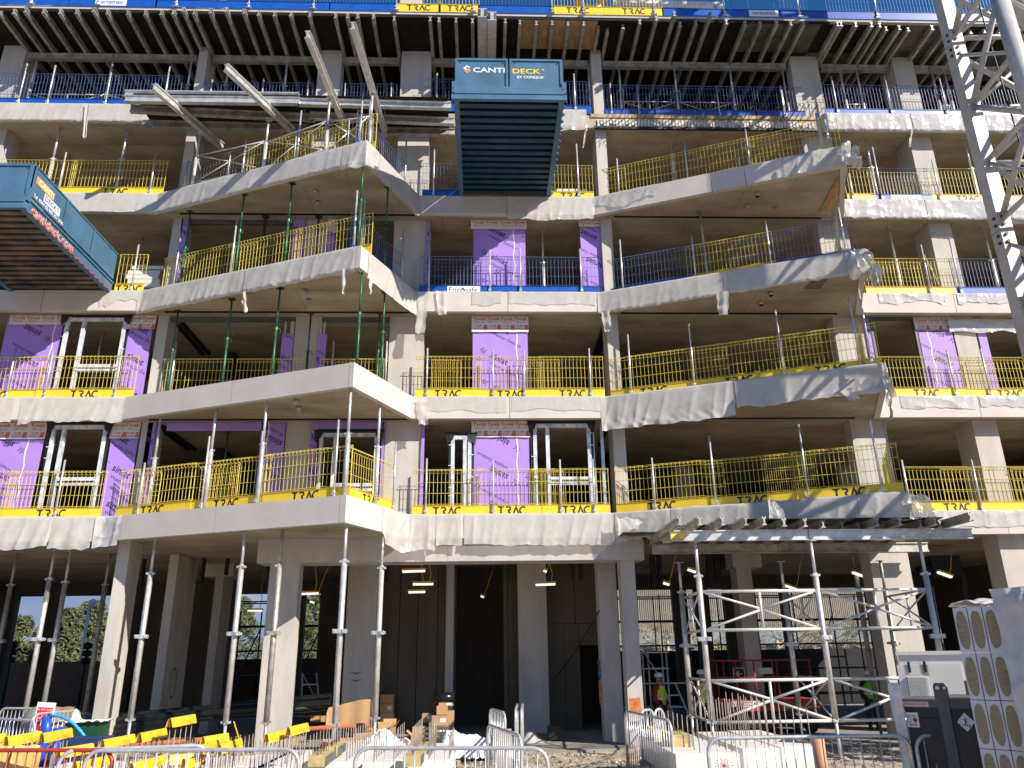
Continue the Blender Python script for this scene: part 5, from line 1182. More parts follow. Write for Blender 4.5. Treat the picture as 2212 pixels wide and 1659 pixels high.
txt('cantideck.com', .33, M_SALM, beams[1], (XR-.03+.003-off[0], -3.05-off[1], zc+.17-off[2]), (0,0,HP), True, 1.02)
mb = MB()
rs = random.Random(5)
for k in range(9):
    xx = XR-2.7+rs.random()*2.5; zz = zc+.03+rs.random()*.9; mb.poly([(xx+.16*math.cos(a)*rs.uniform(.4,1), -4.385 if zz < zc+.13 else -4.34, zz*.0+min(zz, zc+.125)+.05*math.sin(a)*rs.uniform(.3,1)-.05) for a in [j*.9 for j in range(7)]])
part('rust_patch', mb, M_RUST, o, off=off)
# ================================================================== crane mast
MA = thing('crane_mast', 'white lattice tower crane mast rising at the right edge', 'crane mast', (12.62, -4, 0))
legs = [Vector((12.62,-4,0)), Vector((12.47,-6.0,0)), Vector((14.47,-6.15,0)), Vector((14.62,-4.15,0))]
mo = (12.62, -4, 0); SEC = 5.65; z0m = .35
for k, l in enumerate(legs):
    for s in range(6):
        zz = z0m+s*SEC
        mb = MB()
        if k == 0: mb.box(l.x-.165, l.x+.165, l.y-.165, l.y+.165, zz+.01, zz+SEC-.01)
        else: mb.tube((l.x,l.y,zz+.01), (l.x,l.y,zz+SEC-.01), .19, 14)
        lg = part('leg', mb, M_MAST, MA, k != 0, off=mo)
        b = MB()
        for dz in (.14, .34, SEC-.14, SEC-.34): b.tube((l.x-.2, l.y-.06, zz+dz), (l.x+.2, l.y-.06, zz+dz), .04, 8); b.tube((l.x-.06, l.y-.21, zz+dz), (l.x-.06, l.y+.2, zz+dz), .04, 8)
        part('bolt', b, M_BOLT, lg, off=mo)
for k in range(4):
    a, b = legs[k], legs[(k+1) % 4]; d = (b-a).normalized(); a2, b2 = a+d*.14, b-d*.14
    for s in range(6):
        for j in range(3):
            za = z0m+s*SEC+.3+j*(SEC-.6)/3; zb_ = za+(SEC-.6)/3
            part('strut', MB().tube(a2+Vector((0,0,za)), b2+Vector((0,0,za)), .07, 8), M_MAST, MA, True, off=mo)
            p, q = (a2, b2) if j % 2 == 0 else (b2, a2)
            if j != 1: part('diagonal', MB().tube(q+Vector((0,0,za+.09)), p+Vector((0,0,zb_-.09)), .05, 8), M_MAST, MA, True, off=mo)
            part('diagonal', MB().tube(p+Vector((0,0,za+.07)), q+Vector((0,0,zb_-.07)), .075, 8), M_MAST, MA, True, off=mo)
ld = MB(); ld.tube((13.5,-4.6,0.4),(13.5,-4.6,34),.045,8); ld.tube((13.9,-4.6,.4),(13.9,-4.6,34),.045,8)
for k in range(110): ld.tube((13.5,-4.6,.6+k*.3),(13.9,-4.6,.6+k*.3),.014,5)
part('ladder', ld, M_MAST, MA, True, off=mo)
mb = MB(); mb.path([(12.7,-5.2,28),(12.75,-5.0,18),(12.78,-5.1,10),(12.8,-5.1,1)], .02, 6); part('cable', mb, M_MEMB, MA, True, off=mo)
mb = MB(); mb.box(12.1,15.1,-6.7,-3.5,-.06,.34); part('foundation', mb, M_CONC, MA, off=mo)
# roof level bits: column, frame with yellow flange, long tie beam
q0 = py(1,2,1155,60,1.2); q1 = py(1,2,1320,60,1.2); mb = MB(); mb.box(q0.x,q1.x,1.2,1.7,ZD+.245,ZD+3.6); bpart('column', mb, M_CONC)
q0 = py(1,1,60,30,1.2); q1 = py(1,1,330,30,1.2); mb = MB(); mb.box(q0.x,q1.x,1.2,1.7,ZD+.245,ZD+3.6); bpart('column', mb, M_CONC)
q0 = py(1,1,1560,30,1.0); q1 = py(1,1,1780,30,1.0)
o = thing('column_formwork', 'timber and steel column formwork standing on the roof deck behind blue mesh', 'formwork', (q0.x, 1.0, ZD+.25)); mo2 = (q0.x, 1.0, ZD+.25)
mb = MB(); mb.box(q0.x, q0.x+.5, 1.0, 1.08, ZD+.25, ZD+3.5); part('panel', mb, M_WOOD, o, off=mo2)
mb = MB(); mb.box(q0.x+.502, q0.x+.6, .98, 1.1, ZD+.25, ZD+3.5); mb.box(q0.x+.75, q0.x+.95, 1.0, 1.1, ZD+.25, ZD+3.5); part('soldier', mb, M_CONC, o, off=mo2)
part('push_pull_prop', MB().tube((q0.x+.9,.9,ZD+2.6),(q0.x+1.6,.2,ZD+.27),.05,8), M_ALU, o, True, off=mo2)
part('push_pull_prop', MB().tube((q0.x-.1,.9,ZD+2.0),(q0.x-.9,.3,ZD+.27),.05,8), M_ALUD, o, True, off=mo2)
q = py(1,3,650,60,.8); o = thing('column_formwork', 'white column formwork with a round yellow collar on the roof', 'formwork', (q.x, .8, ZD+.25)); mo2 = (q.x, .8, ZD+.25)
for dx in (-.28, .28):
    mb = MB(); mb.box(q.x+dx-.1, q.x+dx+.1, .7, .9, ZD+.25, ZD+2.4); part('leg', mb, M_OFFW, o, off=mo2)
mb = MB(); mb.box(q.x-.12, q.x+.12, .75, .85, ZD+.25, ZD+2.4); part('web', mb, M_YEL, o, off=mo2)
zc_ = py(1,3,650,25,.8).z; mb = MB(); mb.lathe([(.3,zc_-.05),(.52,zc_-.05),(.52,zc_+.10),(.3,zc_+.1)], 20, (q.x,.8,0)); part('collar', mb, M_LAMPY, o, True, off=mo2)
part('push_pull_prop', MB().tube((q.x-.4,.8,ZD+2.2),(q.x-1.15,.1,ZD+.28),.06,8), M_ALU, o, True, off=mo2)
A = py(1,3,835,15,.4); B = py(1,3,1715,45,.4); mb = MB(); mb.quadbox(A, B-A, (0,.15,0), (0,0,.16))
o = single('tie_beam', mb, M_OFFW, 'long pale beam lying across frames behind the roof edge mesh', 'beam', off=A); 
for xx in (A.x+.25, B.x-.3): part('bracket', MB().tube((xx,A.y+.05,A.z),(xx-.2,A.y-.25,ZD+.3),.06,8), M_ALU, o, True, off=A)
# ================================================================== work lights
for r, c, x, y, wpx, Y, nm in [(3,2,1265,1500,190,1.4,'upper yellow strip light hanging by the entrance beam'), (3,2,1340,1603,170,2.6,'second yellow strip light below the entrance beam'),
   (4,2,1290,250,142,3.4,'third thin strip light in the entrance'), (4,2,440,262,150,3.0,'strip light left of the tall prop pair'), (4,2,463,330,42,4.2,'small tilted lamp left of the tall prop pair'), (4,2,1810,287,34,5.5,'small lamp hanging in the black shaft opening'),
   (4,3,297,190,165,2.4,'white strip light before the core column'), (4,3,297,85,36,1.6,'short lamp above the white strip light at the core column'), (4,3,1255,185,58,2.0,'small lamp left of the shoring tower'), (4,3,1457,82,74,1.2,'bright lamp beside the left shoring leg'),
   (3,4,905,1527,108,1.4,'lamp behind the middle of the shoring tower'), (3,4,372,1632,110,2.6,'lamp low behind the shoring tower'), (3,4,1585,1528,120,1.6,'lamp beside the big column at right'), (3,4,2018,1530,58,1.6,'lamp left of the far right column'), (4,1,2020,398,120,7.0,'strip light deep inside behind the wide entrance column')]:
    q = py(r, c, x, y, Y); p = py(r, c, x+wpx, y, Y); w = p.x-q.x
    o = thing('work_light', nm, 'work light', (q.x, Y, q.z), random.uniform(-.1,.1), 'site work lights'); t = random.uniform(-.15,.15) if w > .5 else .35
    a = MB(); a.box(-w/2, w/2, -.06, .06, .0, .05); e = part('housing', a, M_LAMPY, o); a = MB(); a.box(-w/2+.02, w/2-.02, -.05, .05, -.05, -.001); part('diffuser', a, M_LITE, o)
    o.rotation_euler[1] = t if w < .5 else t*.15
    part('cord', MB().path([(w*.3,0,.05),(w*.35,.02,(4.95-q.z)*.3),(w*.25,0,(4.95-q.z)*.6),(w*.3,0,4.97-q.z)], .012, 5), M_LAMPY, o, True)
# ================================================================== crowd barriers
def crowd(label, p0, p1, mat=M_GALV, h=1.1, cat='crowd barrier', rails=True):
    p0, p1 = Vector((p0[0], p0[1], 0)), Vector((p1[0], p1[1], 0)); d = p1-p0; L_ = d.length
    o = thing('crowd_barrier', label, cat, (p0.x, p0.y, -.06), math.atan2(d.y, d.x), 'metal pedestrian barriers')
    r = .18; pts = [(0,0,.12)]
    for k in range(6): a = math.pi-k*math.pi/10; pts.append((r+r*math.cos(a), 0, h-r+r*math.sin(a)))
    for k in range(6): a = math.pi/2-k*math.pi/10; pts.append((L_-r+r*math.cos(a), 0, h-r+r*math.sin(a)))
    pts.append((L_,0,.12))
    part('frame', MB().path(pts, .025, 10), mat, o, True)
    part('bottom_rail', MB().tube((.02,0,.16),(L_-.02,0,.16),.016,8), mat, o, True)
    n = max(4, int(L_/.125)); b = MB()
    me = MB().tube((0,0,.16),(0,0,h-.02),.008,6).mesh('bar', mat, True)
    for k in range(1, n): O('bar', me, o, (L_*k/n,0,0))
    for x in (L_*.12, L_*.88):
        f = MB(); f.box(x-.02,x+.02,-.3,.3,0,.03); f.tube((x,0,.03),(x,0,.16),.016,8); part('foot', f, mat, o)
    return o
def cb(label, r0, c0, x0, y0, r1, c1, x1, y1, **k):
    a = pz(r0,c0,x0,y0,1.04); b = pz(r1,c1,x1,y1,1.04); return crowd(label, a, b, **k)
cb('bright crowd barrier in the middle foreground before the white bags', 4,2,805,1490, 4,3,312,1492)
cb('crowd barrier in the left foreground before the yellow rebar sleeves', 4,1,685,1512, 4,2,362,1500)
cb('crowd barrier just behind the left foreground one, its rounded end near the middle', 4,1,480,1512, 4,1,1662,1468)
o = cb('red barrier with a yellow strap over it at the left bottom corner', 4,1,-300,1508, 4,1,905,1508, mat=M_REDP)
cb('crowd barrier at the far left below the dark bay', 4,1,-60,1255, 4,1,285,1275)
cb('dull crowd barrier behind the red sign at left', 4,1,5,1175, 4,1,420,1178)
cb('crowd barrier sloping behind the light blue hose', 4,1,262,1225, 4,1,640,1188)
cb('crowd barrier at right before the white planks', 4,3,1575,1412, 4,4,1292,1392)
cb('crowd barrier at the right edge before the black fuel tank', 4,4,1345,1395, 4,4,2500,1350)
cb('angled crowd barrier before the slim sprayed column', 4,3,925,1195, 4,3,1288,1275)
cb('short crowd barrier behind the angled one, left', 4,3,1045,1195, 4,3,1150,1182); cb('short crowd barrier behind the angled one, right', 4,3,1152,1182, 4,3,1232,1176)
cb('narrow angled crowd barrier at the entrance, rear', 4,2,1868,1180, 4,2,1988,1212); cb('narrow angled crowd barrier at the entrance, front', 4,2,1850,1305, 4,2,2115,1395)
q = pz(4,2,2070,1190,1.04); crowd('end-on crowd barrier stacked at the entrance', (q.x, q.y), (q.x+.12, q.y+2.0)); crowd('end-on crowd barrier stacked at the entrance, right of its twin', (q.x+.12, q.y), (q.x+.24, q.y+2.0))
mb = MB(); q = pz(4,2,1990,1400,.9); mb.box(q.x-.14,q.x+.10,q.y+.1,q.y+.14,0,1.0); single('timber_board', mb, nmat('grey_timber', (.42,.37,.34), .8, var=.12), 'grey board leaning against the front entrance barrier', 'board', off=(q.x,q.y,0))
# cloth strap over the red barrier
q = pz(4,1,150,1480,1.06)
def strap(label, x, y, w, l1, l2, mat, z=1.075):
    def fn(a, b):
        s = b*(l1+l2)-l1; yy = -.032 if s < 0 else .032; zz = z-abs(s) if abs(s) > .03 else z
        if abs(s) < .03: yy = s*1.05
        return (x+(a-.5)*w*(1+.15*noise.noise(Vector((s*3,w*9,0))))+(-s if s < 0 else 0)*-.12, y+yy-.01*abs(math.sin(a*9+s*6)), zz+.008*math.sin(a*11))
    mb = MB(); mb.grid(fn, 10, 26); return single('strap', mb, mat, label, 'strap', smooth=True, off=(x,y,z))
strap('wide yellow cloth strap draped over the red barrier', q.x+.12, q.y, .32, .62, .5, M_CLOTH); strap('narrower yellow cloth strap draped over the red barrier at its left', q.x-.16, q.y, .16, .7, .45, M_CLOTH)
q = pz(4,1,505,1172,1.03); strap('brown cloth strap hung over the dull rear barrier', q.x, q.y, .55, .6, .4, nmat('brown_cloth', (.30,.21,.11), .9, var=.15), 1.05)
# ================================================================== precast planks, rebar and yellow sleeves
ROD = {}
def rods(name_label, pts, h, parent, off, r=.009, tilt=.02):
    for (x, y, z) in pts:
        k = round(h, 2)
        if k not in ROD: ROD[k] = MB().tube((0,0,-.12),(0,0,k),r,6).mesh('rebar', M_REBAR, True)
        O('rebar', ROD[k], parent, Vector((x,y,z))-Vector(off), (random.uniform(-tilt,tilt), random.uniform(-tilt,tilt), 0))
def plank(label, x0, x1, y0, y1, z0, z1, rows=(), h=.7, step=.36, mat=M_PRE2 if False else None):
    o = thing('precast_plank', label, 'concrete plank', (x0, y0, z0), 0, 'precast planks with starter bars'); off = (x0, y0, z0)
    mb = MB(); mb.box(x0, x1, y0, y1, z0, z1); part('slab', mb, M_PRE2, o, off=off)
    for fx, hh in rows:
        n = int((y1-y0-.3)/step); rods('', [(x0+(x1-x0)*fx, y0+.15+k*step, z1) for k in range(n)], hh, o, off)
    for yy in (y0+.4, y1-.5):
        mb = MB(); mb.box(x0-.1, x1+.1, yy, yy+.1, z0-.102, z0-.002); part('bearer', mb, M_WOOD, o, off=off)
    return o
M_PRE2 = nmat('white_precast', (0.74, 0.70, 0.66), 0.7, var=0.05, scale=2, fine=.06)
zp = .56
def xa(r, c, x, y, Y): return py(r, c, x, y, Y).x
a, b = xa(4,3,1335,1640,-6.4), xa(4,3,1840,1600,-6.4); plank('white concrete plank nearest the slim column with foam blocks on it', a, b, -6.4, -3.3, .18, zp, ((.42,.5),(.93,.75)))
PA = (a, b)
a2, b2 = xa(4,3,1868,1590,-6.0), xa(4,3,2160,1590,-6.0); plank('white concrete plank second from the slim column with tall bars', a2, b2, -6.0, -3.0, .2, zp+.02, ((.2,.72),(.8,.78)))
a3, b3 = xa(4,4,300,1590,-5.7), xa(4,4,620,1590,-5.7); plank('shaded white concrete plank furthest right before the orange pipe', a3, b3, -5.7, -2.6, .2, zp, ((.15,.7),(.85,.6)))
mb = MB()
for (cx, cy) in ((.25,0), (.6,.3)):
    pass
mk = MB()
for k in range(7):
    t = k*math.pi/7; R_ = .16; c_ = ((PA[0]+PA[1])/2+.25, -6.4035, .38)
    mk.poly([(c_[0]-R_*math.cos(t), c_[1], c_[2]-R_*math.sin(t)*.7), (c_[0]+R_*math.cos(t), c_[1], c_[2]+R_*math.sin(t)*.7), (c_[0]+R_*math.cos(t+.05), c_[1], c_[2]+R_*math.sin(t+.05)*.7), (c_[0]-R_*math.cos(t+.05), c_[1], c_[2]-R_*math.sin(t+.05)*.7)])
    mk.v[-4:] = [v+Vector((0,-.0004*k,0)) for v in mk.v[-4:]]
pl1 = bpy.data.objects['precast_plank']; part('spray_star', mk, nmat('pink_spray', (.75,.22,.26), .7), pl1, off=pl1.location)
def foam(label, x0, x1, y0, y1, z0, h=.2):
    o = thing('foam_block', label, 'insulation block', (x0,y0,z0), 0, 'foam edge blocks'); off = (x0,y0,z0)
    mb = MB(); mb.box(x0,x1,y0,y1,z0,z0+h); part('block', mb, M_FOAM, o, off=off)
    mb = MB(); mb.box(x1+.002,x1+.012,y0,y1,z0+.01,z0+h-.01); part('side_strip', mb, M_TANKG, o, off=off)
    for k in range(4):
        yy = y0+.08+k*(y1-y0-.16)/3; mb = MB(); mb.tube(((x0+x1)/2,yy,z0+h),((x0+x1)/2,yy,z0+h+.07),.008,6); mb.tube(((x0+x1)/2,yy,z0+h+.07),((x0+x1)/2,yy,z0+h+.08),.025,8); part('pin', mb, M_RUST, o, off=off)
def foam_at(label, r, c, xl, xr, y, z, ln, h=.2):
    q = pz(r,c,xl,y,z); w = py(r,c,xr,y,q.y).x-q.x; foam(label, q.x, q.x+w, q.y, q.y+ln, z, h)
foam_at('yellow foam block with rusty pins on the plank near the slim column, front', 4,3,1300,1460,1488,zp,.8); foam_at('yellow foam block with rusty pins on the plank near the slim column, rear', 4,3,1165,1250,1440,zp,.8)
foam_at('foam block with striped side before the cardboard, front', 4,2,425,560,1640,.4,.9,.16); foam_at('foam block with striped side before the cardboard, rear', 4,2,560,660,1560,.45,.8,.16)
foam_at('foam block with pins before the white bags, front', 4,2,1180,1320,1640,.4,.9,.16); foam_at('foam block with pins before the white bags, rear', 4,2,1300,1370,1550,.45,.7,.16)
qa, qb = xa(4,2,380,1600,-5.2), xa(4,2,760,1600,-5.2); plank('white plank left of the bags with clustered bars', qa, qb, -5.2, -1.6, .1, .40, ((.1,.42),(.5,.42),(.9,.45)), step=.3)
qa, qb = xa(4,2,860,1600,-5.0), xa(4,2,1180,1600,-5.0); plank('white plank before the left white bag', qa, qb, -5.0, -2.3, .08, .36, ((.25,.42),(.75,.5)), step=.35)
qa, qb = xa(4,2,1200,1600,-4.8), xa(4,2,1560,1600,-4.8); plank('white plank between the two white bags', qa, qb, -4.8, -2.0, .08, .36, ((.15,.55),(.5,.6),(.95,.35)), step=.3)
for k, (x0_, x1_, Y) in enumerate(((-80,420,-6.5),(560,900,-6.3),(950,1300,-6.2),(1340,1640,-6.0),(1690,2000,-5.8),(2030,2240,-5.2))):
    qa, qb = xa(4,1,x0_,1600,Y), xa(4,1,x1_,1600,Y); plank(f'white plank under the yellow sleeves, {ordw(k)}', qa, qb, Y, Y+2.6, .1, .34, ((.12,.42),(.88,.42)), step=.26)
SLEEVE_N = 0
def sleeve(label, c0, xl, yl, c1, xr, yr, ztop=1.0, hpx=None):
    """folded yellow cover clipped over a row of bars"""
    A = pz(4,c0,xl,yl,ztop); B = pz(4,c1,xr,yr,ztop); d = B-A
    if d.length > 1.3: B = A+d.normalized()*1.3; B = Vector((B.x,B.y,ztop)); 
    B2 = pz(4,c1,xr,yr,ztop); k = (A-Vector((0,CY,CZ)))
    L_ = (B-A).length
    o = thing('rebar_sleeve', label, 'rebar cover', (A.x,A.y,ztop-.2), math.atan2((B-A).y,(B-A).x), 'yellow rebar covers')
    prof = [(-.06,.065),(-.056,.08),(-.025,.185),(-.01,.2),(.01,.2),(.025,.185),(.056,.08),(.06,.065)]
    mb = MB()
    def fn(a, b):
        i = min(int(b*7), 6); t = b*7-i; y = prof[i][0]*(1-t)+prof[i+1][0]*t; z = prof[i][1]*(1-t)+prof[i+1][1]*t
        return (a*L_, y*(1+.12*math.sin(a*6)), z)
    mb.grid(fn, 8, 14); part('cover', mb, M_YELS, o, True)
    txt('Fortisafe', .09, M_YELP, o, (L_*.32,-.055,.10), (-.28,0,0)); txt('TRAC', .10, M_YELP, o, (L_*.72,-.055,.10), (-.28,0,0))
    me = MB().tube((0,0,-.75),(0,0,.15),.0085,6).mesh('rebar', M_REBAR, True)
    for k in range(5): O('rebar', me, o, (L_*(.06+.22*k), 0, 0))
    return o
M_YELP = nmat('faded_print', (.66,.46,.03), .5, var=.05)
SL = [(1,50,1400,1,322,1355),(1,332,1375,1,562,1330),(1,-120,1465,1,155,1442),(1,465,1492,1,735,1452),(1,812,1425,1,1060,1378),(1,1105,1372,1,1310,1332),(1,1345,1255,1,1538,1222),(1,1608,1402,1,1802,1370),(1,1590,1465,1,1740,1415),(1,1735,1460,1,1905,1412),(1,595,1600,1,900,1540),(1,1040,1610,1,1308,1540),(1,1342,1545,1,1530,1530),(1,1455,1575,1,1650,1530),(2,98,1380,2,250,1342),(2,272,1325,2,420,1290),(1,-30,1380,1,45,1372)]
for k, s in enumerate(sorted(SL, key=lambda s: (s[0]-1)*2011+s[1])):
    sleeve(f'folded yellow rebar cover, {ordw(k)}, in the left foreground', *s, ztop={1222:1.25,1332:1.05,1355:1.08,1290:1.05,1342:.98,1330:1.1}.get(s[5], .92 if s[2] < 1520 else .75))
q = pz(4,1,1920,1500,.8); o = thing('rebar_sleeve', 'yellow rebar cover tipped upright leaning across the others', 'rebar cover', (q.x,q.y,.35)); mb = MB()
mb.grid(lambda a, b: (-.16+a*.36, .07*math.cos(b*math.pi), .75-a*.85+.12*math.sin(b*math.pi)*.3+b*.10), 6, 8); part('cover', mb, M_YELS, o, True)
# loose clustered bars around the left foreground
# ================================================================== pipes
def pipe(label, r, c, x0, y0, c1, x1, y1, Y, rad, mat, Y1=None, cat='pipe', grp='loose pipes'):
    a = py(r,c,x0,y0,Y); b = py(r,c1,x1,y1,Y1 if Y1 is not None else Y); d = (b-a).normalized()
    o = thing('pipe', label, cat, a, 0, grp)
    part('tube', MB().tube((0,0,0), b-a, rad, 16, caps=False), mat, o, True); part('inside', MB().tube(d*.002, (b-a)-d*.002, rad*.86, 16), M_MEMB, o, True)
pipe('long black pipe on top of the pile behind the columns', 4,1,930,1245,2,612,1082,1.2,.085,M_PIPEB,1.6); pipe('black pipe with white labels in the pile', 4,1,905,1275,2,605,1135,1.0,.095,M_PIPEB,1.3)
pipe('lower black pipe in the pile at left', 4,1,900,1335,1,1700,1235,.95,.10,M_PIPEB,1.2); pipe('black pipe with a bright collar sticking out left', 4,1,880,1378,1,1500,1300,.9,.075,M_PIPEB,1.1)
pipe('short black pipe in the pile right of the wide column', 4,2,270,1190,2,585,1165,1.1,.09,M_PIPEB,1.5); pipe('black pipe in the pile under the labelled one', 4,1,1500,1235,2,600,1205,1.2,.09,M_PIPEB,1.7)
pipe('orange pipe lying along the left columns', 4,1,860,1488,1,1640,1422,-.5,.055,M_PIPEO); pipe('bright orange pipe across the cardboard sheet', 4,2,405,1345,2,915,1310,-.5,.06,M_PIPEO)
pipe('thin orange pipe under the bright orange one', 4,2,760,1362,2,930,1345,-.35,.05,M_PIPEO); pipe('short fat black pipe below the bright orange one', 4,2,408,1392,2,788,1368,-.7,.10,M_PIPEB)
a = pz(4,4,580,1430,.75); single('pipe', MB().tube((a.x,a.y,-.05),(a.x,a.y,.78),.10,16), nmat('clay_pipe',(.55,.27,.14),.6), 'upright orange clay pipe among the planks at right', 'pipe', smooth=True, off=(a.x,a.y,0))
mb = MB(); mb.box(-9.6,-4.8,.9,1.0,0,.22); mb.box(-9.6,-4.8,1.9,2.0,0,.22); single('timber_bearer', mb, M_WOOD, 'timber bearers under the pile of black pipes', 'timber', off=(-7,1,0))
# ================================================================== boxes, bags
def carton(label, r, c, xl, xr, yt, yb, Y, dep, lab=True, open_=False):
    q0 = py(r,c,xl,yb,Y); q1 = py(r,c,xr,yt,Y); z0, z1 = q0.z, q1.z; x0, x1 = q0.x, q1.x
    z0 = max(z0, 0.002)
    o = thing('cardboard_box', label, 'box', (x0,Y,z0), 0, 'cardboard boxes'); off = (x0,Y,z0)
    t = .008; mb = MB(); mb.box(x0,x1,Y,Y+t,z0,z1); mb.box(x0,x1,Y+dep-t,Y+dep,z0,z1); mb.box(x0,x0+t,Y+t,Y+dep-t,z0,z1); mb.box(x1-t,x1,Y+t,Y+dep-t,z0,z1); mb.box(x0+t,x1-t,Y+t,Y+dep-t,z0+.001,z0+t); part('carton', mb, M_CARD, o, off=off)
    if open_:
        for (p, q, n) in (((x0,Y,z1),(x0,Y+dep,z1),(-.12,0,.10)), ((x1,Y,z1),(x1,Y+dep,z1),(.10,0,.14)), ((x0,Y+dep,z1),(x1,Y+dep,z1),(0,.06,.16))):
            mb = MB(); mb.quadbox(p, Vector(q)-Vector(p), n, (.003,.003,.003)); part('flap', mb, M_CARD, o, off=off)
    else:
        mb = MB(); mb.box(x0,(x0+x1)/2-.002,Y,Y+dep,z1+.001,z1+.006); part('flap', mb, M_CARD, o, off=off); mb = MB(); mb.box((x0+x1)/2+.002,x1,Y,Y+dep,z1+.001,z1+.006); part('flap', mb, M_CARD, o, off=off)
    if lab:
        w = (x1-x0)*.35; mb = MB(); mb.box(x1-w-.04,x1-.04,Y-.003,Y-.0005,z0+(z1-z0)*.35,z0+(z1-z0)*.78); part('paper_label', mb, M_WHT, o, off=off)
for a in [('topmost carton of the left dark stack by the wall',4,2,997,1105,1068,1140,4.45,.5,False),('labelled carton in the middle of the left dark stack',4,2,996,1105,1142,1213,4.45,.5,True),('bottom carton of the left dark stack by the wall',4,2,995,1107,1215,1340,4.45,.5,False),
          ('carton on top of the right stack under the black coil',4,2,1462,1575,1127,1160,2.4,.45,True),('small carton on the right stack before the shaft opening',4,2,1445,1532,1160,1228,2.2,.4,False),('labelled dark carton left in the right stack',4,2,1330,1405,1218,1288,2.6,.5,True),
          ('bright carton with a white label in the right stack',4,2,1405,1530,1238,1315,2.0,.5,True),('carton under the bright one in the right stack',4,2,1405,1525,1322,1388,1.95,.5,True),('bottom carton of the right stack by the shaft',4,2,1400,1560,1392,1470,1.95,.6,False),('dark carton at the back of the right stack',4,2,1532,1582,1200,1390,2.7,.4,False)]:
    carton(*a)
carton('open carton with raised flaps before the right stack', 4,2,1240,1340,1390,1480,.6,.4,False,True); carton('open carton beside the left white bag', 4,2,960,1060,1352,1470,.7,.4,False,True); carton('open carton behind the left white bag', 4,2,1000,1110,1325,1470,1.2,.4,False,True)
carton('small carton in the dark under the black pipes', 4,2,445,520,1232,1285,2.0,.3,False); carton('second small carton in the dark under the black pipes', 4,2,525,585,1230,1283,2.0,.3,False)
# large folded cardboard sheet
q0 = py(4,2,582,1160,.35); q1 = py(4,2,970,1475,.35); o = thing('cardboard_sheet', 'large upright folded cardboard sheet between two bright props', 'cardboard', (q0.x,.35,.0)); off = (q0.x,.35,0)
zt0 = py(4,2,600,1170,.35).z; zt1 = py(4,2,920,1105,.35).z; xm = py(4,2,925,1105,.35).x
mb = MB()
def fn(a, b): return (q0.x+.03+(xm-q0.x-.03)*a, .35+.012*math.sin(a*14)+.05*a*(1-a), .25+(zt0-.25+(zt1-zt0)*min(1, a*1.25)+.01*noise.noise(Vector((a*9,1,1))))*b-.25*b*0)
mb.grid(fn, 24, 6); part('panel', mb, M_CARD, o, off=off)
mb = MB(); mb.poly([(q0.x-.02,.30,.2),(q0.x+.028,.35,.2),(q0.x+.028,.35,zt0),(q0.x-.02,.30,zt0-.2)]); part('side_flap', mb, M_CARD, o, off=off)
mb = MB(); mb.poly([(xm+.004,.35,.2),(q1.x,.22,.1),(q1.x+.03,.22,zt1-.45),(xm+.10,.3,zt1-.25),(xm+.004,.35,zt1-.02)]); part('side_flap', mb, M_CARDI, o, off=off)
mb = MB(); mb.poly([(q0.x-.1,-.15,.02),(q1.x-.1,.2,.28),(q1.x-.05,.18,.52),(q0.x+.05,-.1,.32)]); part('floor_flap', mb, M_CARD, o, off=off)
def bag(label, r, c, xl, xr, yt, Y, peak, seed):
    x0, x1 = py(r,c,xl,yt,Y).x, py(r,c,xr,yt,Y).x; h = py(r,c,(xl+xr)/2,yt,Y).z; w = x1-x0; dep = .85
    o = thing('builders_bag', label, 'builders bag', ((x0+x1)/2,Y,.0), 0, 'white builders bags'); mb = MB()
    def fn(a, b):
        u, v = a*2-1, b*2-1; prof = max(0, 1-abs(u)**3.2)*max(0, 1-abs(v)**3.2)
        z = h*(prof**.5)*(.62+.38*math.exp(-((u-peak)/.33)**2-((v+.1)/.7)**2))*(1+.12*noise.noise(Vector((u*2.2,v*2.2,seed))))+.05*noise.noise(Vector((u*6,v*6,seed)))+.025*(1-abs(noise.noise(Vector((u*9,v*9,seed+3))))*3)
        return (u*w/2*(1+.05*noise.noise(Vector((v*3,z*3,seed)))), v*dep/2+dep/2, max(.0, z))
    mb.grid(fn, 56, 34); part('sack', mb, M_BAG, o, True)
    part('lifting_loop', MB().path([(w*.38,.2,h*.55),(w*.5,.15,h*.66),(w*.58,.1,h*.55),(w*.55,.05,h*.45)], .02, 6), M_BAG, o, True)
    part('seam', MB().path([(w*(peak*.5+.08), .0+k*.03, h*(.25+.11*k)) for k in range(6)], .012, 5), M_HOSE, o, True); return o
bag('white builders bag slumped between the bright prop and the foreground barrier', 4,2,765,1200,1345,-1.2,.15,1); bag('peaked white builders bag beside the entrance barriers', 4,2,1465,1890,1315,-1.6,-.72,5); bag('small crumpled white bag on the planks before the middle barrier', 4,2,880,1110,1590,-4.4,.1,8)
q = py(4,3,210,1350,1.6); x0 = py(4,3,95,1350,1.6).x; x1 = py(4,3,345,1350,1.6).x; mb = MB()
mb.grid(lambda a, b: (x0+(x1-x0)*a, 1.3+.8*b, max(0, (.30*math.exp(-((a-.25)/.35)**2)+.06*noise.noise(Vector((a*7,b*5,2))))*math.sin(math.pi*min(1,max(0,b)))*math.sin(math.pi*a)**.4)), 30, 16)
single('dust_sheet', mb, M_PAPER, 'crumpled grey sheet lying on the floor at the core column', 'sheet', smooth=True, off=(x0,1.6,0))
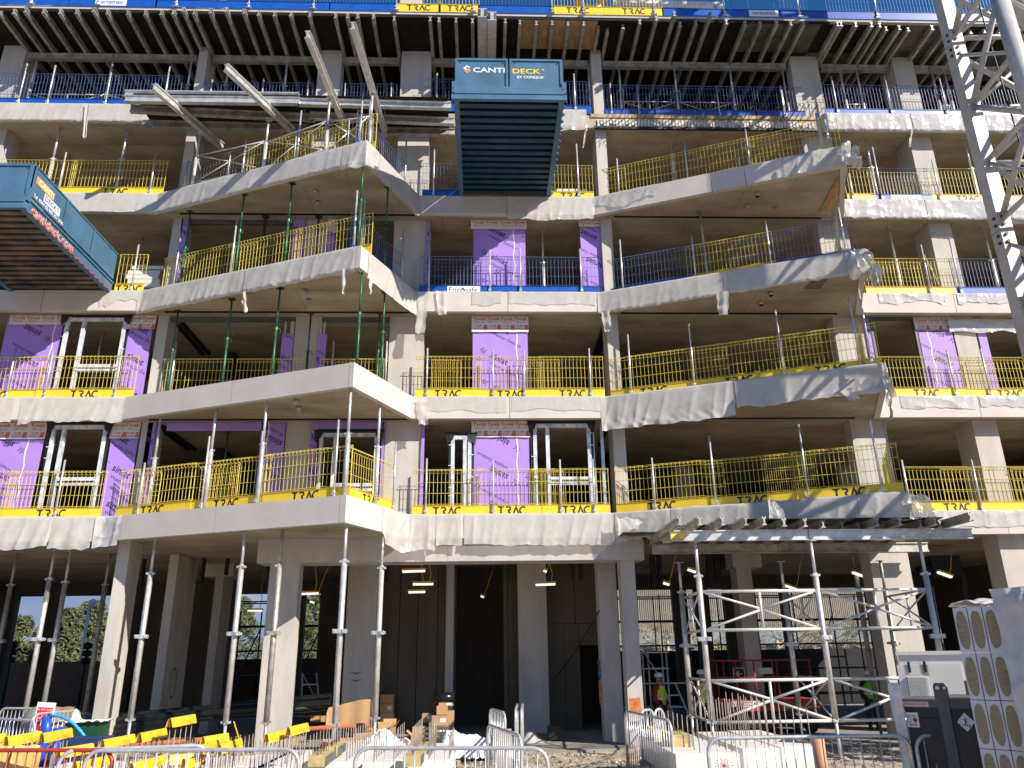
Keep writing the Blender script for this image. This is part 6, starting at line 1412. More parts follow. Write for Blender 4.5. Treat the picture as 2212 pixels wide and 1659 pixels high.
mb = MB(); q = py(4,3,372,1340,1.6); mb.box(q.x-.17,q.x+.17,1.6,1.63,.05,.36); mb.box(q.x-.17,q.x-.14,1.63,1.9,0,.36); mb.box(q.x+.14,q.x+.17,1.63,1.9,0,.36); mb.box(q.x-.14,q.x+.14,1.63,1.9,.33,.36); single('floor_heater', mb, M_MEMB, 'small black box on the floor in the entrance', 'box', off=(q.x,1.6,0))
q = py(4,2,1505,1097,2.4); o = single('pipe_coil', MB().tube((q.x-.28,2.5,q.z),(q.x+.28,2.5,q.z),.15,14), M_PIPEB, 'black roll on top of the right carton stack', 'roll', smooth=True, off=(q.x,2.5,q.z))
# grey crate behind the foam
q = py(4,2,1330,1440,-.6); mb = MB()
for k in range(4): mb.box(q.x,q.x+.6,-.6,-.57,.1+k*.1,.16+k*.1); mb.box(q.x+.6,q.x+.63,-.6,.0,.1+k*.1,.16+k*.1); mb.box(q.x+.15*k,q.x+.15*k+.03,-.61,-.6,.05,.5)
mb.box(q.x,q.x+.6,-.57,.0,.5,.52); single('plastic_crate', mb, M_TANKG, 'grey slatted crate before the right carton stack', 'crate', off=(q.x,-.6,0))
# left clutter: red sign, blue pipes, hose, crates
q = pz(4,1,355,1245,.95); o = thing('safety_sign', 'red and white do not enter sign tied to the left barrier', 'sign', (q.x,q.y-.05,q.z)); 
mb = MB(); mb.box(-.20,.20,0,.012,-.30,.30); part('board', mb, M_WHT, o, off=(0,0,0)); mb = MB(); mb.box(-.17,.17,-.004,-.001,-.27,.20); part('red_field', mb, nmat('sign_red',(.60,.02,.07),.4,var=.03), o, off=(0,0,0))
txt('DO NOT ENTER', .052, M_WHT, o, (0,-.007,.15)); txt('SCAFFOLDING', .045, M_WHT, o, (0,-.007,-.02)); txt('INCOMPLETE', .045, M_WHT, o, (0,-.007,-.09))
mb = MB()
for k in range(24):
    t, t2 = 2*math.pi*k/24, 2*math.pi*(k+1)/24; mb.poly([(.09*math.cos(t),-.0065,-.18+.09*math.sin(t)),(.09*math.cos(t2),-.0065,-.18+.09*math.sin(t2)),(.07*math.cos(t2),-.0065,-.18+.07*math.sin(t2)),(.07*math.cos(t),-.0065,-.18+.07*math.sin(t))])
mb.poly([(-.06,-.0068,-.13),(-.045,-.0068,-.115),(.06,-.0068,-.23),(.045,-.0068,-.245)]); part('symbol', mb, M_BLK, o, off=(0,0,0)); o.rotation_euler[1] = .06
for k, (x0, y0, x1, y1, w) in enumerate(((370,1240,325,1640,.10),(455,1330,425,1640,.08),(500,1325,475,1640,.07))):
    a = pz(4,1,x0,y0,1.0-.1*k); b = py(4,1,x1,y1,a.y); pts = [a, a+(b-a)*.3+Vector((.03,0,0)), a+(b-a)*.7+Vector((-.02,0,0)), b]
    o = thing('blue_duct', f'deep blue flexible duct standing by the red sign, {ordw(k)}', 'duct', b, 0, 'blue ducts'); part('tube', MB().path(pts, w, 12), M_BLUEP, o, True, off=b)
pts = [pz(4,1,400,1240,1.0)]
for x, y in ((440,1233),(490,1240),(540,1268),(590,1305),(640,1360),(690,1430),(700,1490)): pts.append(py(4,1,x,y,pts[0].y))
o = single('hose', MB().path(pts, .035, 8), M_HOSE, 'light blue hose arching over the left barriers', 'hose', smooth=True, off=pts[-1])
q = py(4,1,620,1430,-2.5)
mb = MB(); mb.box(q.x-.45,q.x+.45,-2.5,-1.9,.02,.62)
for k in range(5): mb.box(q.x-.45,q.x+.45,-2.52,-2.503,.1+k*.1,.15+k*.1)
single('plastic_crate', mb, nmat('navy_plastic',(.02,.04,.12),.5), 'dark blue slatted crate under the light blue hose', 'crate', off=(q.x,-2.5,0))
q = py(4,1,660,1330,-1.6); mb = MB(); mb.box(q.x-.4,q.x+.3,-1.6,-1.1,.0,.85); single('tool_chest', mb, nmat('dark_green_plastic',(.01,.07,.03),.5), 'dark green box beneath the white tray at left', 'box', off=(q.x,-1.6,0))
mb = MB(); mb.grid(lambda a, b: (q.x-.5+a*.9,-1.7+b*.6,.86+.10*abs(noise.noise(Vector((a*5,b*5,3))))+(.25*math.exp(-((a-.25)/.06)**2-((b-.4)/.2)**2))), 24, 12); single('white_rag', mb, M_BAG, 'white rag heaped on the dark green box', 'rag', smooth=True, off=(q.x,-1.6,.86))
q = pz(4,1,150,1330,.75); mb = MB(); mb.lathe([(.0,.40),(.2,.38),(.34,.28),(.42,.12),(.45,-.7)],20,(q.x,q.y+.9,q.z)); single('cable_drum_cover', mb, nmat('grey_cover',(.22,.21,.20),.8), 'grey domed cover behind the far left barrier', 'cover', smooth=True, off=(q.x,q.y,0))
# rubble
mb = MB(); rs = random.Random(11)
for k in range(2600):
    x = rs.uniform(-1.5,4.5) if k < 1700 else rs.uniform(5.5,12); y = rs.uniform(-3.6,-.5); s = rs.choice((.014,.02,.025,.035,.05,.07))*rs.uniform(.6,1.1)
    c = Vector((x,y,-.06+s*.35)); a = [Vector((rs.uniform(-1,1),rs.uniform(-1,1),rs.uniform(-.7,.7))).normalized()*s for _ in range(4)]
    n = len(mb.v); mb.v += [c+q for q in a]; mb.f += [(n,n+1,n+2),(n,n+2,n+3),(n,n+3,n+1),(n+1,n+3,n+2)]
o = O('rubble', mb.mesh('rubble', nmat('rubble_stone',(.46,.38,.29),.9,var=.3,scale=9))); o['kind'] = 'stuff'; o['label'] = 'stony rubble scattered on the ground before the entrance'; 
mb = MB(); mb.grid(lambda a, b: (2.6+1.6*a, -2.0+.9*b, -.06+.22*math.sin(math.pi*a)*math.sin(math.pi*b)*(1+.6*noise.noise(Vector((a*8,b*8,1))))), 30, 16); o = struct('soil_heap', mb, M_GROUND, True)
def rotframe(r, c, x, y, Y, deg):
    """a vertical plane through the pixel's point at depth Y, turned by deg; pl() maps pixels to its unturned coordinates"""
    a = py(r, c, x, y, Y); rz = math.radians(deg); d = Vector((math.cos(rz), math.sin(rz))); n = Vector((d.y, -d.x)); p0 = Vector((a.x, a.y))
    def pl(r, c, x, y):
        q = ray(*P(r, c, x, y)); q2 = Vector((q.x, q.y)); t = (p0-Vector((0, CY))).dot(n)/q2.dot(n); h = Vector((0, CY))+q2*t
        return Vector((a.x+(h-p0).dot(d), Y, CZ+t*q.z))
    return a, rz, pl
# ================================================================== right foreground: generator, tank, insulation
Y = -6.3; _, rz, pl = rotframe(4,4,1237,900,Y,-28); xl = pl(4,4,1237,900).x; zt_ = pl(4,4,1400,735).z; zb_ = .35
o = thing('generator', 'large cream generator with a louvred vent behind the black fuel tank', 'generator', (xl,Y,0), rz); off = (xl,Y,0); xr = xl+3.2
mb = MB(); mb.box(xl,xr,Y,Y+1.3,zb_,zt_-.04); part('canopy', mb, M_OFFW, o, off=off)
mb = MB(); mb.box(xl-.03,xr,Y-.03,Y+1.33,zt_-.038,zt_+.02); part('roof', mb, M_OFFW, o, off=off)
a, b = pl(4,4,1265,830), pl(4,4,1700,1100)
for (x0_, x1_, y0_, y1_) in ((1250,1445,830,1105),(1452,1710,825,1105)):
    a, b = pl(4,4,x0_,y1_), pl(4,4,x1_,y0_); mb = MB(); mb.box(a.x,b.x,Y-.018,Y-.002,a.z,b.z); d = part('door', mb, M_OFFW, o, off=off)
    h = MB(); h.box(b.x-.3 if x0_ < 1300 else a.x+.02, b.x-.26 if x0_ < 1300 else a.x+.06, Y-.03,Y-.019,(a.z+b.z)/2+.15,(a.z+b.z)/2+.32); part('handle', h, M_MEMB, d, off=off)
a, b = pl(4,4,1320,1095), pl(4,4,1452,920); mb = MB(); mb.box(a.x,b.x,Y-.026,Y-.019,a.z,b.z); v = part('vent', mb, M_MEMB, o, off=off)
for k in range(9):
    zz = a.z+(b.z-a.z)*(k+.2)/9; mb = MB(); mb.quadbox((a.x-.01,Y-.028,zz),(b.x-a.x+.02,0,0),(0,-.02,-.012),(0,.004,.028)); part('slat', mb, M_OFFW, v, off=off)
for k in range(12):
    xx = a.x+(b.x-a.x)*k/12; mb = MB(); mb.box(xx,xx+.012,Y-.056,Y-.052,a.z,b.z); part('slat', mb, M_OFFW, v, off=off)
mb = MB(); mb.box(xl,xr,Y+.05,Y+1.25,-.06,zb_-.002); part('base', mb, M_TANKG, o, off=off)
Y = -9.0; _, rz, pl = rotframe(4,4,1262,1250,Y,-33); xl = pl(4,4,1262,1250).x; xr = pl(4,4,1850,1250).x; zt_ = pl(4,4,1500,1115).z
o = thing('fuel_tank', 'black fuel tank in a grey steel frame with diesel labels', 'fuel tank', (xl,Y,0), rz); off = (xl,Y,0)
mb = MB(); mb.box(xl+.03,xl+(xr-xl)*.52,Y+.02,Y+1.1,.12,zt_-.09); mb.box(xl+(xr-xl)*.6,xr-.03,Y+.02,Y+1.1,.12,zt_-.09); mb.box(xl+(xr-xl)*.521,xl+(xr-xl)*.599,Y+.1,Y+1.0,.12,zt_-.1); part('body', mb, M_TANK, o, off=off)
mb = MB(); mb.box(xl-.03,xl+(xr-xl)*.5,Y-.03,Y+1.15,zt_-.088,zt_); mb.box(xl+(xr-xl)*.62,xr+.03,Y-.03,Y+1.15,zt_-.088,zt_+.03); part('lid', mb, M_TANKG, o, off=off)
mb = MB(); mb.box(xl+(xr-xl)*.2,xl+(xr-xl)*.5,Y-.012,Y+.018,zt_-.75,zt_-.22); mb.box(xl+(xr-xl)*.66,xl+(xr-xl)*.97,Y-.012,Y+.018,zt_-.9,zt_-.25); part('raised_panel', mb, M_TANK, o, off=off)
for fx in (0., .535): 
    mb = MB(); xx = xl+(xr-xl)*fx-(.08 if fx == 0 else 0); mb.box(xx-.03,xx+.10,Y-.06,Y-.032,.0,zt_+.02)
    mb.prism([(xx-.05,Y-.065,zt_+.021),(xx+.12,Y-.065,zt_+.021),(xx+.12,Y-.065,zt_+.16),(xx+.08,Y-.065,zt_+.22),(xx-.03,Y-.065,zt_+.22),(xx-.05,Y-.065,zt_+.18)],(0,.03,0)); f = part('frame_post', mb, M_TANKG if fx else M_GALV, o, off=off)
    h = MB(); h.tube((xx+.0,Y-.067,zt_+.16),(xx+.0,Y-.0655,zt_+.16),.025,10); h.tube((xx+.08,Y-.067,zt_+.16),(xx+.08,Y-.0655,zt_+.16),.02,10); part('eyelet', h, M_WHT, f, off=off)
mb = MB(); mb.box(xr-.12,xr+.05,Y+.9,Y+.93,zt_+.031,zt_+.22); part('lifting_eye', mb, M_TANKG, o, off=off)
mb = MB(); mb.box(xl-.02,xr+.02,Y-.055,Y-.035,.30,.42); mb.box(xl-.02,xr+.02,Y-.055,Y-.035,.0,.1); part('frame_rail', mb, M_TANKG, o, off=off)
wl = (xr-xl)
mb = MB(); mb.box(xl+.02,xl+wl*.37,Y-.036,Y-.031,zt_-.075,zt_-.015); b_ = part('label_panel', mb, nmat('salmon_label',(.80,.62,.54),.5), o, off=off); txt('950 LITRES CAPACITY GAS OIL/DIESEL', .034, M_RED, b_, (wl*.195,-.038,zt_-.045), sx=.46, bold=True)
za, zb2 = pl(4,4,1330,1325).z, pl(4,4,1330,1208).z; xa_, xb_ = pl(4,4,1283,1265).x, pl(4,4,1380,1265).x
mb = MB(); mb.box(xa_,xb_,Y-.03,Y-.0125,za,zb2); b_ = part('label_panel', mb, M_WHT, o, off=off)
cx, cz = (xa_+xb_)/2, (za+zb2)/2; hh = zb2-za
lw = xb_-xa_; txt('UN 1202', .2*lw, M_BLK, b_, (cx-.08*lw-xl,-.033,zb2-.04), bold=True); txt('DIESEL FUEL', .2*lw, M_BLK, b_, (cx-xl,-.033,za+.03), bold=True, sx=.62)
mb = MB(); s = .25*lw; mx_ = cx+.2*lw; mb.poly([(mx_-s*.8,Y-.0325,cz),(mx_,Y-.0325,cz-s*1.15),(mx_+s*.8,Y-.0325,cz),(mx_,Y-.0325,cz+s*1.15)]); part('symbol', mb, nmat('hazard_red',(.62,.02,.03),.4), b_, off=off)
mb = MB()
for k in range(16):
    t, t2 = 2*math.pi*k/16, 2*math.pi*(k+1)/16; c2 = cx-.26*lw; mb.poly([(c2+.16*lw*math.cos(t),Y-.0325,cz+.27*lw*math.sin(t)),(c2+.16*lw*math.cos(t2),Y-.0325,cz+.27*lw*math.sin(t2)),(c2+.12*lw*math.cos(t2),Y-.0325,cz+.22*lw*math.sin(t2)),(c2+.12*lw*math.cos(t),Y-.0325,cz+.22*lw*math.sin(t))])
part('symbol', mb, M_BLK, b_, off=off)
qd = pl(4,4,1752,1285); mb = MB(); s = .10; mb.prism([(qd.x-s,Y-.018,qd.z),(qd.x,Y-.018,qd.z-s*1.15),(qd.x+s,Y-.018,qd.z),(qd.x,Y-.018,qd.z+s*1.15)],(0,.004,0)); b_ = part('label_panel', mb, M_WHT, o, off=off)
mb = MB(); yy = Y-.0205; mb.poly([(qd.x-.045,yy,qd.z-.03),(qd.x+.05,yy,qd.z-.03),(qd.x+.05,yy,qd.z-.04),(qd.x-.045,yy,qd.z-.04)]); mb.poly([(qd.x-.012,yy,qd.z-.028),(qd.x+.004,yy,qd.z-.028),(qd.x+.002,yy,qd.z+.055),(qd.x-.008,yy,qd.z+.055)])
for (dx,dz) in ((.03,.04),(-.035,.03),(.03,.01)): mb.poly([(qd.x+.004,yy-.0004,qd.z+dz-.02),(qd.x+.004,yy-.0004,qd.z+dz-.012),(qd.x+dx,yy-.0004,qd.z+dz+.006),(qd.x+dx,yy-.0004,qd.z+dz)])
mb.poly([(qd.x+.015,yy-.0008,qd.z-.055),(qd.x+.055,yy-.0008,qd.z-.045),(qd.x+.03,yy-.0008,qd.z-.068)]); part('symbol', mb, M_BLK, b_, off=off)
# insulation stacks
def wool_stack(label, x0, x1, Y, ztop, cols, rowh, dep, rz=0):
    o = thing('insulation_pallet', label, 'insulation stack', (x0,Y,0), rz); n = int(ztop/rowh)+1; w = (x1-x0)/cols
    z = ztop
    for r_ in range(n):
        za = max(.12, z-rowh)
        if z-za < .1: break
        for c_ in range(cols):
            mb = MB(); mb.box(c_*w+.006,(c_+1)*w-.006,0,dep,za+.004,z-.004); pk = part('insulation_pack', mb, M_WRAP, o, off=(0,0,0))
            mb = MB(); cx, cz, rx_, rz_ = (c_+.5)*w, (za+z)/2, w*.38, (z-za)*.42; pts = []
            rs = random.Random(r_*7+c_)
            for k in range(18):
                t = 2*math.pi*k/18; q = 2.6; pts.append((cx+rx_*math.copysign(abs(math.cos(t))**(2/q),math.cos(t))*rs.uniform(.93,1.03), -.004, cz+rz_*math.copysign(abs(math.sin(t))**(2/q),math.sin(t))*rs.uniform(.96,1.03)))
            mb.poly(list(reversed(pts))); part('exposed_wool', mb, M_WOOL, pk, off=(0,0,0))
        z = za
    mb = MB(); mb.box(0,x1-x0,.02,dep-.02,0,.11); part('pallet', mb, M_WOOD, o, off=(0,0,0))
    return o
Y = -10.2; a, rz, pl = rotframe(4,4,1662,500,Y,-50); b = pl(4,4,2010,450); zt_ = pl(4,4,1700,378).z
rowh = zt_-pl(4,4,1700,738).z; dW = Vector((math.cos(rz), math.sin(rz), 0)); dB = Vector((-math.sin(rz), math.cos(rz), 0)); w1 = b.x-a.x
wool_stack('tall stack of wrapped mineral wool packs at the right edge', a.x, b.x, Y, zt_, 3, rowh, 1.15, rz)
def sheet(label, fn, mat, nu, nv):
    mb = MB(); mb.grid(lambda p, q: (lambda v: Vector((a.x, Y, 0))+dW*v[0]+dB*v[1]+Vector((0,0,v[2])))(fn(p, q)), nu, nv); single('shrink_wrap_sheet', mb, mat, label, 'plastic sheet', smooth=True, off=(a.x,Y,zt_))
sheet('loose shiny wrap on top of the mineral wool stack', lambda p, q: (-.03+(w1+.1)*p, -.03+1.1*q, zt_+.012+.09*abs(noise.noise(Vector((p*4,q*3,1))))+.10*p*math.sin(q*3)+.05*(1-q)*math.sin(p*5)), M_SHINY, 30, 20)
o2 = Vector((a.x, Y, 0))+dW*(w1+.06)+dB*-.12
wool_stack('second mineral wool stack cut off by the right edge', o2.x, o2.x+.9, o2.y, zt_+.16, 3, rowh, 1.1, rz)
sheet('cloudy wrap over the front of the right edge wool stack', lambda p, q: (w1+.03+1.0*p, -.145-.08*abs(noise.noise(Vector((p*4,q*5,2))))-.06*max(0,1-3*abs(noise.noise(Vector((p*3+q,q*2.5,6)))))**2-.03*max(0,1-4*abs(noise.noise(Vector((p*7-q*3,q*6,9))))), zt_+.18-q*2.6+.03*p), M_WRAP2, 24, 44)
# ================================================================== red scissor lift
Y = 2.6; xl = py(4,3,1668,1150,Y).x; xr = py(4,4,600,1150,Y).x; zf = py(4,3,1900,1112,Y).z; zfb = py(4,3,1900,1200,Y).z; zr_ = py(4,3,1900,798,Y).z; zm_ = py(4,3,1900,938,Y).z
o = thing('scissor_lift', 'red scissor lift parked behind the shoring tower', 'scissor lift', (xl,Y,0)); off = (xl,Y,0)
mb = MB(); mb.box(xl,xr,Y,Y+1.2,zfb,zf); p_ = part('platform', mb, M_REDP, o, off=off)
a, b = py(4,3,1762,1165,Y), py(4,3,2040,1120,Y); mb = MB(); mb.box(a.x,b.x,Y-.008,Y-.001,a.z,b.z); s_ = part('sign', mb, M_WHT, p_, off=off); txt('ADVANCED ACCESS', .135, M_BLK, s_, ((a.x+b.x)/2-xl,-.011,(a.z+b.z)/2), bold=True, sx=.98)
mb = MB()
for k in range(5): mb.box(a.x+1.5+k*.22,a.x+1.6+k*.22,Y-.008,Y-.001,zfb+.06,zfb+.11)
part('hazard_stripe', mb, M_YEL, p_, off=off)
for zz in (zr_, zm_):
    mb = MB(); 
    for yy in (Y+.03, Y+1.15): mb.tube((xl,yy,zz),(xr-.1,yy,zz),.025,8)
    part('guard_rail', mb, M_REDP, o, True, off=off)
for k in range(6):
    for yy in (Y+.03, Y+1.15): xx = xl+.05+k*(xr-xl-.2)/5; part('guard_post', MB().tube((xx,yy,zf),(xx,yy,zr_),.025,8), M_REDP, o, True, off=off)
mb = MB(); z = .35; zs_ = (zfb-.35)/3
for k in range(3):
    for yy in (Y+.15, Y+1.0): mb.quadbox((xl+.2,yy,.35+k*zs_),(xr-xl-.4,0,zs_-.06),(0,.05,0),(0,0,.08)); mb.quadbox((xl+.2,yy+.06,.35+(k+1)*zs_-.06),(xr-xl-.4,0,-zs_+.06),(0,.05,0),(0,0,.08))
part('scissor_arm', mb, M_TANK, o, off=off)
mb = MB(); mb.box(xl+.05,xr-.05,Y+.05,Y+1.15,.15,.36); part('chassis', mb, M_TANK, o, off=off)
for xx in (xl+.3, xr-.3):
    for yy in (Y+.02, Y+1.05): part('wheel', MB().tube((xx,yy,.18),(xx,yy+.14,.18),.18,16), M_MEMB, o, True, off=off)
mb = MB(); a, b = py(4,3,1990,905,2.6), py(4,3,2090,855,2.6); mb.box(a.x,b.x,Y-.02,Y+.02,a.z,b.z); part('control_box', mb, M_OFFW, o, off=off)
q = py(4,3,1838,905,3.3); o = thing('arrow_sign', 'black square sign with a white left arrow on the inner column', 'sign', (q.x,3.38,q.z)); mb = MB(); mb.box(-.17,.17,0,.012,-.17,.17); part('board', mb, M_WHT, o); mb = MB(); mb.box(-.15,.15,-.004,-.001,-.15,.15); part('black_field', mb, M_BLK, o)
mb = MB(); mb.poly([(-.11,-.007,0),(-.02,-.007,-.08),(-.0,-.007,-.06),(-.05,-.007,-.012),(.10,-.007,-.012),(.10,-.007,.012),(-.05,-.007,.012),(-.0,-.007,.06),(-.02,-.007,.08)]); part('arrow', mb, M_WHT, o)
# step ladders and a small mobile tower by the workers
def ladder(label, r, c, xt, yt, xb, yb, Y, w=.42):
    a = py(r,c,xt,yt,Y+.5); b = py(r,c,xb,yb,Y); b.z = max(b.z, 0.01); o = thing('ladder', label, 'ladder', b); d = a-b
    for s in (0, w): part('stile', MB().tube((s,0,0),Vector((s*.85,0,0))+d,.028,6), M_ALU, o)
    n = int(d.length/.28)
    for k in range(1, n): t = k/n; part('rung', MB().tube(d*t,d*t+Vector((w*(1-.15*t),0,0)),.02,6), M_ALU, o)
    part('rear_leg', MB().tube(d*.98,(d.x*.98+.25,1.1,.0),.022,6), M_ALU, o); return o
ladder('aluminium step ladder beside the standing worker', 4,3,1225,985,1320,1260,2.0); ladder('folded step ladder leaning deep inside left of the tall prop', 4,2,385,900,378,1080,5.0,.5)
o = thing('mobile_tower', 'small aluminium access tower behind the worker by the slim column', 'scaffold tower', (4.3,2.6,0)); off = (4.3,2.6,0)
ta = [py(4,3,x,720,2.6).x for x in (1062, 1105, 1215, 1250)]
for xx in ta: part('standard', MB().tube((xx,2.6,0),(xx,2.6,py(4,3,1100,720,2.6).z),.025,8), M_ALU, o, True, off=off)
for y in (735, 862, 980): zz = py(4,3,1100,y,2.6).z; part('ledger', MB().tube((ta[0]-.1,2.57,zz),(ta[3]+.05 if y < 900 else ta[3]+1.6,2.57,zz),.022,8), M_WHTA, o, True, off=off)
part('diagonal', MB().tube((ta[0],2.55,2.2),(ta[2],2.55,1.3),.015,6), M_ALU, o, True, off=off)
# ================================================================== workers
def skin(name, edges_pts, radii, edges, mat, parent, sub=1, off=(0,0,0)):
    me = bpy.data.meshes.new(name); me.from_pydata([tuple(Vector(p)) for p in edges_pts], edges, [])
    ob = bpy.data.objects.new(name, me); COL.objects.link(ob); m = ob.modifiers.new('s', 'SKIN'); m.use_smooth_shade = True
    for v, r in zip(me.skin_vertices[0].data, radii): v.radius = (r, r) if not isinstance(r, tuple) else r
    me.skin_vertices[0].data[0].use_root = True
    s = ob.modifiers.new('u', 'SUBSURF'); s.levels = sub; s.render_levels = sub
    dg = bpy.context.evaluated_depsgraph_get(); dg.update(); m2 = bpy.data.meshes.new_from_object(ob.evaluated_get(dg)); m2.materials.clear(); m2.materials.append(mat)
    bpy.data.objects.remove(ob); m2.name = name; return O(name, m2, parent)
def worker(label, x, y, z0, H, rz, vest, sweat, arm=0.0):
    k = H/1.78; o = thing('person', label, 'person', (x,y,z0), rz)           # faces local -y
    J = {'pel':(0,0,.95),'ab':(0,-.01,1.12),'ch':(0,0,1.34),'nk':(0,0,1.49),'hb':(0,-.02,1.60),'ht':(0,-.02,1.68)}
    for s, n in ((-1,'l'),(1,'r')):
        J.update({n+'hip':(s*.10,0,.92),n+'kn':(s*.11,-.02+.03*s*arm,.50),n+'an':(s*.12,.03+.08*s*arm,.09),n+'to':(s*.13,-.14+.08*s*arm,.04),
                  n+'sh':(s*.19,0,1.41),n+'el':(s*.25,.03-.03*arm,1.13),n+'wr':(s*.25,-.08-.12*arm,.90),n+'pa':(s*.25,-.10-.14*arm,.83)})
        for f in range(4): J[n+f'f{f}'] = (s*.25,-.135-.14*arm+.022*f,.765+.004*abs(f-1)); J[n+f'g{f}'] = (s*(.25-.015),-.13-.14*arm+.021*f,.715+.012*abs(f-1.4))
        J[n+'t0'] = (s*.235,-.15-.14*arm,.82); J[n+'t1'] = (s*.225,-.165-.14*arm,.78)
    R = {'pel':.125,'ab':.12,'ch':.135,'nk':.055,'hb':.085,'ht':.085}
    for n in 'lr': R.update({n+'hip':.095,n+'kn':.065,n+'an':.045,n+'to':.045,n+'sh':.062,n+'el':.045,n+'wr':.03,n+'pa':.035,n+'t0':.012,n+'t1':.010}); R.update({n+f'f{f}':.0095 for f in range(4)}); R.update({n+f'g{f}':.008 for f in range(4)})
    Ed = [('pel','ab'),('ab','ch'),('ch','nk'),('nk','hb'),('hb','ht')]
    for n in 'lr': Ed += [('pel',n+'hip'),(n+'hip',n+'kn'),(n+'kn',n+'an'),(n+'an',n+'to'),('ch',n+'sh'),(n+'sh',n+'el'),(n+'el',n+'wr'),(n+'wr',n+'pa'),(n+'pa',n+'t0'),(n+'t0',n+'t1')]+[(n+'pa',n+f'f{f}') for f in range(4)]+[(n+f'f{f}',n+f'g{f}') for f in range(4)]
    def build(nm, keys, grow, mat, extra=None):
        ks = list(keys); P_ = [Vector(J[q])*k for q in ks]; e = [(ks.index(a), ks.index(b)) for a, b in Ed if a in ks and b in ks]
        return skin(nm, P_, [(R[q]+grow)*k for q in ks], e, mat, o)
    body = build('body', J.keys(), 0, M_SKIN)
    build('sweater', ['pel','ab','ch','nk','lsh','lel','lwr','rsh','rel','rwr'], .014, sweat); build('trousers', ['pel','lhip','lkn','lan','rhip','rkn','ran'], .022, M_TROUS)
    for n in 'lr': a = Vector(J[n+'an'])*k; t = Vector(J[n+'to'])*k; mb = MB(); mb.grid(lambda p, q: (a.x+.055*k*math.cos(q*2*math.pi), t.y+(a.y-t.y+.08*k)*(.5+.5*math.sin(q*2*math.pi))*.98, .12*k*(1-p)), 3, 12); part('boot', mb, M_BLK, o, True)
    mb = MB()
    def vfn(a, b):
        t = a*2*math.pi; z = (.93+.50*b)*k; w = (.165+.02*b-(.06 if b > .85 else 0))*k; d_ = (.158+.015*math.sin(b*3))*k; return (w*1.06*math.cos(t), d_*math.sin(t), z)
    mb.grid(vfn, 20, 10); vo = part('vest', mb, vest, o, True)
    mb = MB(); mb.grid(lambda a, b: (1.03*vfn(a, .25+.1*b)[0], 1.03*vfn(a, .25+.1*b)[1], vfn(a, .25+.1*b)[2]), 20, 1); part('reflective_band', mb, M_GALV, vo, True)
    hz = 1.66*k; mb = MB(); mb.lathe([(.135*k,hz),(.132*k,hz+.04*k),(.112*k,hz+.09*k),(.06*k,hz+.12*k),(.0,hz+.128*k)],16,(0,-.02*k,0)); mb.poly([(.13*k*math.cos(t), -.02*k+.13*k*math.sin(t)-(.05*k if -2.6 < t < -.5 else .01), hz+.002) for t in [-math.pi+j*math.pi/9 for j in range(18)]]); part('helmet', mb, M_HELM, o, True)
    f = MB(); f.tube((0,-.105*k,1.61*k),(0,-.128*k,1.595*k),.012*k,6,r2=.018*k); part('nose', f, M_SKIN, o, True)
    f = MB(); 
    for s in (-1,1): f.tube((s*.033*k,-.098*k,1.632*k),(s*.033*k,-.106*k,1.632*k),.010*k,6); f.box(s*.033*k-.02*k,s*.033*k+.02*k,-.109*k,-.098*k,1.646*k,1.652*k)
    part('eyes', f, M_BLK, o); f = MB(); f.box(-.028*k,.028*k,-.108*k,-.098*k,1.562*k,1.568*k); part('mouth', f, M_SPRAYR, o)
    f = MB(); f.grid(lambda a, b: (.088*k*math.cos(math.pi+a*math.pi), -.025*k+.088*k*math.sin(math.pi+a*math.pi), (1.525+.05*b)*k), 10, 3); part('beard', f, M_BARK, o, True)
    return o
q = py(4,3,1187,893,1.5); worker('bearded worker in white helmet, red sweater and yellow vest standing by the step ladder', q.x, 1.5, 0, min(1.85, q.z), math.radians(48), M_VEST, M_SWEAT, .5)
q = py(4,3,1530,868,1.3); worker('worker in white helmet half hidden behind the left shoring leg', q.x, 1.3, 0, min(1.85, q.z), math.radians(-25), M_VEST, M_SWEAT, .3)
q = py(4,4,958,880,3.4); worker('worker in dark clothes with green hi-vis shoulders deep in the shade', q.x, 3.4, 0, min(1.85, q.z), math.radians(-10), M_VESTG, M_TROUS, .2)
# ================================================================== beyond the building
def scaffold(label, x0, x1, Y, z1, n):
    o = thing('scaffold', label, 'scaffold', (x0,Y,0)); off = (x0,Y,0)
    for k in range(n+1):
        x = x0+(x1-x0)*k/n
        for yy in (Y, Y+1.2): part('standard', MB().tube((x,yy,0),(x,yy,z1),.03,6), M_SCAF, o, True, off=off)
    for j in range(int(z1/.95)+1):
        z = .5+j*.95
        for yy in (Y, Y+1.2): part('ledger', MB().tube((x0,yy,z),(x1,yy,z),.028,6), M_SCAF, o, True, off=off)
    for k in range(0, n, 2): x = x0+(x1-x0)*k/n; part('brace', MB().tube((x,Y-.04,.3),(x+(x1-x0)/n,Y-.04,z1*.8),.028,6), M_SCAF, o, True, off=off)
scaffold('black scaffold behind the open bay right of the slim column', 5.2, 9.2, 12.6, 4.4, 4); scaffold('black scaffold behind the shoring tower, right part', 9.6, 17.5, 12.6, 4.4, 5); scaffold('black scaffold behind the wide entrance column', -10.2, -6.6, 12.8, 4.0, 3)
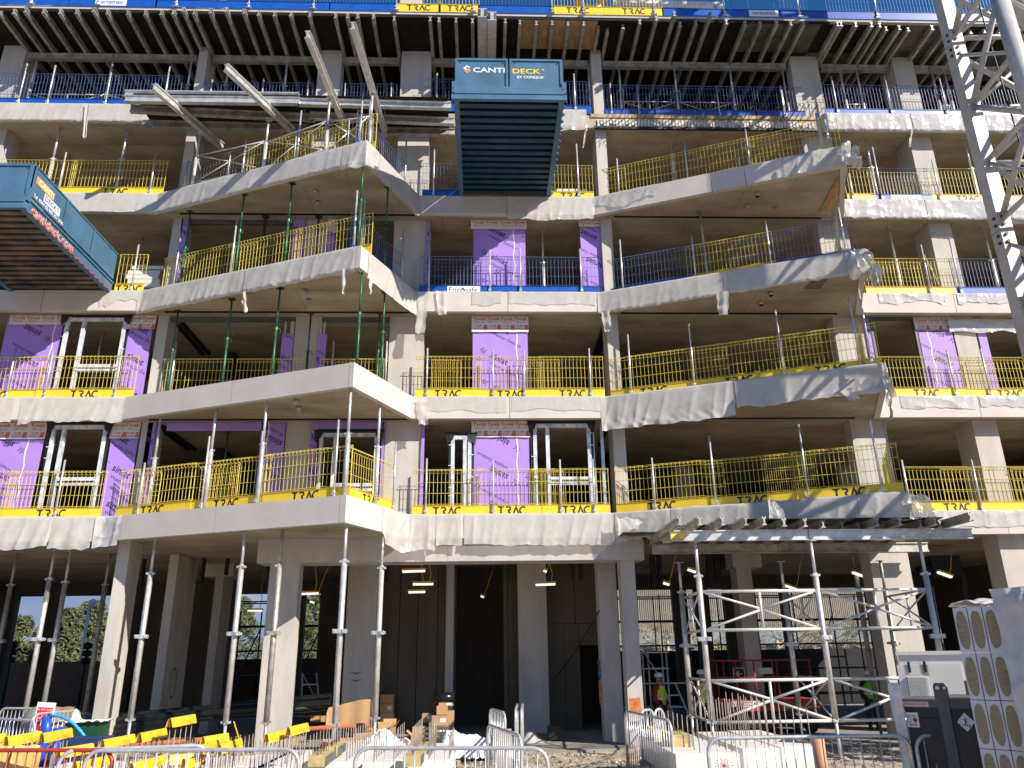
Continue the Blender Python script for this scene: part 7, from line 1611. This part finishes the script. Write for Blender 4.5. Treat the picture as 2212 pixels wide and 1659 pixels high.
# hoarding
H = thing('hoarding', 'brown hoarding fence beyond the open left bay', 'fence', (-20,16,0))
zh = py(4,1,600,806,16).z
for k in range(20): mb = MB(); mb.box(-34+k*1.5,-34+k*1.5+1.48,16,16.05,0,zh); part('panel', mb, M_HOARD, H, off=(-20,16,0))
for k in range(10): mb = MB(); mb.box(-34+k*3,-34+k*3+.1,15.9,15.99,0,zh+.02); part('fence_post', mb, M_RUST, H, off=(-20,16,0))
mb = MB(); mb.box(2.5,20,15.2,15.3,0,2.2); H2 = single('hoarding', mb, M_MEMB, 'dark hoarding beyond the open right bay', 'fence', off=(11,15.2,0))
# pines
def leafcloud(cx, cy, z0, z1, rad, n, rs, size, mb, top=.35):
    for k in range(n):
        t = rs.random(); z = z0+(z1-z0)*t; r_ = rad*(1-(1-top)*t)*math.sqrt(rs.random())*(.75+.35*noise.noise(Vector((cx+t*3, cy, rs.random()*0.5+t*6)))); a = rs.random()*6.283
        c = Vector((cx+r_*math.cos(a), cy+r_*math.sin(a), z+.3*math.sin(a*5+t*20)))
        if noise.noise(c*.55) < -.12: continue
        s = size*rs.uniform(.5,1.3); u = Vector((rs.uniform(-1,1),rs.uniform(-1,1),rs.uniform(-.5,.9))).normalized(); v = u.orthogonal().normalized()
        n0 = len(mb.v); mb.v += [c-u*s*.5, c+v*s*.22, c+u*s*.6, c-v*s*.22]; mb.f.append((n0,n0+1,n0+2,n0+3))
def pine(label, x, y, h, rad, seed):
    rs = random.Random(seed); o = thing('pine_tree', label, 'tree', (x,y,0), 0, 'pine trees beyond the building')
    tr = MB(); tr.path([(0,0,0),(.1,0,h*.35),(-.1,.1,h*.7),(0,0,h*.97)], .16, 8)
    for k in range(10): z = h*(.3+.06*k); a = rs.random()*6.28; tr.tube((0,0,z),(rad*.7*math.cos(a)*(1.1-z/h),rad*.7*math.sin(a)*(1.1-z/h),z+.5),.05,5,r2=.02)
    part('trunk', tr, M_BARK, o, True); mb = MB(); leafcloud(0,0,h*.12,h*.97,rad,9000,rs,.3,mb); part('crown', mb, M_LEAF, o)
for k, (u, top, Y, rad) in enumerate(((45,1335,38,2.6),(95,1360,40,2.0),(150,1318,36,2.4),(200,1300,38,2.8),(255,1318,42,3.0),(5,1345,42,3.0),(300,1305,45,3.6),(395,1240,50,4),(440,1270,48,4),(520,1290,50,4),(640,1280,52,4.5),(690,1270,55,4.5),(-40,1310,40,3))):
    q = aty(u, top, Y); pine(f'pine tree seen through the open ground floor, {ordw([45,95,150,200,255,5,300,395,440,520,640,690,-40].index(u))}', q.x, Y, q.z, rad, k+3) if False else pine(f'pine tree seen through the open ground floor, {ordw(sorted([45,95,150,200,255,5,300,395,440,520,640,690,-40]).index(u))}', q.x, Y, q.z, rad, k+3)
q = py(4,1,715,330,24); o = thing('lamp_post', 'white camera pole beyond the left bay with a cross arm', 'pole', (q.x,24,0)); part('pole', MB().tube((0,0,0),(0,0,q.z),.07,8), M_OFFW, o, True); zz = py(4,1,690,475,24).z; part('arm', MB().tube((-.65,0,zz),(.65,0,zz),.035,6), M_OFFW, o, True); mb = MB(); mb.lathe([(.0,.25),(.22,.15),(.25,0),(.12,-.2),(0,-.25)],10,(0.15,0,q.z-.1)); part('camera_head', mb, M_OFFW, o, True)
for k, (c, x, y) in enumerate(((1,700,660),(1,110,650))):
    q = py(4,c,x,y,15); o = thing('traffic_light', ('right','left')[k]+' dark signal head seen over the brown hoarding', 'signal', (q.x,15,0)); part('pole', MB().tube((0,0,0),(0,0,q.z),.05,8), M_MEMB, o, True)
    mb = MB(); 
    for j in range(3): mb.lathe([(0,.0),(.17,.02),(.2,.15),(.17,.26),(0,.28)],10,(0,0,q.z-.85+j*.3))
    part('head', mb, M_MEMB, o, True)
# louvred building and bare tree
q = py(4,3,870,320,30); OB = thing('louvred_building', 'pale louvred building with dark window bands beyond the right bay', 'building', (q.x,30,0)); off = (q.x,30,0)
zA, zB = py(4,3,1000,578,30).z, py(4,3,1000,690,30).z
mb = MB(); mb.box(q.x-2,q.x+40,30.1,38,0,12); part('wall', mb, M_LOUV, OB, off=off)
mb = MB()
for k in range(330): mb.box(q.x-2+k*.126,q.x-2+k*.126+.06,30.04,30.1,zA+.05,12)
part('louvre', mb, M_LOUV, OB, off=off, stuff=True)
for k in range(16): mb = MB(); mb.box(q.x-2+k*2.5+.05,q.x-2+k*2.5+2.45,30.05,30.09,zB,zA); part('window', mb, nmat('pale_glass',(.26,.31,.34),.12,var=.1,spec=.9), OB, off=off)
mb = MB(); mb.box(q.x-2,q.x+40,30.0,30.09,0,zB-.03); part('plinth', mb, M_SCAF, OB, off=off)
def bare_tree(label, x, y, h, seed):
    rs = random.Random(seed); o = thing('bare_tree', label, 'tree', (x,y,0), 0, 'bare trees beyond the building'); mb = MB(); tr = MB(); tr.tube((0,0,0),(0,0,h*.4),.13,8,r2=.09); part('trunk', tr, M_BIRCH, o, True)
    def br(p, d, l, r_, n):
        q = p+d*l; mb.tube(p, q, r_, 5, r2=r_*.65, caps=False)
        if n == 0: return
        for _ in range(3 if n > 1 else 2):
            e = (d+Vector((rs.uniform(-1,1),rs.uniform(-1,1),rs.uniform(-.5,.7)))*.75).normalized(); br(p+d*l*rs.uniform(.5,1), e, l*rs.uniform(.6,.85), r_*.62, n-1)
    for k in range(7): a = rs.random()*6.28; br(Vector((0,0,h*(.18+.03*k))), Vector((math.cos(a),math.sin(a),.5)).normalized(), h*.2, .05, 4)
    part('crown', mb, M_BIRCH, o, True)
for k, (c, x) in enumerate(((3,1250),(3,1480),(3,1660),(4,520),(4,760),(4,930),(3,2110))):
    q = py(4,c,x,480,24+k % 3); bare_tree(f'bare pale tree before the louvred building, {ordw([0,1,2,4,5,6,3][k])}', q.x, 24+k % 3, 6.8, k+1)
# material stored on the upper floors
q0 = py(2,1,1003,715,.9); q1 = py(2,1,1280,570,.9); o = thing('board_stack', 'stack of pale boards behind the yellow barrier beside the left blue deck', 'board stack', (q0.x,.9,ZT[3]-.09)); off = (q0.x,.9,ZT[3]-.09)
n = 9; hz = (q1.z-ZT[3]+.09)/n; rs = random.Random(4)
for k in range(n):
    dx = rs.uniform(-.08,.08); mb = MB(); mb.box(q0.x+dx,q1.x+dx,.9+rs.uniform(0,.05),1.7,ZT[3]-.09+k*hz+(.04 if k % 4 == 0 else .004),ZT[3]-.09+(k+1)*hz-.006); part('board', mb, M_OFFW, o, off=off)
for k in range(5):
    a = py(1,3,388+k*50,1528,.8); b = py(1,3,428+k*50,1495,.8); zb_ = ZT[4]-.09
    mb = MB(); mb.box(a.x,b.x,.8,1.2,zb_,b.z); single('concrete_block', mb, M_OFFW, f'pale block on the fourth floor right of the blue deck, {ordw(k)}', 'block', 'pale blocks on the fourth floor', off=(a.x,.8,zb_))
A = py(2,4,1585,850,-.03); B = py(2,4,1625,1010,.3); single('cable', MB().path([A, A+(B-A)*.35+Vector((.03,0,0)), A+(B-A)*.7+Vector((-.02,0,0)), B], .012, 6), M_LAMPY, 'thin yellow cable hanging over the third floor edge at far right', 'cable', smooth=True, off=A)
A = py(2,4,1420,490,-.0); B = py(2,4,1545,745,.1); single('cable', MB().path([A, A+(B-A)*.5+Vector((.04,0,-.1)), B], .012, 6), M_YELW, 'thin yellow cable tied to a post on the third floor at far right', 'cable', smooth=True, off=A)
# sky is the world; report duplicates
for l, os_ in LAB.items():
    if len(os_) > 1: print('DUPLICATE LABEL', len(os_), l)
print('OBJECTS', len(bpy.data.objects))
